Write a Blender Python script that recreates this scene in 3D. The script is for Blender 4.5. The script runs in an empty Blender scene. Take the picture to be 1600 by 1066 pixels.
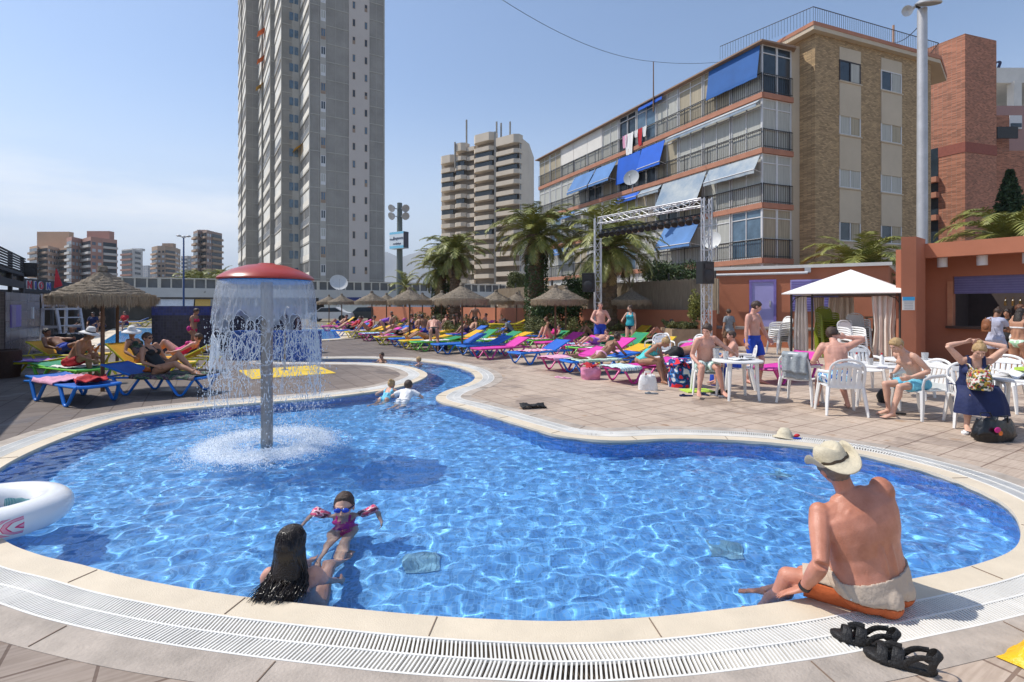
import bpy, bmesh, math, random
from math import sin, cos, pi, radians as R, sqrt, atan2
from mathutils import Vector as V, Matrix, noise as NZ
from mathutils.geometry import tessellate_polygon
random.seed(7)
S = bpy.context.scene
COL = S.collection
# ---------------------------------------------------------------- camera, sky, sun, exposure
HC, FP, HY = 1.7, 800.0, 475.0          # eye height, focal length in photo pixels, horizon row
cd = bpy.data.cameras.new('camera'); cam = bpy.data.objects.new('camera', cd); COL.objects.link(cam)
cam.location = (0, 0, HC); cam.rotation_euler = (R(90), 0, 0)
cd.sensor_width = 36; cd.lens = 18; cd.shift_y = -0.036; cd.clip_end = 30000; cd.clip_start = .05
S.camera = cam
SUN_EL, SUN_AZ = 55.0, -79.0            # degrees; azimuth clockwise from +Y (the view direction)
w = bpy.data.worlds.new('World'); S.world = w; w.use_nodes = True
nt = w.node_tree; bg = nt.nodes['Background']
sk = nt.nodes.new('ShaderNodeTexSky'); sk.sky_type = 'NISHITA'; sk.sun_disc = False
sk.sun_elevation = R(SUN_EL); sk.sun_rotation = R(SUN_AZ); sk.air_density = 1.0; sk.dust_density = .6; sk.ozone_density = 3.0
bg.inputs[1].default_value = 0.15
def wn(typ, **kw):
    n = nt.nodes.new('ShaderNode' + typ)
    for k, v in kw.items(): setattr(n, k, v)
    return n
# a milky band low over the horizon and thin cloud in the left of the sky, by direction
tcw = wn('TexCoord'); sx_ = wn('SeparateXYZ'); nt.links.new(tcw.outputs['Generated'], sx_.inputs[0])
hz = wn('MapRange', interpolation_type='SMOOTHERSTEP'); nt.links.new(sx_.outputs[2], hz.inputs[0])
for i, v in ((1, -.05), (2, .44), (3, .88), (4, 0)): hz.inputs[i].default_value = v
mxa = wn('MixRGB'); nt.links.new(hz.outputs[0], mxa.inputs[0]); nt.links.new(sk.outputs[0], mxa.inputs[1]); mxa.inputs[2].default_value = (4.9, 5.3, 5.9, 1)
mpw = wn('Mapping'); mpw.inputs['Scale'].default_value = (1.6, 1.6, 9); nt.links.new(tcw.outputs['Generated'], mpw.inputs[0])
nzw = wn('TexNoise'); nzw.inputs['Scale'].default_value = 1.7; nzw.inputs['Detail'].default_value = 7; nzw.inputs['Roughness'].default_value = .62; nt.links.new(mpw.outputs[0], nzw.inputs['Vector'])
cr_ = wn('ValToRGB'); cr_.color_ramp.elements[0].position = .36; cr_.color_ramp.elements[1].position = .66; nt.links.new(nzw.outputs[0], cr_.inputs[0])
e1 = wn('MapRange', interpolation_type='SMOOTHSTEP'); nt.links.new(sx_.outputs[2], e1.inputs[0])
for i, v in ((1, .13), (2, .27), (3, .85), (4, 0)): e1.inputs[i].default_value = v
e2 = wn('MapRange', interpolation_type='SMOOTHSTEP'); nt.links.new(sx_.outputs[0], e2.inputs[0])
for i, v in ((1, -.50), (2, -.25), (3, 1), (4, 0)): e2.inputs[i].default_value = v
m1 = wn('Math', operation='MULTIPLY'); m2 = wn('Math', operation='MULTIPLY')
nt.links.new(e1.outputs[0], m1.inputs[0]); nt.links.new(e2.outputs[0], m1.inputs[1]); nt.links.new(m1.outputs[0], m2.inputs[0]); nt.links.new(cr_.outputs[0], m2.inputs[1])
mxb = wn('MixRGB'); nt.links.new(m2.outputs[0], mxb.inputs[0]); nt.links.new(mxa.outputs[0], mxb.inputs[1]); mxb.inputs[2].default_value = (7.0, 7.1, 7.3, 1)
nt.links.new(mxb.outputs[0], bg.inputs[0])
sl = bpy.data.lights.new('sun', 'SUN'); sl.energy = 4.2; sl.angle = R(.5); sl.color = (1, .95, .87)
sun = bpy.data.objects.new('sun', sl); COL.objects.link(sun)
sd = V((sin(R(SUN_AZ)) * cos(R(SUN_EL)), cos(R(SUN_AZ)) * cos(R(SUN_EL)), sin(R(SUN_EL))))
sun.rotation_euler = sd.to_track_quat('Z', 'Y').to_euler()
sl.cycles.is_caustics_light = True
S.view_settings.view_transform = 'Standard'; S.view_settings.look = 'None'
S.view_settings.exposure = 0.22; S.view_settings.gamma = 1
S.cycles.max_bounces = 8; S.cycles.transparent_max_bounces = 24; S.cycles.transmission_bounces = 6
S.cycles.use_denoising = True; S.cycles.sample_clamp_indirect = 4
# ---------------------------------------------------------------- where a photo pixel stands on the ground
def G(x, y, z=0.0):
    d = FP * (HC - z) / (y - HY); return V(((x - 800) / FP * d, d, z))
def P(x, y, d):                          # the point at depth d seen at pixel x, y
    return V(((x - 800) / FP * d, d, HC - (y - HY) / FP * d))
def px(x, d): return (x - 800) / FP * d
# ---------------------------------------------------------------- mesh builder
class MB:
    def __init__(s): s.v = []; s.f = []; s.m = []; s.k = 0
    def add(s, vs, fs):
        o = len(s.v); s.v += [tuple(v) for v in vs]
        for f in fs: s.f.append(tuple(i + o for i in f)); s.m.append(s.k)
        return s
    def box(s, c, d, rz=0, mat=None):
        x, y, z = d[0] / 2, d[1] / 2, d[2] / 2
        vs = [V((a * x, b * y, e * z)) for a in (-1, 1) for b in (-1, 1) for e in (-1, 1)]
        m = mat if mat is not None else Matrix.Rotation(rz, 3, 'Z')
        c = V(c); vs = [m @ v + c for v in vs]
        return s.add(vs, [(0, 1, 3, 2), (4, 6, 7, 5), (0, 4, 5, 1), (2, 3, 7, 6), (0, 2, 6, 4), (1, 5, 7, 3)])
    def bar(s, p, q, w, h, up=(0, 0, 1)):
        p, q = V(p), V(q); d = q - p; L = d.length
        if L < 1e-6: return s
        d.normalize(); u = V(up)
        if abs(d.dot(u)) > .98: u = V((0, 1, 0))
        a = d.cross(u).normalized(); b = a.cross(d)
        m = Matrix((a, d, b)).transposed()
        return s.box((p + q) / 2, (w, L, h), mat=m)
    def tube(s, pts, r, n=8, cap=True, sq=1.0, up=None):
        pts = [V(p) for p in pts]; rs = r if isinstance(r, (list, tuple)) else [r] * len(pts)
        vs = []; fs = []; a = None
        for i, p in enumerate(pts):
            t = (pts[min(i + 1, len(pts) - 1)] - pts[max(i - 1, 0)])
            t = t.normalized() if t.length > 1e-9 else V((0, 0, 1))
            if a is None:
                u = V(up) if up is not None else (V((0, 0, 1)) if abs(t.z) < .9 else V((1, 0, 0)))
                a = t.cross(u).normalized()
            else:
                a = a - t * a.dot(t)
                a = a.normalized() if a.length > 1e-6 else t.orthogonal().normalized()
            b = t.cross(a)
            for j in range(n):
                g = 2 * pi * j / n; vs.append(p + a * cos(g) * rs[i] + b * sin(g) * rs[i] * sq)
        for i in range(len(pts) - 1):
            for j in range(n):
                k = (j + 1) % n; fs.append((i * n + j, i * n + k, (i + 1) * n + k, (i + 1) * n + j))
        if cap: fs += [tuple(range(n - 1, -1, -1)), tuple((len(pts) - 1) * n + j for j in range(n))]
        return s.add(vs, fs)
    def lathe(s, prof, n=24, c=(0, 0, 0), wob=None):
        vs = []; fs = []
        for i, (r, z) in enumerate(prof):
            for j in range(n):
                g = 2 * pi * j / n; rr, zz = (r, z) if wob is None else wob(r, z, g, i)
                vs.append((c[0] + rr * cos(g), c[1] + rr * sin(g), c[2] + zz))
        for i in range(len(prof) - 1):
            for j in range(n):
                k = (j + 1) % n; fs.append((i * n + j, i * n + k, (i + 1) * n + k, (i + 1) * n + j))
        return s.add(vs, fs)
    def disc(s, c, r, n=20): return s.lathe([(r, 0), (.001, 0)], n, c)
    def ell(s, c, r, m=None, n=12, k=8):
        m = m or Matrix.Identity(3); c = V(c); r = r if hasattr(r, '__len__') else (r, r, r); vs = []; fs = []
        for i in range(k + 1):
            t = pi * i / k
            for j in range(n):
                g = 2 * pi * j / n
                vs.append(m @ V((r[0] * sin(t) * cos(g), r[1] * sin(t) * sin(g), r[2] * cos(t))) + c)
        for i in range(k):
            for j in range(n):
                q = (j + 1) % n; fs.append((i * n + j, (i + 1) * n + j, (i + 1) * n + q, i * n + q))
        return s.add(vs, fs)
    def prism(s, poly, z0, z1, cap=True):
        n = len(poly); vs = [(p[0], p[1], z0) for p in poly] + [(p[0], p[1], z1) for p in poly]
        fs = [(i, (i + 1) % n, n + (i + 1) % n, n + i) for i in range(n)]
        if cap:
            for t in tessellate_polygon([[V((p[0], p[1], 0)) for p in poly]]):
                fs.append(tuple(n + i for i in t)); fs.append(tuple(reversed(t)))
        return s.add(vs, fs)
    def holed(s, loops, z):
        L = [[V((p[0], p[1], 0)) for p in l] for l in loops]
        vs = [(p.x, p.y, z) for l in L for p in l]
        return s.add(vs, [tuple(t) for t in tessellate_polygon(L)])
    def quad(s, *p): return s.add(p, [tuple(range(len(p)))])
    def build(s, name, mat, parent=None, loc=None, rz=0, smooth=False, fix=True, scale=None):
        me = bpy.data.meshes.new(name); me.from_pydata(s.v, [], s.f)
        ms = mat if isinstance(mat, (list, tuple)) else [mat]
        for m in ms: me.materials.append(m)
        if len(ms) > 1: me.polygons.foreach_set('material_index', s.m)
        if fix and len(s.f) < 60000:
            bm = bmesh.new(); bm.from_mesh(me); bmesh.ops.recalc_face_normals(bm, faces=bm.faces); bm.to_mesh(me); bm.free()
        if smooth:
            me.shade_smooth()
            if smooth != True: me.set_sharp_from_angle(angle=R(smooth))
        me.update()
        o = bpy.data.objects.new(name, me); COL.objects.link(o)
        if parent: o.parent = parent
        if loc is not None: o.location = loc
        if rz: o.rotation_euler.z = rz
        if scale: o.scale = scale
        return o
def tag(o, label=None, cat=None, group=None, kind=None):
    if label: o['label'] = label
    if cat: o['category'] = cat
    if group: o['group'] = group
    if kind: o['kind'] = kind
    return o
def thing(name, label, cat, loc=(0, 0, 0), rz=0, group=None):
    o = bpy.data.objects.new(name, None); COL.objects.link(o); o.location = loc; o.rotation_euler.z = rz
    o.empty_display_size = .1
    return tag(o, label, cat, group)
def dup(o, loc=None, rz=None, label=None, scale=None, parent=None, group=None, sub=None):
    c = o.copy(); COL.objects.link(c)
    if parent: c.parent = parent
    if loc is not None: c.location = loc
    if rz is not None: c.rotation_euler.z = rz
    if label: c['label'] = label
    if group: c['group'] = group
    if scale: c.scale = scale
    if sub and c.type == 'MESH':
        for k in c.material_slots:
            if k.material and k.material.name in sub:
                nm = sub[k.material.name]; k.link = 'OBJECT'; k.material = nm
    for ch in list(o.children): dup(ch, parent=c, sub=sub)
    return c
def discard(o):
    for ch in list(o.children): discard(ch)
    bpy.data.objects.remove(o)
# ---------------------------------------------------------------- materials
MT = {}
def nd(t, typ, **kw):
    n = t.nodes.new('ShaderNode' + typ)
    for k, v in kw.items(): setattr(n, k, v)
    return n
def mat(name, col=(.5, .5, .5), rough=.6, var=.12, sc=6, bump=0, bs=40, metal=0, spec=.5, col2=None, sub=0, trans=0, alpha=1, thin=False, stretch=None, dirt=0):
    if name in MT: return MT[name]
    m = bpy.data.materials.new(name); m.use_nodes = True; t = m.node_tree; b = t.nodes['Principled BSDF']
    b.inputs['Roughness'].default_value = rough; b.inputs['Metallic'].default_value = metal
    b.inputs['Specular IOR Level'].default_value = spec
    if sub:
        b.inputs['Subsurface Weight'].default_value = sub; b.inputs['Subsurface Radius'].default_value = (.02, .008, .004)
        b.inputs['Subsurface Scale'].default_value = .5
    if trans: b.inputs['Transmission Weight'].default_value = trans
    if alpha < 1: b.inputs['Alpha'].default_value = alpha
    tc = nd(t, 'TexCoord'); src = tc.outputs['Object']
    if stretch:
        mp = nd(t, 'Mapping'); mp.inputs['Scale'].default_value = stretch; t.links.new(src, mp.inputs[0]); src = mp.outputs[0]
    if var or col2:
        n = nd(t, 'TexNoise'); n.inputs['Scale'].default_value = sc; n.inputs['Detail'].default_value = 5; n.inputs['Roughness'].default_value = .65
        t.links.new(src, n.inputs['Vector'])
        r = nd(t, 'ValToRGB'); r.color_ramp.elements[0].position = .3; r.color_ramp.elements[1].position = .7
        a = tuple(c * (1 - var) for c in col); c2 = col2 or tuple(min(1, c * (1 + var)) for c in col)
        r.color_ramp.elements[0].color = (*a, 1); r.color_ramp.elements[1].color = (*c2, 1)
        t.links.new(n.outputs[0], r.inputs[0]); t.links.new(r.outputs[0], b.inputs['Base Color'])
    else: b.inputs['Base Color'].default_value = (*col, 1)
    if bump:
        n2 = nd(t, 'TexNoise'); n2.inputs['Scale'].default_value = bs; n2.inputs['Detail'].default_value = 4
        t.links.new(src, n2.inputs['Vector'])
        bp = nd(t, 'Bump'); bp.inputs['Strength'].default_value = bump; bp.inputs['Distance'].default_value = .02
        t.links.new(n2.outputs[0], bp.inputs['Height']); t.links.new(bp.outputs[0], b.inputs['Normal'])
    MT[name] = m; return m
def bsdf(m): return m.node_tree.nodes['Principled BSDF']
def tile_mat(name, col, mortar, size, rot=0, grout=.01, rough=.5, var=.15, off=0.0, bumpd=.5, vert=False, big=None):
    """rectangular tiles (size = (w, h)) over object space; vert: laid over (along-the-wall, z) of an upright face"""
    m = bpy.data.materials.new(name); m.use_nodes = True; t = m.node_tree; b = t.nodes['Principled BSDF']
    b.inputs['Roughness'].default_value = rough
    tc = nd(t, 'TexCoord'); mp = nd(t, 'Mapping'); t.links.new(tc.outputs['Object'], mp.inputs[0]); src = mp.outputs[0]
    mp.inputs['Rotation'].default_value = (0, 0, rot)
    if vert:
        sx = nd(t, 'SeparateXYZ'); cx = nd(t, 'CombineXYZ'); t.links.new(src, sx.inputs[0])
        ad = nd(t, 'Math', operation='ADD'); t.links.new(sx.outputs[0], ad.inputs[0]); t.links.new(sx.outputs[1], ad.inputs[1])
        t.links.new(ad.outputs[0], cx.inputs[0]); t.links.new(sx.outputs[2], cx.inputs[1]); src = cx.outputs[0]
    br = nd(t, 'TexBrick'); br.offset = off; br.squash = 1
    br.inputs['Scale'].default_value = 1; br.inputs['Brick Width'].default_value = size[0]; br.inputs['Row Height'].default_value = size[1]
    br.inputs['Mortar Size'].default_value = grout; br.inputs['Mortar Smooth'].default_value = .1; br.inputs['Bias'].default_value = 0
    br.inputs['Color1'].default_value = (*[c * (1 - var) for c in col], 1); br.inputs['Color2'].default_value = (*[min(1, c * (1 + var)) for c in col], 1)
    br.inputs['Mortar'].default_value = (*mortar, 1); t.links.new(src, br.inputs['Vector'])
    n = nd(t, 'TexNoise'); n.inputs['Scale'].default_value = 1.3; n.inputs['Detail'].default_value = 8; n.inputs['Roughness'].default_value = .7
    t.links.new(tc.outputs['Object'], n.inputs['Vector'])
    mx = nd(t, 'MixRGB', blend_type='MULTIPLY'); mx.inputs[0].default_value = .7
    r = nd(t, 'ValToRGB'); r.color_ramp.elements[0].position = .3; r.color_ramp.elements[1].position = .7
    r.color_ramp.elements[0].color = (*(big or (.72, .68, .66)), 1); r.color_ramp.elements[1].color = (1.1, 1.1, 1.1, 1)
    t.links.new(n.outputs[0], r.inputs[0]); t.links.new(br.outputs[0], mx.inputs[1]); t.links.new(r.outputs[0], mx.inputs[2])
    t.links.new(mx.outputs[0], b.inputs['Base Color'])
    bp = nd(t, 'Bump'); bp.inputs['Strength'].default_value = bumpd; bp.inputs['Distance'].default_value = .01; bp.invert = True
    t.links.new(br.outputs['Fac'], bp.inputs['Height']); t.links.new(bp.outputs[0], b.inputs['Normal'])
    MT[name] = m; return m
# ---------------------------------------------------------------- pool outline, traced on the ground
EDGE = [G(60,866),G(125,881),G(200,901),G(325,924),G(440,939),G(555,951),G(680,962),G(800,968.5),G(890,970),G(1000,965),G(1100,955),G(1220,940),
        G(1330,921),G(1430,903),G(1530,880),V((3.55,3.6,0)),V((4.0,4.05,0)),G(1560,780),G(1500,752),G(1440,732),G(1340,708),G(1215,692),G(1120,686),
        G(1040,685),G(960,688),G(880,681),G(830,668),G(770,650),G(725,637),G(690,628),G(681,620),G(697,610),G(730,599),G(742,590),G(735,580),
        G(710,571.5),G(680,566.5),G(640,562.5),G(590,560),G(530,559.5),V((-6.9,15.7,0)),V((-7.0,15.1,0)),G(530,565.5),G(590,567),G(630,570.5),G(656,577),G(668,585),G(655,594),
        G(628,603),G(600,609),G(540,617),G(480,623),G(400,629),G(300,637.5),G(200,651),G(100,683),G(0,731),V((-4.55,4.4,0)),G(0,838)]
def crom(P_, per):
    out = []; n = len(P_)
    for i in range(n):
        a, b, c, d = P_[i - 1], P_[i], P_[(i + 1) % n], P_[(i + 2) % n]
        k = max(2, int((c - b).length / per))
        for j in range(k):
            t = j / k
            out.append(.5 * ((2 * b) + (c - a) * t + (2 * a - 5 * b + 4 * c - d) * t * t + (3 * b - a - 3 * c + d) * t ** 3))
    return out
def resample(pl, step):
    L = [0]; n = len(pl)
    for i in range(n): L.append(L[-1] + (pl[(i + 1) % n] - pl[i]).length)
    k = int(L[-1] / step); out = []; j = 0
    for i in range(k):
        s = L[-1] * i / k
        while L[j + 1] < s: j += 1
        out.append(pl[j].lerp(pl[(j + 1) % n], (s - L[j]) / max(1e-9, L[j + 1] - L[j])))
    return out
CURVE = resample(crom(EDGE, .1), .05)
area = sum(CURVE[i - 1].x * CURVE[i].y - CURVE[i].x * CURVE[i - 1].y for i in range(len(CURVE)))
if area < 0: CURVE.reverse()
NC = len(CURVE)
for _ in range(3): CURVE = [(CURVE[i - 1] + CURVE[i] * 2 + CURVE[(i + 1) % NC]) / 4 for i in range(NC)]
NRM = []
for i in range(NC):
    t = (CURVE[(i + 1) % NC] - CURVE[i - 1]).normalized(); NRM.append(V((t.y, -t.x, 0)))
import numpy as np
CA = np.array([(p.x, p.y) for p in CURVE])
def offset(d):
    out = []
    for p, n in zip(CURVE, NRM):
        q = p + n * d
        if d == 0 or np.min(np.hypot(CA[:, 0] - q.x, CA[:, 1] - q.y)) > abs(d) - .012: out.append(q)
    return out
O0, O1, O2, O3 = CURVE, offset(.18), offset(.45), offset(.64)
def inpool(x, y):
    c = False; j = NC - 1
    for i in range(0, NC):
        a, b = CURVE[i], CURVE[j]
        if (a.y > y) != (b.y > y) and x < (b.x - a.x) * (y - a.y) / (b.y - a.y) + a.x: c = not c
        j = i
    return c
# deck: one sheet to the far edge with the pool cut out
TROT = -R(31.5)
deckm = tile_mat('deck_tiles', (.49, .40, .325), (.24, .17, .13), (.4, .4), rot=TROT, grout=.008, rough=.85, var=.05, bumpd=.5, big=(.66, .62, .6))
t = deckm.node_tree; b = bsdf(deckm)
lk = b.inputs['Base Color'].links[0].from_socket
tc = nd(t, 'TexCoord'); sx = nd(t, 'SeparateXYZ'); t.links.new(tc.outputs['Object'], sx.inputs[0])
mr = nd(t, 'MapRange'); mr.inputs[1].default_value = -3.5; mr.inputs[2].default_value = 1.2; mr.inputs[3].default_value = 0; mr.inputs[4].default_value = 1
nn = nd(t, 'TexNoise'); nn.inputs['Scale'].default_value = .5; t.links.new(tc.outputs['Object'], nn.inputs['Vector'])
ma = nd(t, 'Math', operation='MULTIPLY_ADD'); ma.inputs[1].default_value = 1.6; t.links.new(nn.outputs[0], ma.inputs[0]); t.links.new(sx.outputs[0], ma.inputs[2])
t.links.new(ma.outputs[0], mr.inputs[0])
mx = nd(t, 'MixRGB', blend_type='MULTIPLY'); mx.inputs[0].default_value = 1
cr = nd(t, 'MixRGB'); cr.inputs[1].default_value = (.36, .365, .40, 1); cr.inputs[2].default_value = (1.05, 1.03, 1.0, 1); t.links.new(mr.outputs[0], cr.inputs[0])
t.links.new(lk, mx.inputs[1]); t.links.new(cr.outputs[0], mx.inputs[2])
# fine grooves and grain along each tile
mp = nd(t, 'Mapping'); mp.inputs['Rotation'].default_value = (0, 0, TROT); t.links.new(tc.outputs['Object'], mp.inputs[0])
m2 = nd(t, 'Mapping'); m2.inputs['Scale'].default_value = (2, 30, 1); t.links.new(mp.outputs[0], m2.inputs[0])
g1 = nd(t, 'TexNoise'); g1.inputs['Scale'].default_value = 1.5; g1.inputs['Detail'].default_value = 6; t.links.new(m2.outputs[0], g1.inputs['Vector'])
gr = nd(t, 'ValToRGB'); gr.color_ramp.elements[0].position = .35; gr.color_ramp.elements[1].position = .6
gr.color_ramp.elements[0].color = (.84, .82, .8, 1); gr.color_ramp.elements[1].color = (1.04, 1.04, 1.04, 1); t.links.new(g1.outputs[0], gr.inputs[0])
m3 = nd(t, 'MixRGB', blend_type='MULTIPLY'); m3.inputs[0].default_value = 1; t.links.new(mx.outputs[0], m3.inputs[1]); t.links.new(gr.outputs[0], m3.inputs[2])
# brown spill stains
st = nd(t, 'TexNoise'); st.inputs['Scale'].default_value = 2.6; st.inputs['Detail'].default_value = 3; st.inputs['Roughness'].default_value = .5; t.links.new(tc.outputs['Object'], st.inputs['Vector'])
sr = nd(t, 'ValToRGB'); sr.color_ramp.elements[0].position = .64; sr.color_ramp.elements[1].position = .72
sr.color_ramp.elements[0].color = (1, 1, 1, 1); sr.color_ramp.elements[1].color = (.74, .62, .52, 1); t.links.new(st.outputs[0], sr.inputs[0])
m4 = nd(t, 'MixRGB', blend_type='MULTIPLY'); m4.inputs[0].default_value = 1; t.links.new(m3.outputs[0], m4.inputs[1]); t.links.new(sr.outputs[0], m4.inputs[2])
wt_ = nd(t, 'TexNoise'); wt_.inputs['Scale'].default_value = .9; wt_.inputs['Detail'].default_value = 6; wt_.inputs['Roughness'].default_value = .6; wt_.inputs['Distortion'].default_value = .6; t.links.new(tc.outputs['Object'], wt_.inputs['Vector'])
wr = nd(t, 'MapRange'); t.links.new(wt_.outputs[0], wr.inputs[0])
for i_, v_ in ((1, .55), (2, .60), (3, 0), (4, .75)): wr.inputs[i_].default_value = v_
m5 = nd(t, 'MixRGB', blend_type='MULTIPLY'); t.links.new(wr.outputs[0], m5.inputs[0]); t.links.new(m4.outputs[0], m5.inputs[1]); m5.inputs[2].default_value = (.72, .70, .70, 1)
rr_ = nd(t, 'MapRange'); t.links.new(wr.outputs[0], rr_.inputs[0]); rr_.inputs[3].default_value = .85; rr_.inputs[4].default_value = .42; t.links.new(rr_.outputs[0], b.inputs['Roughness'])
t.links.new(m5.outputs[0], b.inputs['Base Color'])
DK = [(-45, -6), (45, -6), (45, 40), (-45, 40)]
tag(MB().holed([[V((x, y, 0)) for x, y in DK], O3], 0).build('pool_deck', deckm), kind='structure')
asph = mat('asphalt', (.10, .10, .10), .9, .2, 2, .2, 60)
m_ = MB()
for (x0, y0, x1, y1) in ((-7800, -6, -45, 7800), (45, -6, 7800, 7800), (-45, 40, 45, 7800), (-7800, -300, 7800, -6)):
    m_.quad((x0, y0, -.004), (x1, y0, -.004), (x1, y1, -.004), (x0, y1, -.004))
tag(m_.build('ground', mat('dry_earth', (.20, .17, .12), .95, .3, .05)), kind='structure')
# kerb bands
stone = mat('cream_stone', (.66, .56, .42), .6, .10, 2.5, .25, 120)
conc = mat('concrete_band', (.40, .34, .285), .85, .28, 3, .3, 60)
def seams(m, every, off, inner, dist):
    """thin joints across the band, as geometry"""
    mb = MB(); acc = off
    for i in range(NC):
        acc += .05
        if acc >= every:
            acc = 0; a = CURVE[i] + NRM[i] * (inner + .01); c = CURVE[i] + NRM[i] * (inner + dist - .01)
            mb.bar((a.x, a.y, .0015), (c.x, c.y, .0015), .006, .004)
    return mb
def band(inner, outer, z, name, m, drop, kerb=0):
    mb = MB().holed([outer, inner], z)
    for L in (inner, outer):
        n = len(L)
        for i in range(n):
            a, c = L[i], L[(i + 1) % n]; mb.quad((a.x, a.y, z), (c.x, c.y, z), (c.x, c.y, z - drop), (a.x, a.y, z - drop))
    return mb.build(name, m)
cop = tag(band(O0, O1, .0, 'coping_path', stone, .12), kind='structure')
tag(band(O2, O3, .003, 'concrete_path', conc, .12), kind='structure')
sm_ = seams(None, 1.15, .5, 0, .18); s2 = seams(None, 1.2, .1, .45, .19); s2.v = [(x, y, z + .003) for x, y, z in s2.v]
sm_.add(s2.v, s2.f)
tag(sm_.build('joint_lines', mat('joint', (.20, .14, .10), .9, 0)), kind='structure')
# gutter below the grating
mb = MB().holed([offset(.46), offset(.17)], -.10)
tag(mb.build('gutter_floor', mat('gutter', (.16, .13, .10), .8, .4, 6)), kind='structure')
# white overflow grating: rails and bent slats
mb = MB(); ok1 = {}; ACC = 0
L = resample(CURVE, .021); n = len(L)
gw = MB()
for i in range(n):
    p = L[i]; t_ = (L[(i + 1) % n] - L[i - 1]).normalized(); nn_ = V((t_.y, -t_.x, 0))
    e = p + nn_ * .45
    dd = float(np.min(np.hypot(CA[:, 0] - e.x, CA[:, 1] - e.y)))
    if dd < .40: continue
    far = p.y > 10
    if far and i % 2: continue
    ww = .0098 if not far else .026
    sk_ = (random.random() - .5) * .004
    q = [p + nn_ * .195, p + nn_ * .315 + t_ * (.02 + sk_), p + nn_ * .435 + t_ * sk_ * .5]
    for a, c in ((q[0], q[1]), (q[1], q[2])):
        gw.bar((a.x, a.y, -.006), (c.x, c.y, -.006), ww, .016)
for d_ in (.188, .315, .443):
    LL = offset(d_)
    for i in range(len(LL)):
        a, c = LL[i], LL[(i + 1) % len(LL)]
        if (a - c).length < .3: gw.bar((a.x, a.y, -.004), (c.x, c.y, -.004), .012, .016)
tag(gw.build('overflow_grating', mat('white_plastic_worn', (.77, .745, .69), .5, .12, 2.2, 0), fix=False), 'white slatted plastic grating ringing the whole blue pool', 'grating')
# pool shell
DEP = .66
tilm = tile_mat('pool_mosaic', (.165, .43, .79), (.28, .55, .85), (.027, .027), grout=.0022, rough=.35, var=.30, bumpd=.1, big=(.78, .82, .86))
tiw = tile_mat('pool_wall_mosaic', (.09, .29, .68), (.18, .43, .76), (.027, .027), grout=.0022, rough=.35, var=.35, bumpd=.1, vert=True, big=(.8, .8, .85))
def depth(x, y): return DEP if y < 11 else DEP
mb = MB(); IN = offset(-.10)
mb.holed([CURVE], -DEP)
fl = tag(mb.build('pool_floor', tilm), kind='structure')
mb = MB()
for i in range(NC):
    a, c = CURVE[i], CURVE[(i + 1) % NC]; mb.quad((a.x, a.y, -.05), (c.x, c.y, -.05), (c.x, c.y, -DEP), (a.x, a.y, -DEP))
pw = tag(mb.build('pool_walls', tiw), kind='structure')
# water: a real rippled sheet, cut to the outline
WZ = -.028
def wh(x, y):
    r = sqrt((x + 2.98) ** 2 + (y - 6.2) ** 2)
    k = 1 / (1 + max(0, y - 5) * .06)
    h = .010 * NZ.noise(V((x * 2.0, y * 2.6, 0))) + .0088 * NZ.noise(V((x * 5.6, y * 6.8, 4))) + .0042 * NZ.noise(V((x * 11 + 2, y * 12.5, 9)))
    return h * k * (1 + .9 * math.exp(-(r / 1.1) ** 2)) + .004 * math.exp(-(r / 1.6) ** 2) * sin(r * 22)
STEP = .025
xs0, ys0 = -7.2, 2.6; nx = int((4.7 - xs0) / STEP); ny = int((7.2 - ys0) / STEP)
from mathutils.kdtree import KDTree
def inside_np(X, Y):
    c = np.zeros(X.shape, bool); A = CA[::2]; n = len(A)
    for i in range(n):
        (x1, y1), (x2, y2) = A[i], A[i - 1]
        if y1 == y2: continue
        m = (y1 > Y) != (y2 > Y)
        c ^= m & (X < (x2 - x1) * (Y - y1) / (y2 - y1) + x1)
    return c
def water_grid(x0, y0, x1, y1, st, extra=.06):
    nx, ny = int((x1 - x0) / st), int((y1 - y0) / st)
    X, Y = np.meshgrid(x0 + st * np.arange(nx + 1), y0 + st * np.arange(ny + 1))
    I = inside_np(X, Y)
    J = I.copy()
    for dy in (-2, -1, 0, 1, 2):
        for dx in (-2, -1, 0, 1, 2): J |= np.roll(np.roll(I, dy, 0), dx, 1)
    idx = -np.ones(X.shape, int); vs = []
    for a, c in zip(*np.nonzero(J)):
        idx[a, c] = len(vs); x, y = X[a, c], Y[a, c]; vs.append((x, y, WZ + wh(x, y)))
    fs = [(idx[a, c], idx[a, c + 1], idx[a + 1, c + 1], idx[a + 1, c]) for a in range(ny) for c in range(nx)
          if idx[a, c] >= 0 and idx[a, c + 1] >= 0 and idx[a + 1, c] >= 0 and idx[a + 1, c + 1] >= 0]
    return vs, fs
wm = bpy.data.materials.new('water'); wm.use_nodes = True; t = wm.node_tree; t.nodes.remove(t.nodes['Principled BSDF'])
out = t.nodes['Material Output']
WMODE = 'MNEE'
gl = nd(t, 'BsdfRefraction'); gl.inputs['IOR'].default_value = 1.33; gl.inputs['Roughness'].default_value = 0; gl.inputs['Color'].default_value = (.90, .97, 1, 1)
gs = nd(t, 'BsdfGlossy'); gs.inputs['Roughness'].default_value = .02
fr = nd(t, 'Fresnel'); fr.inputs[0].default_value = 1.33
ms = nd(t, 'MixShader'); t.links.new(fr.outputs[0], ms.inputs[0]); t.links.new(gl.outputs[0], ms.inputs[1]); t.links.new(gs.outputs[0], ms.inputs[2]); t.links.new(ms.outputs[0], out.inputs[0])
vs, fs = water_grid(-7.2, 2.5, 4.8, 16.6, STEP)
wo = tag(MB().add(vs, fs).build('water', wm, smooth=True, fix=False), kind='structure')
wo.cycles.is_caustics_caster = True
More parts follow.
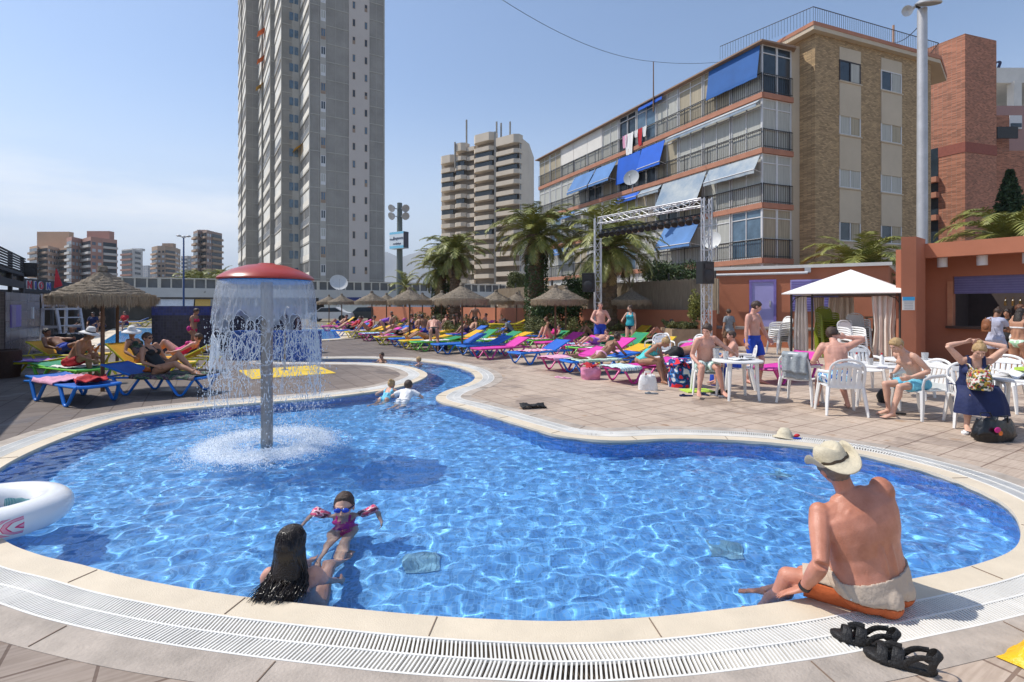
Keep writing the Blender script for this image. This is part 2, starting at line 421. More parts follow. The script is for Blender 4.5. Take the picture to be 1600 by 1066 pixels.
fl.cycles.is_caustics_receiver = True; pw.cycles.is_caustics_receiver = True
# ---------------------------------------------------------------- people
def skinmat(n, c, r=.55, red=None):
    return mat(n, c, r, .13, 7, .14, 130, sub=.07, col2=red)
SK = dict(fair=skinmat('skin_fair', (.62, .36, .26)), pink=skinmat('skin_pink', (.60, .31, .23)), tan=skinmat('skin_tan', (.42, .21, .125)),
          red=skinmat('skin_sunburnt', (.47, .175, .10), .47, (.60, .265, .18)), dark=skinmat('skin_bronzed', (.27, .125, .07)))
HR = dict(brown=mat('hair_brown', (.055, .03, .018), .45, .4, 30, .6, 120, stretch=(1, 1, .2)), black=mat('hair_black', (.022, .014, .010), .35, .4, 30, .6, 120),
          blond=mat('hair_blond', (.42, .27, .12), .5, .3, 30, .6, 120, stretch=(1, 1, .2)), grey=mat('hair_grey', (.18, .15, .13), .6, .3, 30, .5, 120), ginger=mat('hair_auburn', (.12, .045, .02), .5, .3, 30, .6, 120))
eyem = mat('eye_dark', (.02, .015, .012), .2, 0)
def ik(a, c, l1, l2, pole):
    a, c = V(a), V(c); d = c - a; L = max(1e-4, d.length)
    if L > (l1 + l2) * .998: c = a + d * ((l1 + l2) * .998 / L); d = c - a; L = d.length
    u = d / L; x = (l1 * l1 - l2 * l2 + L * L) / (2 * L); h = sqrt(max(0, l1 * l1 - x * x))
    p = V(pole); p = p - u * p.dot(u)
    p = p.normalized() if p.length > 1e-5 else u.orthogonal().normalized()
    return a + u * x + p * h, c
def loft(mb, secs, n=16):
    """secs: (centre, axis a, axis b, ra, rb)"""
    vs = []; fs = []
    for c, a, b, ra, rb in secs:
        for j in range(n):
            g = 2 * pi * j / n; vs.append(c + a * (cos(g) * ra) + b * (sin(g) * rb))
    for i in range(len(secs) - 1):
        for j in range(n):
            k = (j + 1) % n; fs.append((i * n + j, i * n + k, (i + 1) * n + k, (i + 1) * n + j))
    fs += [tuple(range(n - 1, -1, -1)), tuple((len(secs) - 1) * n + j for j in range(n))]
    mb.add(vs, fs)
def remesh(mb, vox, it=3, fac=.5):
    o = mb.build('tmp', eyem); m = o.modifiers.new('r', 'REMESH'); m.mode = 'VOXEL'; m.voxel_size = vox
    m2 = o.modifiers.new('s', 'SMOOTH'); m2.factor = fac; m2.iterations = it
    bpy.context.view_layer.update(); dg = bpy.context.evaluated_depsgraph_get()
    me = bpy.data.meshes.new_from_object(o.evaluated_get(dg)); old = o.data
    bpy.data.objects.remove(o); bpy.data.meshes.remove(old); return me
HAND = [(-.030, .078, .0085), (-.010, .086, .009), (.011, .080, .0085), (.030, .064, .0075)]
def hand(mb, w, d, pn, s, curl=25, side=1, spread=4, fingers=None, thumb=None):
    """wrist w, direction d, palm normal pn; side = +1: the thumb lies towards d x pn"""
    d = V(d).normalized(); pn = (V(pn) - d * V(pn).dot(d)).normalized(); x = d.cross(pn) * side
    m = Matrix((x, d, pn)).transposed()
    loft(mb, [(w - d * .01, x, pn, .026 * s, .020 * s), (w + d * .03 * s, x, pn, .038 * s, .017 * s), (w + d * .065 * s, x, pn, .043 * s, .015 * s), (w + d * .092 * s, x, pn, .041 * s, .012 * s)], 10)
    for k, (fx, fl, fr) in enumerate(HAND):
        p = w + d * (.088 * s) - x * (fx * s) ; a = 0; pts = [p - d * .012 * s, p]
        sp = R(-fx * 100 * spread)
        for seg in (.45, .30, .25):
            a += R(curl if fingers is None else fingers[k])
            q = d * cos(a) + pn * sin(a) + x * sin(sp) * .6; p = p + q.normalized() * (fl * seg * s); pts.append(p)
        mb.tube(pts, [fr * s, fr * s * 1.05, fr * s, fr * s * .92, fr * s * .75], 8)
    p = w + d * .025 * s + x * .028 * s; ta = R(38 if thumb is None else thumb); q = d * cos(ta) + x * sin(ta) + pn * .25
    pts = [w + d * .012 * s + x * .014 * s, p]; p = p + q.normalized() * .038 * s; pts.append(p); q2 = d * cos(ta * .6) + x * sin(ta * .6) + pn * .4
    p = p + q2.normalized() * .028 * s; pts.append(p)
    mb.tube(pts, [.013 * s, .0125 * s, .0105 * s, .008 * s], 8)
def foot(mb, a, toe, up, s, toes=False, side=1):
    t = V(toe).normalized(); u = (V(up) - t * V(up).dot(t)).normalized(); x = t.cross(u)
    def S_(f, h, w, k): return (a + t * f * s + u * h * s, x, u, w * s, k * s)
    loft(mb, [S_(-.055, -.045, .018, .018), S_(-.04, -.040, .030, .032), S_(.0, -.022, .034, .045), S_(.05, -.032, .036, .036), S_(.10, -.045, .043, .026), S_(.145, -.054, .044, .019), S_(.165, -.058, .040, .014)], 10)
    for k in range(5):
        w_ = .011 if k == 0 else .0078; o_ = (-.030 + k * .0155) * side; l_ = (.215, .21, .203, .193, .182)[k]
        c = a + x * o_ * s - u * .060 * s
        mb.tube([c + t * .15 * s, c + t * (l_ - .01) * s, c + t * l_ * s], [w_ * s, w_ * s, w_ * s * .7], 6)
POSES = dict(
    stand=dict(),
    sit=dict(pel=(0, 0, .52), LF=(-.14, .44, .08), RF=(.14, .42, .08), LH=(-.16, .36, .62), RH=(.16, .36, .62), lean=4),
)
def human(label, loc, rz, ht=1.74, sex='m', fat=0.0, skin='fair', hair=('short', 'brown'), wear=(), vox=.012, group=None, extra=None, **p):
    s = ht / 1.75; f = sex == 'f'
    g = lambda k, d: p.get(k, d)
    pel = V(g('pel', (0, 0, .93))) * s; lean, roll, curve, twist = g('lean', 0), g('roll', 0), g('curve', 0), g('twist', 0)
    def frame(w):                                # frame of the torso at height w (metres at s = 1)
        k = max(0, min(1, (w + .1) / .6)); le = R(lean + curve * k); tw = R(twist * k); ro = R(roll)
        m = Matrix.Rotation(-le, 3, 'X') @ Matrix.Rotation(ro, 3, 'Y') @ Matrix.Rotation(tw, 3, 'Z'); return m
    pts = {}; pos = pel.copy(); w = 0; N = 26
    for i in range(N + 1):
        w = i * .56 / N; pts[i] = (w, pos.copy()); pos = pos + frame(w) @ V((0, 0, .56 / N * s))
    def tp(x, y, w):
        m = frame(w)
        if w <= 0: return pel + m @ V((x, y, w)) * s
        i = min(N - 1, int(w / .56 * N)); a = pts[i]; return a[1] + m @ (V((x, y, w - a[0])) * s)
    prof = [(-.115, .06, .07, 0), (-.08, .125, .105, -.005), (-.02, .158, .118, -.008), (.05, .158, .112, 0), (.12, .145, .104, .004), (.19, .140, .100, .004), (.27, .150, .108, 0), (.35, .160, .114, 0), (.42, .160, .105, -.004), (.465, .132, .080, -.010), (.50, .090, .063, -.014), (.54, .063, .058, -.008)]
    if f: prof = [(-.115, .06, .07, 0), (-.08, .130, .105, -.008), (-.02, .166, .118, -.010), (.05, .160, .108, 0), (.12, .135, .096, .004), (.19, .122, .090, .004), (.27, .132, .094, 0), (.35, .142, .100, 0), (.42, .145, .092, -.004), (.47, .125, .072, -.008), (.505, .085, .057, -.01), (.54, .05, .047, -.005)]
    mb = MB(); secs = []
    for w, rx, ry, yo in prof:
        k = fat * math.exp(-((w - .12) / .16) ** 2); m = frame(w)
        secs.append((tp(0, yo + k * .05, w), m @ V((1, 0, 0)), m @ V((0, 1, 0)), rx * s * g('wide', 1) * (1 + fat * .10 + k * .16), ry * s * (1 + fat * .08 + k * .38)))
    loft(mb, secs, 20)
    if f:
        for sx in (-1, 1): mb.ell(tp(sx * .072, .085 + fat * .01, .355), (.062 * s * (1 + fat * .3), .055 * s * (1 + fat * .3), .058 * s), frame(.35), 14, 8)
    else:
        for sx in (-1, 1): mb.ell(tp(sx * .078, .075, .375), (.075 * s, .034 * s, .052 * s), frame(.35), 12, 8)
    for sx in (-1, 1):
        mb.ell(tp(sx * .085, -.085, .385), (.062 * s, .014 * s, .080 * s), frame(.38), 12, 8)             # shoulder blades
        mb.ell(tp(sx * .078, -.060 - fat * .01, -.045), (.082 * s, .080 * s, .085 * s), frame(0), 12, 8)     # seat
        mb.ell(tp(sx * .038, -.082, .16), (.028 * s, .028 * s, .14 * s), frame(.15), 8, 8)                # back muscles
    shw = (.172 if not f else .150) * (1 + fat * .05) * (1 + (g('wide', 1) - 1) * .5)
    J = {}; J['neck'] = tp(0, -.005, .52); J['pel'] = pel
    LA, LB = .285 * s, .255 * s; TA, TB = .43 * s, .42 * s
    for sd_, sx in (('L', -1), ('R', 1)):
        sh = tp(sx * shw, -.005 + g('shf', 0), .462 + g('shr', 0)); m = frame(.45)
        ht_ = g(sd_ + 'H', None)
        hd = V(ht_) * s if ht_ is not None else sh + V((sx * .075, .05, -.525)) * s
        el, wr = ik(sh, hd, LA, LB, g(sd_ + 'p', (sx * .5, -1, -.3)))
        J['sh' + sd_], J['el' + sd_], J['wr' + sd_] = sh, el, wr; am = .9 if f else 1.05; am *= 1 + fat * .15
        mb.ell(sh - (sh - tp(0, 0, .44)).normalized() * .012 * s, (.056 * s * am, .053 * s * am, .066 * s * am), m, 12, 8); mb.ell(tp(sx * shw * .66, -.018, .448), (.085 * s, .056 * s, .050 * s), m, 12, 8); mb.ell(tp(sx * shw * .45, -.022, .480), (.085 * s, .045 * s, .034 * s), m, 12, 8)
        mb.tube([tp(sx * .03, -.02, .495), tp(sx * .10, -.018, .482), sh + m @ V((0, 0, .010 * s))], [.042 * s, .046 * s, .042 * s], 10)
        q = lambda a, c, k: a + (c - a) * k
        mb.tube([sh, q(sh, el, .25), q(sh, el, .55), q(sh, el, .85), el], [.050 * s * am, .051 * s * am, .045 * s * am, .038 * s * am, .037 * s * am], 12)
        mb.tube([el, q(el, wr, .22), q(el, wr, .5), q(el, wr, .8), wr], [.037 * s * am, .041 * s * am, .036 * s * am, .027 * s * am, .025 * s * am], 12)
        d = V(g(sd_ + 'd', tuple(wr - el))).normalized()
        pn = V(g(sd_ + 'n', (-sx, 0.1, 0)))
        if abs(d.dot(pn.normalized())) > .95: pn = V((0, 1, .1))
        dx = d.cross(pn); side = 1 if dx.dot(V(g(sd_ + 't', (0, 1, .3)))) > 0 else -1
        hand(mb, wr, d, pn, s * (.95 if f else 1.03), g('curl' + sd_, 28), side)
        hp = tp(sx * .088, 0, -.03); am = (1.06 if f else 1.0) * (1 + fat * .12)
        ft = V(g(sd_ + 'F', (sx * .11, 0, .075))) * s
        kn, an = ik(hp, ft, TA, TB, g(sd_ + 'k', (sx * .12, 1, .0)))
        J['hp' + sd_], J['kn' + sd_], J['an' + sd_] = hp, kn, an
        mb.tube([hp, q(hp, kn, .2), q(hp, kn, .5), q(hp, kn, .85), kn], [.088 * s * am, .090 * s * am, .074 * s * am, .056 * s * am, .053 * s * am], 14)
        mb.ell(kn, (.053 * s * am,) * 3, None, 10, 8)
        b = (q(kn, an, .3) + (g('calf', None) and V(g('calf', None)) or (lambda z: z.normalized() * -.018 * s if z.length > .01 else z)(V((kn - (hp + an) / 2)))))
        mb.tube([kn, b, q(kn, an, .6), q(kn, an, .9), an], [.051 * s * am, .057 * s * am, .043 * s * am, .033 * s, .035 * s], 12)
        tdir = g('toe' + sd_, None)
        if tdir is None:
            tdir = V((sx * .15, 1, 0)) if abs((an - kn).normalized().z) > .5 else (kn - hp).cross(an - kn).cross(an - kn) * -1
        foot(mb, an, tdir, g('fup' + sd_, tuple(kn - an)), s * (.92 if f else 1), side=-sx * -1)
    # head
    look = V(g('look', (0, 1, 0))).normalized(); hup = V(g('hup', tuple(frame(.5) @ V((0, -.05, 1)))))
    if abs(hup.normalized().dot(look)) > .97: hup = V((0, 0, 1)) if abs(look.z) < .9 else V((0, 1, 0))
    rt = look.cross(hup).normalized(); hu = rt.cross(look); HM = Matrix((rt, look, hu)).transposed()
    nb = J['neck']; nd_ = V(g('nk', tuple(frame(.5) @ V((0, .25, 1))))).normalized()
    hc = nb + nd_ * .085 * s + hu * .075 * s + look * .02 * s; hs = s * (.97 if f else 1.0) * g('hs', 1); J['hc'] = hc
    def hp_(x, y, z): return hc + HM @ (V((x, y, z)) * hs)
    mb.tube([tp(0, -.012, .47), nb, hp_(0, -.025, -.05)], [.060 * s, (.050 if f else .057) * s, (.048 if f else .055) * s], 12)
    mb.ell(hp_(0, -.012, .028), (.076 * hs, .096 * hs, .090 * hs), HM, 18, 12)
    mb.ell(hp_(0, .022, -.040), (.056 * hs, .066 * hs, .068 * hs), HM, 14, 10)
    mb.ell(hp_(0, .052, -.088), (.026 * hs, .024 * hs, .018 * hs), HM, 10, 8)
    mb.tube([hp_(0, .083, .018), hp_(0, .100, -.012), hp_(0, .106, -.027)], [.008 * hs, .011 * hs, .014 * hs], 8)
    mb.tube([hp_(-.045, .066, .028), hp_(0, .084, .030), hp_(.045, .066, .028)], [.010 * hs, .010 * hs, .010 * hs], 8)
    mb.tube([hp_(-.020, .081, -.060), hp_(0, .089, -.058), hp_(.020, .081, -.060)], [.005 * hs, .009 * hs, .005 * hs], 8)
    for sx in (-1, 1):
        mb.ell(hp_(sx * .078, -.008, -.004), (.010 * hs, .019 * hs, .032 * hs), HM, 8, 8)
        mb.ell(hp_(sx * .040, .052, -.022), (.024 * hs, .024 * hs, .022 * hs), HM, 8, 8)
    if extra: extra(mb, tp, J, s)
    me = remesh(mb, vox * s, 3 if vox > .009 else (9 if vox < .007 else 5))
    me.materials.clear(); me.materials.append(SK[skin]); me.shade_smooth(); me.name = 'person'
    o = bpy.data.objects.new('person', me); COL.objects.link(o); o.location = loc; o.rotation_euler.z = rz
    tag(o, label, 'person', group)
    # classify
    nv = len(me.vertices); X = np.empty(nv * 3, 'f'); me.vertices.foreach_get('co', X); X = X.reshape(-1, 3).astype(float)
    NM = np.empty(nv * 3, 'f'); me.vertices.foreach_get('normal', NM); NM = NM.reshape(-1, 3).astype(float)
    fc = [tuple(q.vertices) for q in me.polygons]
    bones = [('T', J['pel'], J['neck'], .13), ('H', nb, hc, .08)]
    for k in 'LR': bones += [('U' + k, J['sh' + k], J['el' + k], .05), ('A' + k, J['el' + k], J['wr' + k], .035), ('W' + k, J['wr' + k], J['wr' + k] + (J['wr' + k] - J['el' + k]).normalized() * .17, .042), ('Q' + k, J['hp' + k], J['kn' + k], .075), ('C' + k, J['kn' + k], J['an' + k], .045)]
    D = []; TT = []
    for nme, a, b, r in bones:
        a = np.array(a); b = np.array(b); ab = b - a; t = ((X - a) @ ab) / (ab @ ab); tcl = np.clip(t, 0, 1)
        D.append(np.linalg.norm(X - a - tcl[:, None] * ab, axis=1) / r); TT.append(t)
    D = np.array(D); near = D.argmin(0); TT = np.array(TT)
    # torso coordinates: w by the closest spine point
    sp_ = np.array([list(pts[i][1]) for i in range(N + 1)]); dd = np.linalg.norm(X[:, None, :] - sp_[None], axis=2); ci = dd.argmin(1)
    w_ = np.array([pts[i][0] for i in range(N + 1)])[ci]
    m0 = np.array(frame(0)); low = (X - np.array(pel)) @ m0 / s
    w_ = np.where(ci == 0, np.minimum(0, low[:, 2]), w_)
    FR = np.array([np.array(frame(pts[i][0])) for i in range(N + 1)]); L_ = np.einsum('ij,ijk->ik', X - sp_[ci], FR[ci]) / s
    u_, v_ = L_[:, 0], L_[:, 1]; u_ = np.where(ci == 0, low[:, 0], u_); v_ = np.where(ci == 0, low[:, 1], v_)
    names = np.array([b[0] for b in bones])[near]; tn = TT[near, np.arange(nv)]
    hx = ((X - np.array(hc)) @ np.array(HM)) / hs
    o_ = dict(X=X, w=w_, u=u_, v=v_, bone=names, t=tn, h=hx)
    def sub(name, mask, off, mtl, soft=0, flare=None, par=o, relax=3, thick=True):
        keep = [q for q in fc if sum(mask[i] for i in q) * 2 > len(q)]
        if not keep: return None
        used = sorted({i for q in keep for i in q}); mp_ = {i: k for k, i in enumerate(used)}
        disp = np.full(nv, off * s)
        if flare is not None: disp = disp + flare * s
        Y = X + NM * disp[:, None]
        e = {}
        for q in keep:
            for a, b in zip(q, q[1:] + q[:1]):
                kk = (min(a, b), max(a, b)); e[kk] = e.get(kk, 0) + 1
        bd = {}
        for (a, b), c in e.items():
            if c == 1: bd.setdefault(a, []).append(b); bd.setdefault(b, []).append(a)
        for _ in range(relax):
            new = {a: (Y[a] + sum(Y[b] for b in nb_) / len(nb_)) / 2 for a, nb_ in bd.items()}
            for a, y in new.items(): Y[a] = y
        vs = [tuple(Y[i]) for i in used]; fs = [tuple(mp_[i] for i in q) for q in keep]
        k0 = len(vs)
        if thick:      # hems turned in to the skin
            rim = {}
            for a in bd: rim[a] = len(vs); vs.append(tuple(X[a] + NM[a] * .001))
            for (a, b), c in e.items():
                if c == 1: fs.append((mp_[a], mp_[b], rim[b], rim[a]))
        b_ = MB().add(vs, fs).build(name, mtl, par, smooth=True); return b_
    o_['sub'] = sub; o_['J'] = J; o_['hp'] = hp_; o_['HM'] = HM; o_['hs'] = hs; o_['s'] = s; o_['obj'] = o; o_['hc'] = hc; o_['tp'] = tp; o_['frame'] = frame
    # hair
    hst, hcol = hair if hair else (None, None)
    x, y, z = hx[:, 0], hx[:, 1], hx[:, 2]; ishead = (np.abs(x) < .12) & (np.abs(y) < .14) & (z > -.13) & (z < .16) & ((names == 'H') | (z > -.02))
    if hst:
        line = g('hl', 0) - .055 + 1.25 * np.maximum(0, y + .015) + .05 * (np.abs(x) < .03) * 0
        ln = dict(short=0, buzz=0, long=-.02, bun=0, pony=0, bald=.0)[hst] if hst in ('short', 'buzz', 'long', 'bun', 'pony', 'bald') else 0
        msk = ishead & (z > line + ln) & ~((np.abs(x) > .07) & (y > -.03) & (z < .02))
        if hst == 'bald': msk = ishead & (z > line) & (z < .045) & (y < .02)
        rnd = np.array([NZ.noise(V((a * 45, b * 45, c * 25))) for a, b, c in hx]) * (.006 if hst != 'buzz' else .002)
        base = dict(short=.014, buzz=.005, long=.018, bun=.010, pony=.010, bald=.004)[hst]
        taper = np.clip((z - line - ln) / .03, .25, 1)
        hob = sub('hair', msk, 0, HR[hcol], flare=base * taper + rnd)
        hm_ = None
        if hst == 'bun':
            hm_ = MB(); hm_.ell(hp_(0, -.06, .115), (.040 * hs, .040 * hs, .034 * hs), HM, 12, 8)
        if hst == 'long':
            hm_ = MB(); dn = V(g('hairdir', (0, -.15, -1))).normalized()
            a = hp_(0, -.05, .02); b = hp_(0, -.07, -.08)
            loft(hm_, [(a, HM.col[0], HM.col[1], .080 * hs, .065 * hs), (b, HM.col[0], HM.col[1], .085 * hs, .05 * hs), (b + dn * .12 * s, HM.col[0], HM.col[1], .095 * s, .035 * s), (b + dn * .22 * s, HM.col[0], HM.col[1], .06 * s, .02 * s)], 12)
        if hst == 'pony':
            hm_ = MB(); a = hp_(0, -.105, .05); hm_.tube([a, hp_(0, -.145, .03), hp_(0, -.15, -.03), hp_(0, -.135, -.12), hp_(0, -.12, -.17)], [.02 * hs, .03 * hs, .032 * hs, .024 * hs, .008 * hs], 10)
        if hm_: hm_.build('bun' if hst == 'bun' else 'loose_hair', HR[hcol], hob or o, smooth=True)
    e_ = MB()
    for sx in (-1, 1): e_.ell(hp_(sx * .029, .074, .012), (.013 * hs, .006 * hs, .0065 * hs), HM, 8, 6)
    if g('shades', 0):
        e_ = MB()
        for sx in (-1, 1): e_.ell(hp_(sx * .030, .086, .010), (.028 * hs, .007 * hs, .020 * hs), HM, 12, 6)
        e_.bar(hp_(-.05, .084, .018), hp_(.05, .084, .018), .004, .006)
        for sx in (-1, 1): e_.bar(hp_(sx * .052, .080, .018), hp_(sx * .080, -.01, .016), .004, .006)
        e_.build('sunglasses', mat('shades', (.015, .015, .018), .12, 0), o, smooth=40)
    elif g('eyes', 1): e_.build('eyes', eyem, o, smooth=True)
    # garments
    isT = (names == 'T') | (w_ < .50) & np.isin(names, ['T'])
    thL = names == 'QL'; thR = names == 'QR'; th = thL | thR; tt = np.where(th, tn, 0)
    arm = np.isin(names, ['UL', 'UR']); 
    for wv in wear:
        kind, mt = wv[0], wv[1]
        if kind == 'trunks':
            hem = wv[2] if len(wv) > 2 else .55; wa = .085
            sub('swim_shorts', (isT & (w_ < wa)) | (th & (tn < hem)), .008, mt, flare=np.where(th, .022 * np.clip(tn / .5, 0, 1), .002 + .004 * np.clip(w_ / .08, 0, 1)))
        elif kind == 'briefs':
            lat = np.clip(np.abs(u_) / .16, 0, 1)
            sub('swim_briefs', ((w_ < .045) & (isT | (th & (tn < .13))) & (w_ > -.14) & ((w_ > -.09 + lat * .10) | (np.abs(u_) < .06))), .005, mt)
        elif kind == 'bikini_top':
            cup = (np.hypot((np.abs(u_) - .072), (w_ - .355) * .9) < .062) & (v_ > .02)
            strip = (np.abs(w_ - .335) < .012)
            sub('bikini_top', isT & (cup | strip), .005, mt)
        elif kind == 'swimsuit':
            top = .40
            nk = (w_ < top) | ((np.abs(np.abs(u_) - .085) < .018) & (w_ < .50))
            deep = ~((v_ > 0) & (w_ > .33) & (np.abs(u_) < .035)) & ~((v_ < 0) & (w_ > .26) & (np.abs(u_) < .07))
            lat = np.clip(np.abs(u_) / .16, 0, 1)
            leg = (w_ > -.09 + lat * .09) | (np.abs(u_) < .06)
            sub('swimsuit', ((isT & nk & deep & leg) | (th & (tn < .1) & leg & (w_ > -.12))), .005, mt)
        elif kind == 'top':
            sub('top', isT & (w_ > .0) & ((w_ < .42) | ((np.abs(np.abs(u_) - .085) < .02) & (w_ < .52))), .010, mt, flare=.014 * np.clip((.2 - w_) / .2, 0, 1))
        elif kind == 'shirt':
            sub('shirt', (isT & (w_ > -.06) & (w_ < .53)) | (arm & (tn < .62)) | ((names == 'H') & (w_ > .45) & (w_ < .5)), .012, mt, flare=np.where(arm, .018 * np.clip(tn, 0, 1), .012 * np.clip((.2 - w_) / .2, 0, 1)))
    return o_
def cloths(o_, name, mt, mb): return mb.build(name, mt, o_['obj'], smooth=True)
def hat_on(o_, mt, r=.19, h=.11, brim_drop=.03, band=None, tilt=0):
    """round sun hat as a child of the head's owner"""
    hs = o_['hs']; mb = MB(); pr = [(.001, h), (.055, h - .004), (.082, h - .035), (.092, .01), (.094, 0), (r * .75, -brim_drop * .3), (r, -brim_drop), (r * .99, -brim_drop - .005), (.094, -.008)]
    mb.lathe([(a * hs, b * hs) for a, b in pr], 28, wob=lambda rr, z, gg, i: (rr, z + (.012 * cos(2 * gg) if i in (6, 7) else 0)))
    m = (o_['HM'] @ Matrix.Rotation(R(tilt), 3, 'X')).to_4x4(); c = o_['hp'](0, -.012, .065)
    mb.v = [tuple(m @ V(v) + c) for v in mb.v]
    b = mb.build('hat', mt, o_['obj'], smooth=True)
    if band:
        m2 = MB().lathe([(.0965 * hs, .0), (.094 * hs, .022 * hs)], 28); m2.v = [tuple(m @ V(v) + c) for v in m2.v]; m2.build('hat_band', band, b, smooth=True)
    return b
# ---------------------------------------------------------------- furniture
def cmat(n, c, r=.45, v=.06): return mat(n, c, r, v, 3)
FRM = dict(blue=cmat('frame_blue', (.012, .17, .62), .35), pink=cmat('frame_pink', (.55, .035, .26), .35), yellow=cmat('frame_yellow', (.62, .56, .03), .35), green=cmat('frame_lime', (.17, .58, .07), .35), white=cmat('frame_white', (.72, .72, .70), .35), orange=cmat('frame_orange', (.70, .30, .02), .35))
FAB = dict(blue=mat('sling_blue', (.010, .115, .52), .7, .12, 4, .3, 400), pink=mat('sling_pink', (.66, .04, .36), .7, .12, 4, .3, 400), yellow=mat('sling_yellow', (.80, .40, .012), .7, .12, 4, .3, 400), green=mat('sling_green', (.008, .25, .12), .7, .12, 4, .3, 400))
def make_lounger():
    t = thing('sun_lounger', '', 'sun lounger'); W = .31; z = .33
    m = MB()
    for sx in (-1, 1):
        m.tube([(sx * W, .0, z), (sx * W, .65, z - .005), (sx * W, 1.28, z)], .028, 8, sq=.85)
    m.tube([(-W, .0, z), (-W * .6, -.03, z - .01), (W * .6, -.03, z - .01), (W, .0, z)], .026, 8)
    m.tube([(-W, 1.28, z - .01), (W, 1.28, z - .01)], .018, 8)
    m.tube([(-W, 1.95, z - .02), (W, 1.95, z - .02)], .018, 8)
    for sx in (-1, 1): m.tube([(sx * W, 1.28, z), (sx * W, 1.95, z - .02)], .020, 8)
    m.build('frame', FRM['blue'], t, smooth=50)
    for y0 in (.03, 1.12):
        for sx in (-1, 1):
            m = MB(); x = sx * W; xo = sx * (W + .03)
            m.tube([(x, y0, z), (xo, y0 + .19, .05), (xo, y0 + .23, .02), (xo, y0 + .29, .02), (xo, y0 + .33, .05), (x, y0 + .56, z)], [.032, .028, .027, .027, .028, .032], 8, sq=.75)
            m.build('leg', FRM['blue'], t, smooth=50)
    m = MB(); N = 8
    vs = []; fs = []
    for i in range(N + 1):
        for j in range(7):
            y = 1.27 * i / N; x = -W + 2 * W * j / 6; sag = .018 * (1 - (x / W) ** 2)
            vs.append((x, y, z + .018 - sag)); 
    n0 = len(vs); vs += [(a, b, c - .008) for a, b, c in vs]
    for i in range(N):
        for j in range(6):
            q = i * 7 + j; fs.append((q, q + 1, q + 8, q + 7)); fs.append((n0 + q, n0 + q + 7, n0 + q + 8, n0 + q + 1))
    m.add(vs, fs); m.build('bed_sling', FAB['blue'], t, smooth=True)
    return t
def add_back(t, ang, fc, fb):
    """the hinged backrest, one mesh for its tube and one for its sling"""
    W = .285; z = .345; a = R(ang); c, s_ = cos(a), sin(a); L = .68
    m = MB(); m.tube([(-W, 1.28, z), (-W, 1.28 + L * c, z + L * s_), (W, 1.28 + L * c, z + L * s_), (W, 1.28, z)], .022, 8)
    if ang > 8:
        for sx in (-1, 1): m.tube([(sx * W, 1.28 + L * .72 * c, z + L * .72 * s_), (sx * (W + .02), 1.28 + L * .72 * c + .10, z - .02)], .010, 6)
    b = m.build('backrest', FRM[fc], t, smooth=50); m = MB()
    vs = []; fs = []
    for i in range(6):
        for j in range(7):
            k = L * i / 5; x = -W + 2 * W * j / 6; sag = .015 * (1 - (x / W) ** 2)
            vs.append((x, 1.28 + k * c + s_ * sag, z + k * s_ + .014 - sag * c))
    n0 = len(vs); vs += [(q[0], q[1], q[2] - .008) for q in vs]
    for i in range(5):
        for j in range(6):
            q = i * 7 + j; fs.append((q, q + 1, q + 8, q + 7)); fs.append((n0 + q, n0 + q + 7, n0 + q + 8, n0 + q + 1))
    m.add(vs, fs); m.build('back_sling', FAB[fb], b, smooth=True)
LG = make_lounger(); LUSED = [0]
def lounger(x, y, col, label, ang=18, rz=-52, at=None, sling=None, group='sun loungers round the pool'):
    """x, y: photo pixel of the near foot of the foot-end leg"""
    r = R(rz); off = V((cos(r) * .33 - sin(r) * .29, sin(r) * .33 + cos(r) * .29, 0))
    p = (V((at[0], at[1], 0)) if at else G(x, y) - off)
    sb = sling or col; sub = {'frame_blue': FRM[col], 'sling_blue': FAB[sb]}
    t = dup(LG, p, r, label, group=group, sub=sub); add_back(t, ang, col, sb); return t
def lfr(t, y, x=0, z=.36):                       # a point on a lounger, in world space
    r = t.rotation_euler.z; return t.location + V((cos(r) * x - sin(r) * y, sin(r) * x + cos(r) * y, z))
# towels: crumpled sheets with thickness
def towel(name, label, m, w, l, loc, rz=0, amp=.02, drop=None, cat='towel', tilt=0, seed=0, group=None, thick=.012, fold=None, zfun=None):
    N, K = max(6, int(w / .035)), max(6, int(l / .035)); vs = []; fs = []
    for i in range(N + 1):
        for j in range(K + 1):
            x, y = -w / 2 + w * i / N, -l / 2 + l * j / K
            z = amp * (.5 + NZ.noise(V((x * 7 + seed, y * 7, seed))) + .5 * NZ.noise(V((x * 17, y * 17, seed))))
            jx = .03 * NZ.noise(V((y * 4, seed, 1))); jy = .03 * NZ.noise(V((x * 4, seed, 5)))
            X_, Y_ = x + jx, y + jy
            if drop:                                         # hangs over the edge at |x| > drop
                e = max(0, abs(X_) - drop)
                if e > 0: sg = 1 if X_ > 0 else -1; X_ = sg * (drop + .02 + .15 * e * .2); z = -e + amp * .3
            if zfun: z += zfun(Y_)
            vs.append((X_, Y_, z + thick))
    n0 = len(vs); vs += [(a, b, c - thick) for a, b, c in vs]; k1 = K + 1
    for i in range(N):
        for j in range(K):
            q = i * k1 + j; fs.append((q, q + k1, q + k1 + 1, q + 1)); fs.append((n0 + q, n0 + q + 1, n0 + q + k1 + 1, n0 + q + k1))
    for i in range(N):
        for q in (i * k1, i * k1 + K): fs.append((q, q + k1, q + k1 + n0, q + n0))
    for j in range(K):
        for q in (j, N * k1 + j): fs.append((q, q + 1, q + 1 + n0, q + n0))
    o = MB().add(vs, fs).build(name, m, None, loc, rz, smooth=True)
    if tilt: o.rotation_euler.x = tilt
    return tag(o, label, cat, group)
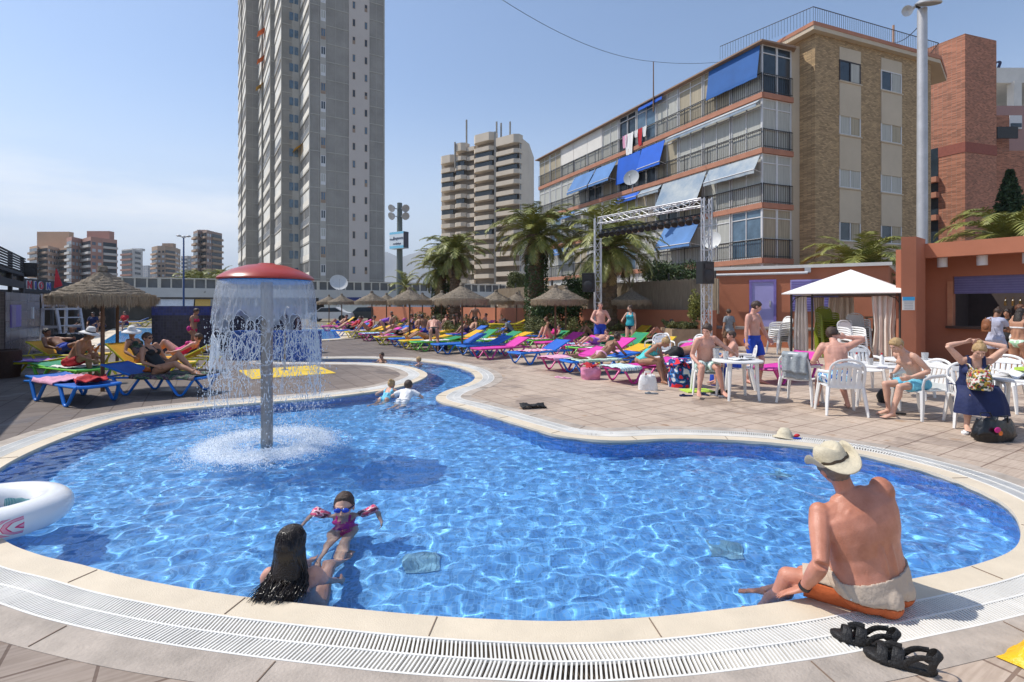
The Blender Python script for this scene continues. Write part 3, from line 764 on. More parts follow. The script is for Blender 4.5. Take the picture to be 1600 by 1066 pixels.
def pmat(name, cols, sc=5, rough=.85, mode='noise', rot=0):
    """printed cloth: bold patches of the given colours"""
    if name in MT: return MT[name]
    m = bpy.data.materials.new(name); m.use_nodes = True; t = m.node_tree; b = bsdf(m); b.inputs['Roughness'].default_value = rough
    tc = nd(t, 'TexCoord')
    if mode == 'stripe':
        mp = nd(t, 'Mapping'); mp.inputs['Rotation'].default_value = (0, 0, rot if rot < 1 else 0); t.links.new(tc.outputs['Object'], mp.inputs[0])
        n = nd(t, 'TexWave'); n.bands_direction = 'Z' if rot > 1 else 'X'; n.inputs['Scale'].default_value = sc; n.inputs['Distortion'].default_value = .4; t.links.new(mp.outputs[0], n.inputs[0]); o = n.outputs[1] if len(n.outputs) > 1 else n.outputs[0]
    elif mode == 'voro':
        n = nd(t, 'TexVoronoi'); n.inputs['Scale'].default_value = sc; t.links.new(tc.outputs['Object'], n.inputs['Vector'])
        s_ = nd(t, 'SeparateColor'); t.links.new(n.outputs['Color'], s_.inputs[0]); o = s_.outputs[0]
    else:
        n = nd(t, 'TexNoise'); n.inputs['Scale'].default_value = sc; n.inputs['Detail'].default_value = 1; t.links.new(tc.outputs['Object'], n.inputs['Vector']); o = n.outputs[0]
    r = nd(t, 'ValToRGB'); r.color_ramp.interpolation = 'CONSTANT'; e = r.color_ramp.elements
    lo, hi = (.36, .64) if mode == 'noise' else (0, 1)
    while len(e) < len(cols): e.new(.5)
    for i, c in enumerate(cols): e[i].position = (0 if i == 0 else lo + (hi - lo) * i / len(cols)); e[i].color = (*c, 1)
    t.links.new(o, r.inputs[0]); t.links.new(r.outputs[0], b.inputs['Base Color']); MT[name] = m
    n2 = nd(t, 'TexNoise'); n2.inputs['Scale'].default_value = 60; bp = nd(t, 'Bump'); bp.inputs['Strength'].default_value = .3; bp.inputs['Distance'].default_value = .01
    t.links.new(tc.outputs['Object'], n2.inputs['Vector']); t.links.new(n2.outputs[0], bp.inputs['Height']); t.links.new(bp.outputs[0], b.inputs['Normal']); return m
CL = dict(white=mat('cloth_white', (.76, .75, .74), .85, .05, 6, .5, 30), pink=mat('cloth_pink', (.72, .36, .50), .85, .12, 6, .5, 30), grey=mat('cloth_grey', (.20, .22, .24), .85, .15, 6, .5, 30), red=mat('cloth_red', (.50, .02, .03), .8, .15, 6, .5, 30),
    navy=mat('cloth_navy', (.008, .016, .075), .75, .2, 6, .4, 20), blue=mat('cloth_blue', (.010, .055, .42), .75, .15, 6, .4, 20), teal=mat('cloth_teal', (.02, .42, .46), .7, .15, 6, .4, 20), black=mat('cloth_black', (.008, .008, .009), .7, .2, 6, .4, 20), aqua=mat('cloth_aqua', (.16, .52, .68), .7, .1, 6, .4, 20),
    cream=mat('cloth_cream', (.66, .58, .48), .8, .06, 4, .2, 30), lime=mat('cloth_lime', (.45, .65, .08), .6, .1), orange=mat('cloth_orange', (.75, .18, .03), .8, .15, 6, .4, 20), magenta=mat('cloth_magenta', (.62, .02, .22), .7, .1), brown=mat('cloth_brown', (.16, .09, .05), .8, .2), green=mat('cloth_green', (.02, .28, .13), .8, .2), purple=mat('cloth_purple', (.28, .10, .50), .8, .1))
PR = dict(pinkflower=pmat('print_pink', [(.75, .72, .72), (.60, .05, .20), (.75, .40, .50)], 9), floral=pmat('print_floral', [(.62, .57, .48), (.34, .03, .04), (.46, .28, .04), (.03, .05, .02), (.6, .56, .5), (.10, .12, .05)], 42, mode='voro'),
    bluewhite=pmat('print_bluewhite', [(.72, .74, .76), (.02, .12, .45), (.35, .62, .75)], 10), redblue=pmat('print_redblue', [(.70, .02, .03), (.02, .05, .25), (.01, .02, .08), (.03, .16, .42), (.66, .66, .68)], 6), greenwhite=pmat('print_greenwhite', [(.55, .70, .55), (.72, .74, .66), (.35, .55, .35)], 8),
    rainbow=pmat('print_rainbow', [(.05, .15, .6), (.75, .6, .05), (.6, .05, .1), (.05, .5, .3), (.7, .3, .05)], 3, mode='stripe'), palm=pmat('print_palm', [(.60, .72, .70), (.32, .52, .42), (.70, .76, .74)], 14), camo=pmat('print_dark', [(.02, .05, .04), (.09, .14, .08), (.05, .02, .05), (.16, .12, .12)], 9),
    stripes=pmat('print_stripes', [(.72, .72, .75), (.10, .12, .30)], 14, mode='stripe', rot=1.57), aquawhite=pmat('print_aqua', [(.70, .76, .78), (.08, .35, .45), (.35, .62, .66), (.75, .78, .78)], 4, mode='stripe', rot=.6))
# straw parasol
straw = mat('straw_grey', (.235, .19, .14), .95, .40, 14, .9, 70, stretch=(1, 1, .35)); strawl = mat('straw_light', (.38, .29, .19), .95, .4, 40, .5, 60, stretch=(3, 3, .2)); wood = mat('pole_wood', (.17, .095, .05), .75, .3, 6, .4, 40, stretch=(3, 3, .3))
def make_parasol(seed):
    rd = random.Random(seed); t = thing('straw_parasol', '', 'parasol'); RAD = 1.0
    MB().tube([(0, 0, 0), (.008, 0, 1.2), (0, 0, 2.42)], [.042, .040, .036], 10).build('pole', wood, t, smooth=60)
    m = MB(); pr = []; n = 9
    for i in range(n + 1):
        k = i / n; r = .07 + (RAD - .07) * k; z = 2.42 - .50 * k ** .85
        pr += [(r, z), (r + .012, z - .028)]
    def wob(r, z, g, i):
        q = NZ.noise(V((cos(g) * 3, sin(g) * 3, z * 4 + seed))); q2 = NZ.noise(V((cos(g) * 14 * r, sin(g) * 14 * r, z * 9)))
        return r * (1 + .035 * q + .02 * q2), z + .022 * q + .016 * q2
    m.lathe([(.001, 2.52), (.085, 2.50), (.10, 2.42)] + pr, 72, wob=wob)
    m.lathe([(RAD + .005, 1.88), (RAD * .6, 1.98), (.05, 2.28)], 36)
    c = m.build('canopy', straw, t, smooth=50)
    # loose straws on the roof and the ragged fringe below the brim
    f1 = MB(); f2 = MB()
    for i in range(1500):
        g = rd.random() * 2 * pi; k = sqrt(rd.random()); r = .10 + .9 * k; z = 2.42 - .50 * ((r - .07) / .93) ** .85 + .005
        L = rd.uniform(.05, .13); a = V((cos(g) * r, sin(g) * r, z)); sl_ = rd.uniform(-.35, .35)
        b = V((cos(g + sl_ * .2) * (r + L), sin(g + sl_ * .2) * (r + L), z - L * .52 + rd.uniform(-.015, .04))); q = V((-sin(g), cos(g), 0)) * rd.uniform(.002, .005)
        f1.quad(a - q, a + q, b)
    for i in range(2400):
        g = rd.random() * 2 * pi; r = RAD + rd.uniform(-.05, .03); cl = .5 + .5 * NZ.noise(V((g * 5, seed, 0))) * 2
        L = rd.uniform(.10, .20) + .14 * max(0, cl) * rd.random(); a = V((cos(g) * r, sin(g) * r, 1.93 + rd.uniform(-.01, .02)))
        b = V((cos(g + rd.uniform(-.02, .02)) * (r + rd.uniform(-.05, .03)), sin(g) * (r + rd.uniform(-.04, .03)), 1.92 - L)); q = V((-sin(g), cos(g), 0)) * rd.uniform(.003, .007)
        f2.quad(a - q, a + q, b + q * .3, b - q * .3)
    f1.build('loose_straw', straw, c, fix=False); f2.build('fringe', strawl, c, fix=False)
    return t
PARA = [make_parasol(1), make_parasol(5)]; NPA = [0]
def parasol(x, y, label, k=0, sc=1.0, at=None, tilt=0):
    p = V((at[0], at[1], 0)) if at else G(x, y)
    t = dup(PARA[k], p, random.random() * 6, label, group='straw parasols over the loungers', scale=(sc, sc, sc)); return t
# moulded plastic chair
def make_chair(m):
    t = thing('plastic_chair', '', 'chair'); W = .24
    q = MB(); vs = []; fs = []
    for i in range(7):
        for j in range(7):
            x = -W + 2 * W * j / 6; y = -.21 + .43 * i / 6; z = .43 - .02 * (1 - (x / W) ** 2) + (.012 if i > 4 else 0) - (.02 if i == 6 else 0); vs.append((x * (1 - .06 * (6 - i) / 6), y, z))
    n0 = len(vs); vs += [(a, b, c - .012) for a, b, c in vs]
    for i in range(6):
        for j in range(6):
            k = i * 7 + j; fs.append((k, k + 1, k + 8, k + 7)); fs.append((n0 + k, n0 + k + 7, n0 + k + 8, n0 + k + 1))
    for i in range(6):
        for k, d in ((i * 7, 7), (i * 7 + 6, 7), (i, 1), (42 + i, 1)): fs.append((k, k + d, k + d + n0, k + n0))
    q.add(vs, fs); q.build('seat', m, t, smooth=40)
    q = MB(); arch = []
    for i in range(17):
        a = pi * i / 16; x = -cos(a) * .245; z = .60 + .26 * sin(a) ** .6; arch.append((x * (1 if sin(a) > .2 else .97), -.235 - (z - .42) * .22, z))
    arch = [(-.235, -.215, .40)] + arch + [(.235, -.215, .40)]
    q.tube(arch, .020, 6, sq=.6, up=(0, 1, 0))
    top = [(x, -.245 - (z - .42) * .22, z) for x, z in ((-.17, .755), (0, .79), (.17, .755))]; q.tube(top, .035, 6, sq=.3, up=(0, 1, 0))
    for i in range(6):
        x = -.165 + .066 * i; zt = .84 - abs(x) * .6
        q.tube([(x, -.225, .415), (x * 1.02, -.262, .6), (x * 1.05, -.235 - (zt - .42) * .22, zt)], .0265, 6, sq=.28, up=(0, 1, 0))
    q.box((0, -.232, .47), (.42, .014, .10)); q.box((0, -.30, .765), (.36, .014, .07), mat=Matrix.Rotation(R(12), 3, 'X'))
    q.build('backrest', m, t, smooth=50)
    for sx in (-1, 1):
        q = MB(); q.tube([(sx * .24, -.27, .66), (sx * .275, -.10, .655), (sx * .275, .10, .64), (sx * .262, .19, .60), (sx * .255, .21, .50), (sx * .25, .20, .42)], [.020, .026, .026, .022, .020, .020], 6, sq=.5, up=(1, 0, 0)); q.build('armrest', m, t, smooth=50)
        for y0, y1 in ((.20, .25), (-.21, -.29)):
            q = MB(); q.tube([(sx * .235, y0, .43), (sx * .262, (y0 + y1) / 2, .2), (sx * .28, y1, 0)], [.042, .036, .026], 6, sq=.7); q.build('leg', m, t, smooth=50)
    return t
wplas = mat('white_plastic', (.78, .77, .75), .4, .05, 2); gplas = mat('olive_plastic', (.22, .26, .015), .4, .08, 2)
CH = make_chair(wplas)
def chair(loc, rz, label, group='white plastic chairs', col=None):
    return dup(CH, loc, rz, label, group=group, sub={'white_plastic': col} if col else None)
def table(loc, label, r=.43, h=.70):
    t = thing('plastic_table', label, 'table', loc, random.random(), 'round white plastic tables')
    MB().lathe([(.001, h), (r - .02, h), (r, h - .008), (r, h - .035), (r - .015, h - .035), (r - .015, h - .015), (.001, h - .014)], 40).build('tabletop', wplas, t, smooth=30)
    for k in range(4):
        a = pi / 4 + k * pi / 2; c, s_ = cos(a), sin(a)
        MB().tube([(c * (r - .10), s_ * (r - .10), h - .02), (c * (r - .08), s_ * (r - .08), .3), (c * (r - .05), s_ * (r - .05), 0)], [.038, .030, .022], 6).build('leg', wplas, t, smooth=50)
    return t
# vegetation
leafA = mat('palm_leaf', (.15, .19, .035), .5, .35, 3, col2=(.32, .31, .07)); leafD = mat('palm_leaf_dry', (.30, .22, .10), .8, .3, 3); bark = mat('palm_trunk', (.13, .085, .05), .95, .5, 9, .9, 22, stretch=(1, 1, .6))
ivy = mat('ivy_leaf', (.05, .09, .02), .5, .5, 8); bush = mat('bush_leaf', (.05, .085, .022), .55, .45, 6); bushl = mat('ground_leaf', (.10, .125, .03), .6, .45, 8, col2=(.20, .20, .06)); cypl = mat('cypress_leaf', (.022, .05, .014), .7, .5, 6)
def frond(mb, L, elev, az, rd, w=.42, droop=1.0, dry=False, c=(0, 0, 0)):
    n = 13; p = V(c); e = elev; pts = [p.copy()]; ds = []
    for i in range(n):
        d = V((cos(e) * cos(az), cos(e) * sin(az), sin(e))); ds.append(d); p = p + d * (L / n); pts.append(p.copy()); e -= droop * (.05 + .17 * (i / n)) * (1.15 if elev > .6 else .9)
    ds.append(ds[-1]); side = V((-sin(az), cos(az), 0))
    mb.tube(pts, [.028 * (1 - .8 * i / n) for i in range(n + 1)], 4, cap=False)
    N = 44
    for k in range(N):
        u = .12 + .88 * k / (N - 1); i = min(n - 1, int(u * n)); q = pts[i].lerp(pts[i + 1], u * n - i); d = ds[i]; up = side.cross(d) * -1
        if up.z < 0: up = -up
        l = L * w * .5 * (sin(pi * min(1, u * .92 + .10)) ** .6) * rd.uniform(.85, 1.1)
        for sx in (-1, 1):
            tip = q + side * sx * l * .72 + d * l * .62 + up * l * .12 - V((0, 0, 1)) * l * rd.uniform(.15, .45)
            mid = q.lerp(tip, .5) + up * l * .07; wd = d * (.018 + .010 * rd.random()) * (L / 2.2)
            mb.add([q - wd * .6, q + wd * .6, mid + wd, tip, mid - wd], [(0, 1, 2, 4), (4, 2, 3)])
def palm(label, loc, h=5, r=.28, L=2.4, n=46, seed=1, trunk_ivy=False, group=None, cat='palm tree', dry=4, spread=1.0):
    rd = random.Random(seed); t = thing('palm_tree', label, cat, loc, 0, group)
    m = MB(); pr = []; k = int(h / .09)
    m.lathe([(r * (1.25 - .35 * min(1, i / k * 3)) * (1.0 + (.10 if i % 2 else 0)) * (1.25 if i > k - 5 else 1), h * i / k) for i in range(k + 1)], 14, wob=lambda a, z, g, i: (a * (1 + .16 * NZ.noise(V((cos(g) * 4, sin(g) * 4, z * 6)))), z))
    m.build('trunk', bark, t, smooth=False)
    c = MB()
    for i in range(n):
        u = i / n; el = R(80 - 112 * u ** 1.05) + rd.uniform(-.1, .1)
        frond(c, L * rd.uniform(.85, 1.1) * (.8 + .35 * sin(pi * min(1, u + .2))), el, i * 2.39996 + rd.uniform(-.15, .15), rd, droop=rd.uniform(.8, 1.35) * spread, c=(0, 0, h - .05))
    c.build('crown', leafA, t, fix=False)
    if dry:
        c = MB()
        for i in range(dry): frond(c, L * rd.uniform(.6, .9), R(-35) + rd.uniform(-.3, .2), i * 2.1 + rd.random(), rd, droop=1.2, c=(0, 0, h - .15))
        c.build('dead_fronds', leafD, t, fix=False)
    if trunk_ivy:
        c = MB()
        for i in range(2600):
            z = rd.random() ** .8 * h * .8; g = rd.random() * 2 * pi; rr = r * (1.25 - .2 * z / h) + rd.uniform(0, .14); c_ = V((cos(g) * rr, sin(g) * rr, z)); leafq(c, c_, rd, .06)
        c.build('ivy', ivy, t, fix=False)
    return t
def leafq(mb, c, rd, s_, up=0):
    a = V((rd.gauss(0, 1), rd.gauss(0, 1), rd.gauss(0, 1) + up)).normalized(); b = a.orthogonal().normalized(); b.rotate(Matrix.Rotation(rd.random() * 6.28, 3, a)); d = a.cross(b)
    s_ = s_ * rd.uniform(.7, 1.3); mb.add([c - b * s_, c + d * s_ * .5, c + b * s_, c - d * s_ * .5], [(0, 1, 2, 3)])
def blob_leaves(mb, c, r, n, rd, s_, shell=.55):
    """leaves spread through an uneven crown made of lumps"""
    lumps = [(V((rd.uniform(-.55, .55) * r[0], rd.uniform(-.55, .55) * r[1], rd.uniform(-.5, .6) * r[2])), rd.uniform(.35, .6)) for _ in range(12)]
    for i in range(n):
        o, k = lumps[rd.randrange(12)]; v = V((rd.gauss(0, 1), rd.gauss(0, 1), rd.gauss(0, 1))).normalized() * (shell + (1 - shell) * rd.random()); leafq(mb, V(c) + o + V((v.x * r[0] * k, v.y * r[1] * k, v.z * r[2] * k)), rd, s_)
# ---------------------------------------------------------------- buildings
class Fc:
    """an upright wall line from a to b (plan points); the outside faces the camera"""
    def __init__(s, a, b):
        s.a = V((a[0], a[1], 0)); s.b = V((b[0], b[1], 0)); s.d = (s.b - s.a); s.L = s.d.length; s.d.normalize()
        s.n = V((s.d.y, -s.d.x, 0)); mid = (s.a + s.b) / 2
        if s.n.dot(-mid) < 0: s.n = -s.n
        s.rz = atan2(s.d.y, s.d.x)
    def s(self, x):                                  # where photo column x meets the wall line
        k = (x - 800) / FP; return (k * self.a.y - self.a.x) / (self.d.x - k * self.d.y)
    def z(self, x, y): p = self.a + self.d * self.s(x); return HC - (y - HY) / FP * p.y
    def p(self, s, z, o=0): q = self.a + self.d * s + self.n * o; return V((q.x, q.y, z))
    def b_(self, mb, s0, s1, z0, z1, o0=0, o1=.05):
        c = (self.p(s0, z0, o0) + self.p(s1, z1, o1)) / 2; return mb.box(c, (abs(s1 - s0), abs(o1 - o0), abs(z1 - z0)), self.rz)
def part(name, m, parent, f, *boxes):
    mb = MB()
    for q in boxes: f.b_(mb, *q)
    return mb.build(name, m, parent)
glassd = mat('glass_dark', (.03, .045, .06), .12, .3, 1.5); glassb = mat('glass_blue', (.10, .16, .22), .15, .3, 1.5); curt = mat('curtain_white', (.42, .42, .38), .7, .22, 3, .3, 12, stretch=(6, 6, .2)); curtg = mat('curtain_green', (.28, .28, .12), .7, .2, 3, stretch=(6, 6, .2)); curty = mat('curtain_cream', (.36, .31, .22), .7, .3, 3, stretch=(6, 6, .2))
alu = mat('white_frame', (.62, .62, .62), .45, .06); iron = mat('iron_rail', (.035, .035, .035), .6, .1); whw = mat('white_wall', (.66, .63, .58), .8, .08, .8)
creamw = mat('cream_render', (.52, .44, .33), .85, .07, .7); orng = mat('orange_render', (.46, .165, .085), .85, .10, .8, .15, 40); terr = mat('terracotta', (.42, .19, .12), .85, .12, 2)
brownb = tile_mat('brown_brick', (.42, .29, .155), (.25, .18, .11), (.26, .072), grout=.010, rough=.9, var=.32, vert=True, off=.5, big=(.8, .8, .8))
redb = tile_mat('red_brick', (.40, .155, .09), (.34, .23, .17), (.28, .085), grout=.010, rough=.9, var=.35, vert=True, off=.5, big=(.75, .78, .78))
conc_d = mat('tower_concrete', (.29, .275, .25), .9, .16, .35, .15, 4); conc_l = mat('tower_concrete_light', (.42, .40, .36), .85, .12, .4); plast = mat('tower_plaster', (.52, .47, .43), .85, .05, .2); bal_l = mat('balcony_cream', (.78, .73, .64), .8, .10, .3)
# --- the tall tower
tw = thing('tower_block', 'towering grey concrete apartment tower with stepped bays and white balconies', 'tower block', (-25, 85, 0))
def rel(o): o.parent = tw; o.location = (25, -85, 0); return o
U = V((.87, .493, 0)); W_ = V((-.52, .854, 0)); H_T = 76.0; FL = 2.8
def hit(a, d, x): k = (x - 800) / FP; return (k * a.y - a.x) / (d.x - k * d.y)
C0 = V((-316 / FP * 78, 78, 0)); poly = []
R0 = C0 + U * hit(C0, U, 600); seq = [('F', R0, C0)]; c = C0
for kind, x in (('S', 470), ('F', 440), ('S', 429.5), ('F', 422.5), ('S', 412), ('F', 409), ('S', 404), ('F', 384.5), ('S', 379), ('F', 377), ('S', 372.5)):
    d = W_ if kind == 'S' else -U
    n_ = c + d * hit(c, d, x); seq.append((kind, c, n_)); c = n_
poly = [R0, C0] + [q[2] for q in seq[1:]]; back = R0 + W_ * 34; poly += [c + U * 6, back]
rel(MB().prism([(p.x, p.y) for p in poly], 0, H_T).build('wall', conc_d))
nf = int(H_T / FL); wcount = 0
bnd = MB(); bwl = MB(); lt = MB(); balc = MB(); bdark = MB(); rails = MB()
for kind, a, b in seq:
    f = Fc(a, b); L = f.L
    for k in range(nf + 1):
        z = k * FL
        if kind == 'F': f.b_(bnd, -.02, L + .02, z - .06, z + .06, 0, .05)
        else:
            f.b_(bnd, -.02, L, z - .14, z + .14, 0, .12)
            f.b_(balc, .10, L - .05, z + .14, z + 1.02 - (.0 if k % 5 else .9), .02, .10)
            if k % 5 == 0 or k % 7 == 3:
                for i in range(int(L / .25)): f.b_(rails, .12 + i * .25, .16 + i * .25, z + .14, z + 1.05, .04, .07)
                f.b_(rails, .1, L - .1, z + 1.05, z + 1.1, .03, .08)
            if (k * 7 + int(a.y)) % 3: f.b_(bdark, .35, L * .55, z + 1.05, z + 2.45, .0, .03)
            else: f.b_(lt, .2, L - .2, z + 1.05, z + 2.55, .0, .03)
    if kind == 'F' and L > 1.5:
        n = max(2, int(L / 1.25))
        for i in range(n + 1): f.b_(bnd, L * i / n - .02, L * i / n + .02, 0, H_T, 0, .025)
    f.b_(bnd, -.10, .10, 0, H_T, -.05, .09)
rel(bnd.build('floor_bands', conc_l)); rel(balc.build('balcony_parapets', bal_l)); rel(bdark.build('recessed_openings', mat('recess_grey', (.13, .13, .13), .7, .4, .5)))['kind'] = 'stuff'; rel(lt.build('white_shutters', mat('shutter_white', (.72, .70, .64), .7, .15, .3)))['kind'] = 'stuff'; rel(rails.build('balcony_rails', alu))
f = Fc(C0, R0)
mb = MB(); f.b_(mb, f.s(545), f.s(577), 0, H_T, 0, .14); rel(mb.build('plaster_bay', plast))
mb = MB(); f.b_(mb, f.s(500), f.s(509.5), 0, H_T, 0, .10); rel(mb.build('window_bay', conc_l))
f2 = Fc(seq[2][1], seq[2][2]); mb = MB(); f2.b_(mb, f2.s(468), f2.s(456.5), 0, H_T, 0, .08); rel(mb.build('window_bay', conc_l))
wfr = mat('tower_window_frame', (.30, .22, .16), .7)
for k in range(1, nf):
    for x0, x1 in ((550.5, 554.8), (569.3, 573.6)):
        z = k * FL + .9
        mb = MB(); f.b_(mb, f.s(x0), f.s(x1), z, z + 1.15, .10, .17); o = rel(mb.build('window', wfr))
        mb = MB(); f.b_(mb, f.s(x0) + .07, f.s(x1) - .07, z + .07 + (.5 if (k * 3 + int(x0)) % 5 == 0 else 0), z + 1.08, .16, .176); mb.build('pane', [glassd, glassb][(k + int(x0)) % 3 == 0], o)
    z = k * FL + .5
    mb = MB(); f.b_(mb, f.s(501), f.s(508.6), z, z + 1.7, .06, .12); o = rel(mb.build('window', alu if k % 3 else wfr))
    mb = MB(); w0, w1 = f.s(501.5), f.s(508.1)
    for i in range(2): f.b_(mb, w0 + (w1 - w0) * i / 2 + .04, w0 + (w1 - w0) * (i + 1) / 2 - .04, z + .5, z + 1.62, .11, .126)
    mb.build('pane', [glassb, curt, glassd][k % 3], o)
mb = MB()
for k in range(1, nf):
    z = k * FL + .8
    for j in range(2): f2.b_(mb, f2.s(466) + j * .75, f2.s(466) + j * .75 + .6, z, z + 1.3, .05, .10)
rel(mb.build('bay_panes', glassb))['kind'] = 'stuff'
for x, y, c_ in ((414, 52, 'orange'), (413.5, 95, 'orange'), (411.5, 137, 'yel'), (472, 232, 'yel')):
    q = Fc(seq[5][1], seq[5][2]) if x < 420 else Fc(seq[1][1], seq[1][2])
    s0 = q.s(x); z = q.z(x, y); mb = MB()
    mb.quad(q.p(s0 - 1.2, z + .6, .1), q.p(s0 + 1.2, z + .6, .1), q.p(s0 + 1.2, z - .5, 1.3), q.p(s0 - 1.2, z - .5, 1.3))
    mb.quad(q.p(s0 - 1.2, z + .56, .1), q.p(s0 + 1.2, z + .56, .1), q.p(s0 + 1.2, z - .54, 1.3), q.p(s0 - 1.2, z - .54, 1.3))
    rel(mb.build('awning', mat('awn_' + c_, (.75, .17, .03) if c_ == 'orange' else (.72, .40, .04), .8)))
# --- generic far blocks
def highrise(name, label, pts, ytop, D0, fl, m1, m2, bandm, z0=0, roofbits=(), colw=3.0, bal=True, seed=1, shade=None):
    """pts: photo columns and depths of the visible outline, from the left; every step is a wall"""
    rd = random.Random(seed); c = [V((px(x, d), d, 0)) for x, d in pts]
    H = HC - (ytop - HY) / FP * D0; t = thing(name, label, 'apartment block', (c[0].x, c[0].y, 0))
    def rl(o): o.parent = t; o.location = -t.location; return o
    back = [c[-1] * 1.05, c[0] * 1.05]
    rl(MB().prism([(p.x, p.y) for p in c + back], z0, H).build('wall', m1)); wn = 0; rest = MB(); bands = MB()
    for i in range(len(c) - 1):
        f = Fc(c[i], c[i + 1]); n = max(1, round(f.L / colw)); K = int((H - z0) / fl)
        for k in range(K):
            z = z0 + k * fl
            if bal and i % 2 == 0:
                f.b_(bands, .2, f.L - .2, z, z + 1.0, 0, .9); f.b_(rest, .3, f.L - .3, z + 1.0, z + fl - .15, 0, .04)
                continue
            for j in range(n):
                s0 = f.L * (j + .22) / n; s1 = f.L * (j + .78) / n
                if wn < 96 and z > 2:
                    mb = MB(); f.b_(mb, s0, s1, z + 1.0, z + 2.3, 0, .12); rl(mb.build('window', rd.choice(m2))); wn += 1
                else: f.b_(rest, s0, s1, z + 1.0, z + 2.3, 0, .06)
    if bands.v: rl(bands.build('balconies', bandm))['kind'] = 'stuff'
    if rest.v: o = rl(rest.build('window_strips', glassd)); o['kind'] = 'stuff'
    for x0, x1, y1, d in roofbits:
        z1 = HC - (y1 - HY) / FP * d; a, b = px(x0, d), px(x1, d)
        rl(MB().box(((a + b) / 2, d + 1, (H + z1) / 2), (b - a, 3, z1 - H)).build('roof_house', m1))
    return t
far_o = mat('far_ochre', (.52, .34, .22), .9, .08, .1); far_b = mat('far_brown', (.34, .24, .20), .9, .1, .1); far_g = mat('far_grey', (.34, .32, .32), .9, .1, .1); far_w = mat('far_white', (.55, .53, .50), .9, .06, .1); far_t = mat('far_tan', (.38, .27, .19), .9, .1, .1); far_r = mat('far_redbrown', (.42, .23, .18), .9, .1, .1)
winw = mat('far_window_light', (.50, .55, .60), .3, .1)
highrise('apartment_block', 'stepped ochre and grey apartment block furthest to the left on the skyline', [(46, 262), (58, 255), (61, 262), (75, 255), (92, 268), (110, 262)], 385, 260, 3.0, far_o, [glassd, winw], far_t, roofbits=[(59, 109, 362, 275)], colw=2.6, seed=2)
highrise('apartment_block', 'brick and glass apartment block with bright blue windows, just right of the ochre block', [(104, 232), (112, 226), (128, 234), (142, 226), (160, 232), (183, 238)], 372, 232, 3.0, far_r, [winw, glassb, winw], far_w, roofbits=[(137, 172, 361, 240)], colw=2.8, seed=3)
highrise('apartment_block', 'small two tone block, red brown balconies beside a white gable', [(190, 300), (207, 294), (223, 306)], 390, 300, 3.0, far_w, [glassd], far_r, roofbits=[(206, 222, 388, 306)], colw=60, seed=4)
highrise('apartment_block', 'tan rounded apartment block with a raised roof house behind the blue lamp post', [(237, 330), (246, 322), (258, 322), (274, 332), (282, 344)], 386, 330, 3.0, far_t, [glassd, winw], far_o, roofbits=[(254, 271, 380, 336)], colw=3.2, seed=5)
highrise('apartment_block', 'low pale grey block in haze between the tan block and the brown one', [(283, 420), (293, 416), (303, 424)], 400, 420, 3.0, far_g, [winw], far_w, colw=3.5, seed=6)
highrise('apartment_block', 'dark brown ribbed apartment block standing nearest the grey tower', [(302, 250), (309, 244), (316, 248), (323, 243), (330, 247), (347, 256)], 362, 250, 3.0, far_b, [glassd, winw], far_t, roofbits=[(309, 322, 359, 252)], colw=2.6, seed=7)
highrise('apartment_block', 'faint blue grey distant block on the horizon behind the straw parasol', [(221, 900), (231, 890), (238, 905)], 415, 900, 3.0, far_g, [glassb], far_w, colw=8, bal=False, seed=8)
# --- cream block with deep balconies
cb = thing('balcony_tower', 'cream apartment tower with thick jutting balcony bands, right of the mountains', 'tower block', (-10, 155, 0))
def relc(o): o.parent = cb; o.location = (10, -155, 0); return o
def lin(x): return 163 + (145 - 163) * (x - 690) / (812 - 690)
CP = lambda x, dd=0: V((px(x, lin(x) + dd), lin(x) + dd, 0))
tops = [(690, 712, 243), (712, 729, 224), (729, 742, 222), (742, 773, 209), (775, 812, 213)]
cbw = mat('block_beige', (.68, .59, .48), .85, .07, .15); cbd = mat('block_wall', (.33, .28, .23), .9, .1, .1)
for x0, x1, yt in tops:
    a, b = CP(x0, 1.5), CP(x1, 1.5); H = HC - (yt - HY) / FP * lin((x0 + x1) / 2)
    relc(MB().prism([(a.x, a.y), (b.x, b.y), (b.x + 4, b.y + 16), (a.x + 4, a.y + 16)], 0, H - 1).build('wall', cbd))
    f = Fc(CP(x0, 0), CP(x1, 0)); K = int((H - 2) / 2.9); bm_ = MB(); pn = MB()
    for k in range(K + 1):
        z = H - 2.6 - k * 2.9
        if z < 0: break
        if x0 == 729:
            q1 = MB(); f.b_(q1, .2, f.L - .2, z, z + 1.2, -.8, .1); relc(q1.build('fin', cbw)); continue
        q = [f.p(0, 0, -1.5), f.p(0, 0, .3), f.p(1.2, 0, 1.3), f.p(f.L - 1.2, 0, 1.3), f.p(f.L, 0, .3), f.p(f.L, 0, -1.5)]
        mb = MB(); mb.prism([(v.x, v.y) for v in q], z, z + (1.25 if k else 2.4)); relc(mb.build('balcony', cbw))
        if k in (1, 2, 5, 9) or (x0 == 742 and k in (8, 9)):
            q1 = MB(); f.b_(q1, .6, f.L - .6, z - 1.6, z, .3, .5); relc(q1.build('glazing', glassd))
        else: q1 = MB(); f.b_(q1, .5, f.L * .5, z - 1.5, z - .1, -1.4, -1.3); relc(q1.build('window', glassd))
a, b, c2 = CP(773), CP(775), CP(812)
relc(MB().box(((a.x + b.x) / 2, a.y - 1, 26), (.6, 1.2, 52)).build('column', conc_l))
f = Fc((c2.x, c2.y), (px(827, 152), 152)); H = HC - (218 - HY) / FP * 148
relc(MB().prism([(c2.x, c2.y), (px(827, 152), 152), (px(827, 152) + 2, 166), (c2.x, 162)], 0, H).build('side_wall', cbw))
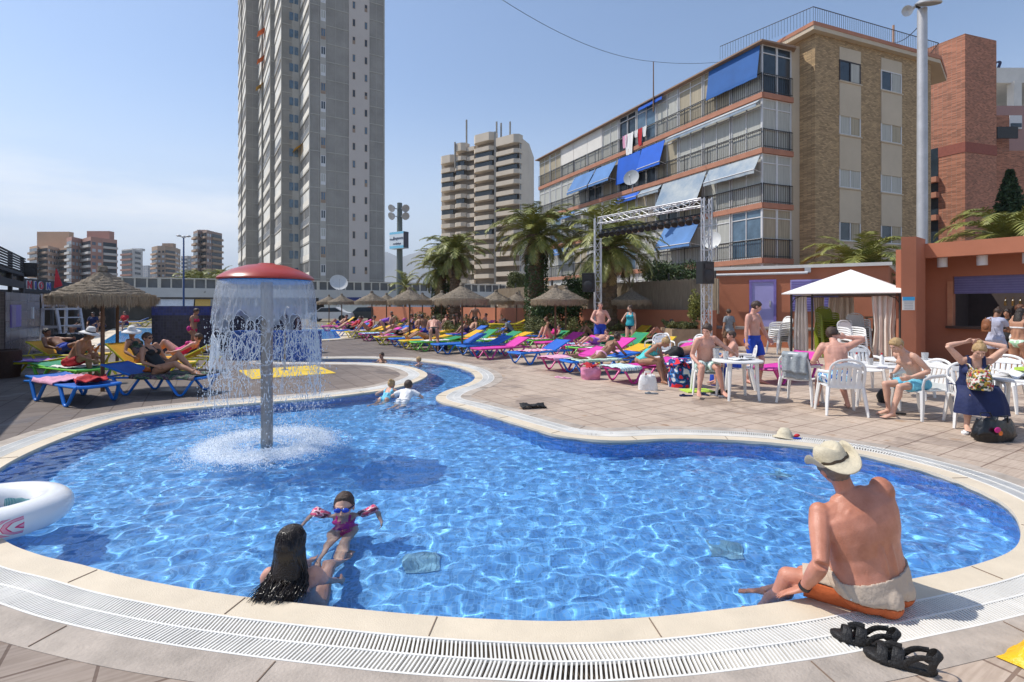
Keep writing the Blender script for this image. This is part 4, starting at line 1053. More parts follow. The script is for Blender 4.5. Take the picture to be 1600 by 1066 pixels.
mb = MB(); f.b_(mb, .4, 1.0, 0, H - 1, 0, .05); relc(mb.build('stair_glazing', glassd))
mb = MB()
for x, y in ((729, 187), (776, 190), (783, 192), (797, 190), (711, 222)): p_ = P(x, y, 158); mb.tube([(p_.x, p_.y, p_.z), (p_.x, p_.y, p_.z - 8)], .28, 5)
relc(mb.build('roof_aerials', conc_d))
# --- the balconied apartment house
ap = thing('apartment_house', 'five storey apartment house, brown brick gable and long balcony front with awnings', 'apartment house', (14, 30, 0))
def rela(o): o.parent = ap; o.location = (-14, -30, 0); return o
B0, B1, B2, B3, B4, B5 = (2.6, 49), (13.2, 27), (15.15, 27.75), (15.73, 28.1), (16.1, 27.2), (25.1, 30.7)
RZ = 16.1
fl_ = Fc(B1, B0); fe = Fc(B1, B2); fg = Fc(B4, B5); fr_ = Fc(B4, B3); n9 = fl_.n * -.14
rela(MB().prism([(B1[0] + .16, B1[1] + .12), (15.2, 27.9), B3, (16.5, 28.6), (12, 53), (B0[0] + .15, B0[1])], .2, 15.4).build('wall', whw))
rela(MB().prism([B4, B5, (27, 33), (22, 42), (14.5, 36), B3], 0, RZ).build('brick_wall', brownb))
mb = MB(); fe2 = Fc((15.2, 27.9), B3); fe2.b_(mb, 0, fe2.L, 0, 15.8, 0, .06); rela(mb.build('cream_pier', creamw))
lev = [1.25, 4.15, 7.06, 9.95, 12.87]; top = 15.45; rd = random.Random(5)
for k, z in enumerate(lev):
    mb = MB(); fl_.b_(mb, -.06, fl_.L, z - .28, z, -.2, .10); fe.b_(mb, 0, fe.L + .05, z - .279, z - .001, -.2, .098); rela(mb.build('floor_edge', terr))
    zt = (lev[k + 1] - .28) if k < 4 else top
    nb = 12
    for j in range(nb):
        s0, s1 = fl_.L * j / nb + .05, fl_.L * (j + 1) / nb - .05; r_ = rd.random()
        xm = None
        openb = (k == 4 and j in (5,)) or (k == 3 and j in (4, 5, 7)) or (k == 2 and j == 3)
        blind = (k == 4 and j in (7, 8, 9))
        mb = MB(); fw = .05
        for a, b in ((s0, s0 + fw), (s1 - fw, s1), ((s0 + s1) / 2 - .02, (s0 + s1) / 2 + .02)): fl_.b_(mb, a, b, z + .0, zt, -.10, .0)
        for zz in (z, z + 1.0, z + 2.15, zt - .05): fl_.b_(mb, s0 + fw, s1 - fw, zz, zz + .05, -.09, -.01)
        o = rela(mb.build('window', alu)); mb = MB()
        if not openb:
            fl_.b_(mb, s0 + .04, s1 - .04, z + .04, zt - .04, -.06, -.045)
            mb.build('pane', curt if blind else (curtg if (k == 2 and j in (5, 6, 7)) else rd.choice([curt, curt, curty, curt, curt, curt, glassb])), o)
        else:
            fl_.b_(mb, s0 + .04, s1 - .04, z + .04, zt - .04, -.13, -.115); mb.build('open_recess', glassd, o)
        if blind: mb = MB(); fl_.b_(mb, s0 - .03, s1 + .03, z + 1.05, zt - .02, -.02, .02); mb.build('roller_blind', whw, o)
    # railing
    mb = MB()
    for f, oo in ((fl_, .06), (fe, .06)):
        f.b_(mb, 0, f.L, z + .98, z + 1.02, oo, oo + .035); f.b_(mb, 0, f.L, z + .08, z + .11, oo, oo + .03)
        n = int(f.L / .13)
        for i in range(n + 1): f.b_(mb, f.L * i / n - .008, f.L * i / n + .008, z, z + 1.0, oo + .008, oo + .024)
        for i in range(0, n + 1, 14): f.b_(mb, f.L * i / n - .02, f.L * i / n + .02, z, z + 1.04, oo, oo + .04)
    rela(mb.build('balcony_railing', iron))
    mb = MB(); n = 2
    for j in range(3): fe.b_(mb, fe.L * j / 2 - (0 if j == 0 else .06), fe.L * j / 2 + (.06 if j < 2 else 0), z, zt, -.1, .0)
    for zz in (z + 1.0, z + 2.1, zt - .06): fe.b_(mb, 0, fe.L, zz, zz + .05, -.09, -.012)
    o = rela(mb.build('window', alu)); mb = MB(); fe.b_(mb, .05, fe.L - .02, z + .03, zt - .03, -.07, -.05); mb.build('pane', [curt, curty, curt, curt, glassd][k], o)
def awning(x0, x1, k, zt, drop, out_, m, rollz=.0):
    s0, s1 = fl_.s(x0), fl_.s(x1); z = lev[k] + zt; mb = MB(); n = 8
    vs = []
    for i in range(n + 1):
        s = s0 + (s1 - s0) * i / n
        for o, dz in ((.12, 0), (.12 + out_ * .5, -drop * .5 - .02), (.12 + out_, -drop), (.12 + out_ + .01, -drop - .20 + .02 * (i % 2))): vs.append(fl_.p(s, z + dz, o))
    n0 = len(vs); vs += [v + V((0, 0, -.012)) - fl_.n * .008 for v in vs]; fs = []
    for i in range(n):
        for j in range(3): q = i * 4 + j; fs += [(q, q + 1, q + 5, q + 4), (n0 + q, n0 + q + 4, n0 + q + 5, n0 + q + 1)]
    mb.add(vs, fs); o = rela(mb.build('awning', m)); mb = MB()
    if out_ > .25:
        mb.tube([fl_.p(s0, z - drop, .12 + out_), fl_.p(s1, z - drop, .12 + out_)], .03, 6)
        for s in (s0, s1): mb.tube([fl_.p(s, z - drop - .1, .05), fl_.p(s, z - drop, .12 + out_)], .015, 5)
        mb.build('awning_arm', alu, o)
ab1 = mat('awning_blue', (.008, .10, .52), .8, .1, 1); ab2 = mat('awning_deepblue', (.018, .10, .32), .8, .12, 1); ab3 = mat('awning_faded', (.22, .32, .45), .85, .25, .8, col2=(.42, .45, .45)); ab4 = mat('awning_midblue', (.09, .20, .42), .85, .2, .8)
awning(1110, 1190, 4, 2.50, 1.55, .22, ab2); awning(968, 1003, 3, 2.45, 1.75, .22, ab1); awning(1005, 1041, 3, 2.48, 1.45, .45, ab1); awning(900, 932, 3, 2.4, 1.35, .8, ab4); awning(934, 966, 3, 2.4, 1.35, .8, ab4)
awning(1047, 1190, 3, 2.55, .22, .30, ab3); awning(1038, 1106, 2, 2.5, 1.65, .75, ab3); awning(1110, 1190, 2, 2.5, .80, .45, ab3); awning(968, 1002, 2, 2.5, .35, .35, ab1); awning(1004, 1036, 2, 2.5, .30, .3, ab3); awning(1040, 1095, 1, 2.5, 1.3, .8, ab4)
awning(880, 905, 2, 2.5, .35, .5, ab4); awning(908, 928, 2, 2.5, .35, .5, ab3); awning(1003, 1040, 4, 2.5, .10, .2, ab1); awning(868, 893, 1, 2.5, .5, .6, ab4)
# washing over the top railing
for x, m, w_, h_ in ((979, CL['pink'], .5, .9), (986, CL['white'], .9, 1.5), (997, CL['white'], .4, .5), (1003, CL['red'], .45, 1.2), (1010, CL['white'], .4, .7)):
    s = fl_.s(x); vs = []; fs = []; n = 7
    for i in range(n + 1):
        for j in range(n + 1): vs.append(fl_.p(s + w_ * (i / n - .5) * (1 - .25 * j / n), lev[4] + 1.05 - h_ * j / n, .14 + .05 * sin(i * 1.9 + j * .3)))
    for i in range(n):
        for j in range(n): q = i * (n + 1) + j; fs.append((q, q + 1, q + n + 2, q + n + 1))
    o = MB().add(vs, fs).build('washing', m, smooth=True); tag(o, dict([(979, 'pink cloth hanging at the left end of the washing on the top balcony'), (986, 'long white sheet hung over the top balcony rail of the apartment house'), (997, 'small white cloth pegged between the sheet and the red towel up on the balcony'), (1003, 'red towel hanging over the top balcony rail'), (1010, 'short white cloth pegged right of the red towel on the balcony')])[x], 'washing', 'washing hung on the top balcony')
# gable windows and panels
for x0, x1 in ((1311, 1344), (1376, 1408)):
    s0, s1 = fg.s(x0), fg.s(x1)
    for k, z in enumerate(lev):
        mb = MB(); fg.b_(mb, s0, s1, z - .9 if k else .3, z + .95, -.05, .05); fg.b_(mb, s0 - .04, s1 + .06, z + .93, z + 1.0, -.04, .10); rela(mb.build('cream_panel', creamw))
        mb = MB(); fm = [alu, alu, alu, mat('brown_frame', (.12, .08, .05), .6)][(k + (x0 > 1350)) % 4 if k == 4 else 0]
        if k == 4 and x0 < 1350: fm = mat('dark_frame', (.04, .03, .03), .5)
        sm = (s0 + s1) / 2
        for a, b in ((s0, s0 + .06), (s1 - .06, s1), (sm - .03, sm + .03)): fg.b_(mb, a, b, z + 1.0, z + 2.15, -.02, .04)
        fg.b_(mb, s0 + .06, s1 - .06, z + 2.09, z + 2.15, -.01, .035); fg.b_(mb, s0 + .06, s1 - .06, z + 1.0, z + 1.06, -.01, .035)
        o = rela(mb.build('window', fm)); mb = MB(); fg.b_(mb, s0 + .05, s1 - .05, z + 1.05, z + 2.1, -.03, .006); mb.build('pane', [glassb, glassd, curt, curt, glassd][k], o)
        if k in (1, 3, 4): mb = MB(); fg.b_(mb, sm + .1, s1 - .07, z + 1.07, z + 2.08, .007, .012); mb.build('curtain', curty if k < 4 else curt, o)
        if k in (3, 4): mb = MB(); fg.b_(mb, s0, s1, z + 2.15, RZ - .4 if k == 4 else z + 2.0 + .15, -.03, .04); rela(mb.build('cream_panel', creamw))
# roofs
mb = MB(); mb.prism([(15.78, 26.78), (25.6, 30.6), (28, 33), (22, 43), (14.2, 37), (15.0, 28.7)], RZ, RZ + .22); rela(mb.build('roof_slab', creamw))
mb = MB(); mb.prism([(15.75, 26.75), (25.65, 30.57), (28.05, 33), (22, 43.05), (14.15, 37), (14.97, 28.7)], RZ + .22, RZ + .42); rela(mb.build('roof_edge', terr))
mb = MB(); A1, A2 = fl_.p(-.25, 0, .35), fl_.p(fl_.L + .2, 0, .35); C1 = fe.p(fe.L, 0, .3)
mb.add([(A1.x, A1.y, 15.5), (A2.x, A2.y, 15.5), (A2.x + 4, A2.y + 2, 16.6), (C1.x + 1.5, C1.y + 5, 16.6), (C1.x, C1.y, 15.55), (A1.x, A1.y, 15.42), (A2.x, A2.y, 15.42), (A2.x + 4, A2.y + 2, 15.45), (C1.x + 1.5, C1.y + 5, 15.45), (C1.x, C1.y, 15.43)],
       [(0, 1, 2, 3, 4), (9, 8, 7, 6, 5), (0, 5, 6, 1), (1, 6, 7, 2), (2, 7, 8, 3), (3, 8, 9, 4), (4, 9, 5, 0)]); rela(mb.build('roof_tiles', mat('roof_tile', (.30, .20, .14), .9, .2, 2)))
mb = MB(); pr_ = [V((12.6, 31, RZ + .4)), V((15.8, 26.85, RZ + .4)), V((25.5, 30.6, RZ + .4)), V((26.5, 33, RZ + .4))]
for a, b in zip(pr_, pr_[1:]):
    n = int((b - a).length / .16)
    for i in range(n): q = a.lerp(b, i / n); mb.bar(q, q + V((0, 0, .8)), .012, .012, up=(0, 1, 0))
    mb.bar(a + V((0, 0, .8)), b + V((0, 0, .8)), .03, .03)
rela(mb.build('roof_railing', iron))
# --- red brick tower and white block on the right
bt = thing('brick_tower', 'windowless red brick stair tower at the far right', 'tower', (35, 40, 0))
def relb(o): o.parent = bt; o.location = (-35, -40, 0); return o
DC = 37; K0 = V((px(1508, DC), DC, 0)); HT = HC + (475 - 52) / FP * DC
ld = V((-.42, .907, 0)); K1 = K0 + ld * hit(K0, ld, 1449); rdv = V((.955, .30, 0)); K2 = K0 + rdv * hit(K0, rdv, 1557)
relb(MB().prism([(K1.x, K1.y), (K0.x, K0.y), (K2.x, K2.y), (K2.x - 2, K2.y + 8), (K1.x, K1.y + 3)], 0, HT).build('brick_wall', redb))
mb = MB()
for a, b in ((K1, K0), (K0, K2)):
    f = Fc(a, b); f.b_(mb, -.02, f.L + .02, HC + (475 - 237) / FP * DC, HC + (475 - 221) / FP * DC, 0, .03)
relb(mb.build('plain_band', mat('red_band', (.27, .085, .06), .85)))
f = Fc(K0, K1); mb = MB(); sA, sB = f.s(1466), f.s(1449); f.b_(mb, sA, sB + .5, .5, f.z(1460, 232), 0, .04); relb(mb.build('open_stair', glassd))
for y in (286, 310, 345): mb = MB(); f.b_(mb, sA - .1, sB + .5, f.z(1460, y), f.z(1460, y) + .4, .05, .5); relb(mb.build('landing', terr))
rb = thing('terraced_house', 'low brick terrace wing with a white shuttered window, right of the brick tower', 'house', (42, 44, 0))
for nme, x0, x1, y0, d, m in (('wall', 1556, 1640, 235, 40, redb), ('upper_wall', 1556, 1577, 180, 40.5, redb), ('back_wall', 1557, 1660, 165, 46, mat('mauve_render', (.36, .22, .20), .85, .06)),):
    H = HC + (475 - y0) / FP * d; a, b = px(x0, d), px(x1, d); MB().box(((a + b) / 2 - 42, d + 2 - 44, H / 2), (b - a, 4, H)).build(nme, m, rb)
d = 45.9; o = MB().box((px(1586, d) - 42, d - .03 - 44, HC + (475 - 191) / FP * d), (1.1, .1, 1.2)).build('window', alu, rb); MB().box((px(1586, d) - 42, d - .1 - 44, HC + (475 - 196) / FP * d), (.95, .06, .35)).build('pane', glassd, o)
mb = MB(); d = 39.9; mb.box((px(1568, d) - 42, d - .3 - 44, HC + (475 - 209) / FP * d), (1.6, .1, .9)); mb.build('balcony', iron, rb)
wb = thing('white_building', 'tall white modern building with an open roof frame at the right edge', 'building', (60, 72, 0))
def relw(o): o.parent = wb; o.location = (-60, -72, 0); return o
d = 60; H = HC + (475 - 100) / FP * d; a = px(1556, d)
relw(MB().box((a + 10, d + 6, (H - 4.6) / 2), (22, 10, H - 5.4)).build('wall', whw))
relw(MB().box((a + 10, d + 6, H - .9), (22, 10.2, 1.8)).build('roof_slab', whw))
for x in (1571, 1590, 1640): relw(MB().box((px(x, d + .6), d + (1 if x != 1571 else 6), H - 3.4), (.9, .9, 3.4)).build('column', whw))
# cable letters "m" on that roof
def text(s_, size, ext, m, name, parent=None, loc=(0, 0, 0), rot=(R(90), 0, 0), shear=0, bold=0, align='CENTER', sx=1):
    cu = bpy.data.curves.new(name, 'FONT'); cu.body = s_; cu.size = size; cu.extrude = ext; cu.align_x = align; cu.align_y = 'CENTER'; cu.shear = shear; cu.offset = bold; cu.resolution_u = 3
    o = bpy.data.objects.new(name, cu); COL.objects.link(o); bpy.context.view_layer.update(); me = bpy.data.meshes.new_from_object(o.evaluated_get(bpy.context.evaluated_depsgraph_get())); bpy.data.objects.remove(o)
    me.materials.clear(); me.materials.append(m); o = bpy.data.objects.new(name, me); COL.objects.link(o); o.parent = parent; o.location = loc; o.rotation_euler = rot; o.scale = (sx, 1, 1); return o
navy = mat('sign_navy', (.012, .016, .07), .5, 0)
o = text('m', 1.6, .06, navy, 'roof_lettering', wb, (px(1565, d) - 60, d + 1 - 72, H + .55), shear=.3, bold=.04, sx=1.3)
# --- mountains
def ridge(name, prof, D, m, base=-20):
    mb = MB(); n = 260; vs = []; x0, x1 = prof[0][0], prof[-1][0]
    rows = 10
    for i in range(n + 1):
        x = x0 + (x1 - x0) * i / n
        for a, b in zip(prof, prof[1:]):
            if a[0] <= x <= b[0]: y = a[1] + (b[1] - a[1]) * (x - a[0]) / (b[0] - a[0]); break
        h = (HY - y) / FP * D; h *= 1 + .05 * NZ.noise(V((x * .05, 0, 1))) + .03 * NZ.noise(V((x * .15, 0, 1)))
        for j in range(rows + 1):
            k = j / rows; r = NZ.noise(V((x * .04, k * 3, 2))) * h * .25 * (sin(pi * min(1, k * 1.0)))
            vs.append((px(x, D), D - (1 - k) * D * .22 + (D * .3 * 0), max(base, h * k ** 1.4 + r * .6)))
    fs = [(i * (rows + 1) + j, (i + 1) * (rows + 1) + j, (i + 1) * (rows + 1) + j + 1, i * (rows + 1) + j + 1) for i in range(n) for j in range(rows)]
    n0 = len(vs)
    for i in range(n + 1): q = vs[i * (rows + 1) + rows]; vs.append((q[0], q[1] + D * .2, base))
    fs += [(i * (rows + 1) + rows, (i + 1) * (rows + 1) + rows, n0 + i + 1, n0 + i) for i in range(n)]
    return tag(MB().add(vs, fs).build(name, m, smooth=True, fix=False), kind='structure')
rock = mat('mountain_rock', (.17, .15, .12), .95, .3, .002)
ridge('mountains', [(-300, 462), (0, 452), (200, 446), (330, 436), (420, 425), (520, 405), (590, 397), (607, 391), (625, 403), (655, 391), (680, 387), (720, 380), (800, 372), (1000, 380), (1300, 400), (1900, 440)], 5200, rock)
# ---------------------------------------------------------------- fixtures round the pools
steel = mat('steel_pole', (.30, .29, .28), .35, .2, 3, metal=.85); galv = mat('galvanised', (.46, .46, .47), .5, .12, 2, metal=.4); blackp = mat('black_plastic', (.015, .015, .016), .45, .1)
def clearmat(n, col, a, rough=.05, bumpy=0, bsc=30):
    """thin water: part mirror, part see-through"""
    m = bpy.data.materials.new(n); m.use_nodes = True; t = m.node_tree; b = bsdf(m); b.inputs['Base Color'].default_value = (*col, 1)
    b.inputs['Roughness'].default_value = rough; b.inputs['Alpha'].default_value = a; b.inputs['Specular IOR Level'].default_value = .8
    if bumpy:
        tc = nd(t, 'TexCoord'); mp = nd(t, 'Mapping'); mp.inputs['Scale'].default_value = (1, 1, .35); n_ = nd(t, 'TexNoise'); n_.inputs['Scale'].default_value = bsc; bp = nd(t, 'Bump'); bp.inputs['Strength'].default_value = bumpy; bp.inputs['Distance'].default_value = .03
        t.links.new(tc.outputs['Object'], mp.inputs[0]); t.links.new(mp.outputs[0], n_.inputs['Vector']); t.links.new(n_.outputs[0], bp.inputs['Height']); t.links.new(bp.outputs[0], b.inputs['Normal'])
    MT[n] = m; return m
# mushroom fountain
FX, FY = G(417, 697, WZ).x, G(417, 697, WZ).y
mf = thing('mushroom_fountain', 'mushroom shaped water fountain with red domed cap pouring a curtain into the pool', 'fountain', (FX, FY, -DEP))
zc = HC - (430 - HY) / FP * FY + DEP; CR = .54
MB().tube([(0, 0, 0), (0, 0, zc)], .068, 28).build('pole', steel, mf, smooth=60)
MB().lathe([(.001, .148), (.09, .145), (.10, .135), (.23, .115), (.37, .068), (.475, .015), (.525, -.02), (CR, -.04), (CR - .005, -.055), (CR - .03, -.058)], 56).build('cap', mat('red_fibreglass', (.36, .035, .02), .32, .2, 2), mf, loc=(0, 0, zc), smooth=50)
MB().lathe([(CR - .03, -.062), (CR - .06, -.10), (CR - .12, -.10), (CR - .2, -.03), (.07, .0)], 48).build('blue_underside', mat('blue_fibreglass', (.02, .26, .62), .3, .1, 2), mf, loc=(0, 0, zc), smooth=50)
# the falling curtain: a sheet that breaks into a lace of ropes, then drops
H_ = zc - DEP + .0; rd = random.Random(11)
NU, NV = 300, 110; vs = []; fs = []; top_ = -.07; bot = -1.36
def cr_at(z): f = (top_ - z); return CR - .03 + .055 * sqrt(max(0, f)) * 1.6
cells = [(rd.random() * 2 * pi, top_ - rd.triangular(.36, 1.15, .85), rd.uniform(.03, .12) * rd.random() ** .5 + .02) for _ in range(190)]
def hole(a, z):
    r = cr_at(z)
    for ca, cz, cr in cells:
        if abs(cz - z) > .16: continue
        k = max(.15, min(1, (top_ - cz - .30) / .30)); da = (a - ca + pi) % (2 * pi) - pi
        if (da * r) ** 2 + ((z - cz) * .62) ** 2 < (cr * k) ** 2: return True
    return False
for j in range(NV + 1):
    z = top_ + (bot - top_) * j / NV
    for i in range(NU):
        a = 2 * pi * i / NU; q = NZ.noise(V((cos(a) * 6, sin(a) * 6, z * 2.2))); q2 = NZ.noise(V((cos(a) * 22, sin(a) * 22, z * 7)))
        r = cr_at(z) + (q * .035 + q2 * .012) * min(1, (top_ - z) * 2.2) + .004; vs.append((cos(a) * r, sin(a) * r, z))
sheet = MB(); keep = {}
for j in range(NV):
    for i in range(NU):
        a = 2 * pi * (i + .5) / NU; z = top_ + (bot - top_) * (j + .5) / NV; f_ = top_ - z
        thin = f_ > .62 + .25 * NZ.noise(V((cos(a) * 3, sin(a) * 3, 5)))
        if f_ > .28 and hole(a, z): keep[i, j] = 0
        elif thin and NZ.noise(V((cos(a) * 16, sin(a) * 16, z * 3.2))) > -.06 - (f_ - .62) * .9 + .10: keep[i, j] = 0
        else: keep[i, j] = 1
for (i, j), k in keep.items():
    if k: fs.append((j * NU + i, j * NU + (i + 1) % NU, (j + 1) * NU + (i + 1) % NU, (j + 1) * NU + i))
wsh = clearmat('falling_water', (.70, .73, .77), .38, .12, 1.0, 34); rope = clearmat('water_rope', (.84, .87, .90), .62, .04, .4, 40)
sheet.add(vs, fs).build('water_curtain', wsh, mf, loc=(0, 0, zc), smooth=True, fix=False)
# rims of the holes and the ropes as round beads
rp = MB()
def bead(c, r, s=1.0):
    o = len(rp.v); rp.v += [(c[0] + r, c[1], c[2]), (c[0] - r, c[1], c[2]), (c[0], c[1] + r, c[2]), (c[0], c[1] - r, c[2]), (c[0], c[1], c[2] + r * s), (c[0], c[1], c[2] - r * s)]
    for f in ((0, 2, 4), (2, 1, 4), (1, 3, 4), (3, 0, 4), (2, 0, 5), (1, 2, 5), (3, 1, 5), (0, 3, 5)): rp.f.append(tuple(q + o for q in f)); rp.m.append(0)
for n_c, (ca, cz, cr) in enumerate(cells):
    k = max(.15, min(1, (top_ - cz - .30) / .30)); n = 18
    if top_ - cz < .30 or top_ - cz > .98: continue
    pts = []; g0 = rd.random() * 6; arc = n if n_c % 3 else rd.randint(8, 13)
    for i in range(arc + 1):
        g = g0 + 2 * pi * i / n; wv = 1 + .35 * NZ.noise(V((cos(g) * 1.3 + n_c, sin(g) * 1.3, 3))); r = cr_at(cz); a = ca + cos(g) * cr * k * wv / r; z = cz + sin(g) * cr * k * wv / .62; q = NZ.noise(V((cos(a) * 6, sin(a) * 6, z * 2.2))); R0_ = cr_at(z) + q * .035 * min(1, (top_ - z) * 2.2) + .006
        pts.append(V((cos(a) * R0_, sin(a) * R0_, z)))
    rp.tube(pts, [max(.0008, .0028 + .0045 * NZ.noise(p * 14)) for p in pts], 5, cap=False)
for i in range(420):                                # stretched threads and ragged scraps of sheet
    a = rd.random() * 2 * pi; z = top_ - rd.uniform(.62, 1.35); L_ = rd.uniform(.03, .16); pts = []; sl_ = rd.uniform(-.5, .5)
    for j in range(6):
        zz = z - L_ * j / 5; aa = a + sl_ * (L_ * j / 5) + .02 * NZ.noise(V((a * 30, zz * 12, 2))); r = cr_at(zz) + .03 * NZ.noise(V((a * 9, zz * 9, 0))); pts.append((cos(aa) * r, sin(aa) * r, zz))
    w_ = rd.uniform(.6, 1.6); rp.tube(pts, [.001 * w_, .004 * w_, .0025 * w_, .0042 * w_, .002 * w_, .0005], 5)
rp.build('water_ropes', rope, mf, loc=(0, 0, zc), smooth=True, fix=False)['kind'] = 'stuff'
rp = MB()
for i in range(6500):
    a = rd.random() * 2 * pi; f_ = .45 + 1.65 * rd.random() ** .75; z = top_ - f_; r = cr_at(z) + rd.gauss(0, .02 + .05 * f_)
    c = (cos(a) * r, sin(a) * r, z)
    if z + zc < DEP - .02: continue
    bead(c, rd.choice([.002, .003, .003, .004, .005, .0075]), rd.uniform(1, 2.8))
o = rp.build('falling_drops', clearmat('water_drop', (.86, .90, .94), .55, .03), mf, loc=(0, 0, zc), fix=False); o['kind'] = 'stuff'
# white churned water where it lands
rp = MB(); foam = mat('foam', (.88, .92, .96), .6, .05)
for i in range(26000):
    a = rd.random() * 2 * pi; r = .60 + rd.gauss(0, .12) if rd.random() < .7 else rd.uniform(.15, 1.0); k = math.exp(-((r - .6) / .18) ** 2)
    z = WZ + .012 + abs(rd.gauss(0, .05)) * k
    bead((cos(a) * r, sin(a) * r, z + DEP), rd.uniform(.002, .0065), rd.uniform(.5, 1.6))
o = rp.build('splash_foam', foam, mf, loc=(0, 0, 0), fix=False); o['kind'] = 'stuff'
fm = bpy.data.materials.new('churned_water'); fm.use_nodes = True; t = fm.node_tree; b = bsdf(fm); b.inputs['Base Color'].default_value = (.86, .90, .95, 1); b.inputs['Roughness'].default_value = .7
tc = nd(t, 'TexCoord'); ln = nd(t, 'VectorMath', operation='LENGTH'); t.links.new(tc.outputs['Object'], ln.inputs[0]); n_ = nd(t, 'TexNoise'); n_.inputs['Scale'].default_value = 11; n_.inputs['Detail'].default_value = 9; n_.inputs['Roughness'].default_value = .75; t.links.new(tc.outputs['Object'], n_.inputs['Vector'])
r_ = nd(t, 'ValToRGB'); e = r_.color_ramp.elements; e[0].position = 0; e[0].color = (.42, .42, .42, 1); e[1].position = .92; e[1].color = (0, 0, 0, 1)
for p_, v_ in ((.30, .55), (.50, 1.0), (.62, .95), (.74, .45)): q = e.new(p_); q.color = (v_, v_, v_, 1)
sc_ = nd(t, 'Math', operation='DIVIDE'); sc_.inputs[1].default_value = 1.12; t.links.new(ln.outputs['Value'], sc_.inputs[0]); t.links.new(sc_.outputs[0], r_.inputs[0])
ad = nd(t, 'Math', operation='ADD'); t.links.new(n_.outputs[0], ad.inputs[0]); t.links.new(r_.outputs[0], ad.inputs[1]); mr = nd(t, 'MapRange'); mr.inputs[1].default_value = .98; mr.inputs[2].default_value = 1.62; mr.inputs[4].default_value = .72; t.links.new(ad.outputs[0], mr.inputs[0]); t.links.new(mr.outputs[0], b.inputs['Alpha'])
fs_m = MB(); fs_m.lathe([(.07 + 1.2 * i / 50, .022 + .02 * math.exp(-((.07 + 1.2 * i / 50 - .58) / .16) ** 2)) for i in range(51)], 90, wob=lambda r, z, g, i: (r, z + .028 * NZ.noise(V((cos(g) * r * 9, sin(g) * r * 9, 0))))); fs_m.build('churned_surface', fm, mf, loc=(0, 0, DEP + WZ), smooth=True, fix=False)
# short steel shower pole on the island and its yellow mat
ys = MB(); q = [G(372.5, 578.8), G(393.7, 592.5), G(525, 583), G(493.7, 570.5)]
ys.quad(*[(p.x, p.y, .008) for p in q]); ys.quad(*[(p.x, p.y, .001) for p in q])
for i in range(4): a, b = q[i], q[(i + 1) % 4]; ys.quad((a.x, a.y, .001), (b.x, b.y, .001), (b.x, b.y, .008), (a.x, a.y, .008))
tag(ys.build('yellow_mat', mat('yellow_tiles', (.68, .46, .03), .8, .15, 3)), 'square yellow non slip mat let into the island paving', 'mat')
p = G(445, 578); sh_ = thing('shower_pole', 'thin steel shower post standing on the yellow mat', 'shower', (p.x, p.y, 0))
MB().tube([(0, 0, .005), (0, 0, 1.55)], .022, 10).build('pole', steel, sh_, smooth=60); MB().lathe([(.09, .008), (.09, .02), (.025, .03)], 20).build('base_plate', steel, sh_)
MB().tube([(0, 0, 1.55), (.06, -.02, 1.63), (.14, -.04, 1.60)], .014, 8).build('spout', steel, sh_, smooth=60)
# tiled walls at the back of the paddling pool
til_n = tile_mat('navy_mosaic', (.035, .035, .065), (.07, .07, .085), (.10, .10), grout=.004, rough=.25, var=.35, vert=True)
til_b = tile_mat('blue_mosaic', (.03, .10, .42), (.10, .2, .45), (.05, .05), grout=.003, rough=.25, var=.3, vert=True)
def blk(name, label, x0, x1, yb, yt, dep, m, cat='wall', capm=None, capz=0):
    d = 1360 / (yb - HY); h = HC - (yt - HY) / FP * d; a, b = px(x0, d), px(x1, d); t = thing(name, label, cat, ((a + b) / 2, d, 0))
    MB().box((0, dep / 2, h / 2), (b - a, dep, h)).build('tiled_body', m, t)
    if capm: MB().box((0, dep / 2 - .003, h + capz / 2 - .16), (b - a + .006, dep + .006, .32)).build('top_band', capm, t)
    return t
blk('tiled_wall', 'tall dark navy tiled wall behind the walking woman', 237, 462, 551, 478, .5, til_n, capm=tile_mat('indigo_mosaic', (.03, .045, .20), (.06, .07, .16), (.10, .10), grout=.004, rough=.25, var=.3, vert=True), capz=0)
blk('tiled_wall', 'low bright blue tiled wall seen through the falling water', 360, 494, 562.8, 517, .45, til_b)
blk('pillar_stub', 'short brown pillar at the end of the low blue tiled wall', 353.5, 359.5, 563, 540, .4, mat('brown_render', (.20, .13, .11), .8), cat='pillar')
# second pool beyond
m_ = MB(); q = [G(150, 541), G(250, 548.5), G(533, 529.5), G(522, 515), G(195, 513)]; ctr = sum(q, V()) / len(q)
m_.quad(*[(p.x, p.y, .03) for p in q]); o = tag(m_.build('far_pool_water', mat('far_water', (.03, .26, .60), .12, .35, 2.5, .5, 6)), kind='structure')
m_ = MB()
for i in range(len(q)):
    a, b = q[i], q[(i + 1) % len(q)]; n_ = (b - a).normalized().cross(V((0, 0, 1))); n_ = n_ if n_.dot(a - ctr) > 0 else -n_
    mid = (a + b) / 2 + n_ * .3; m_.box((mid.x, mid.y, .022), ((b - a).length + .55, .6, .044), atan2((b - a).y, (b - a).x))
tag(m_.build('far_pool_path', stone), kind='structure')
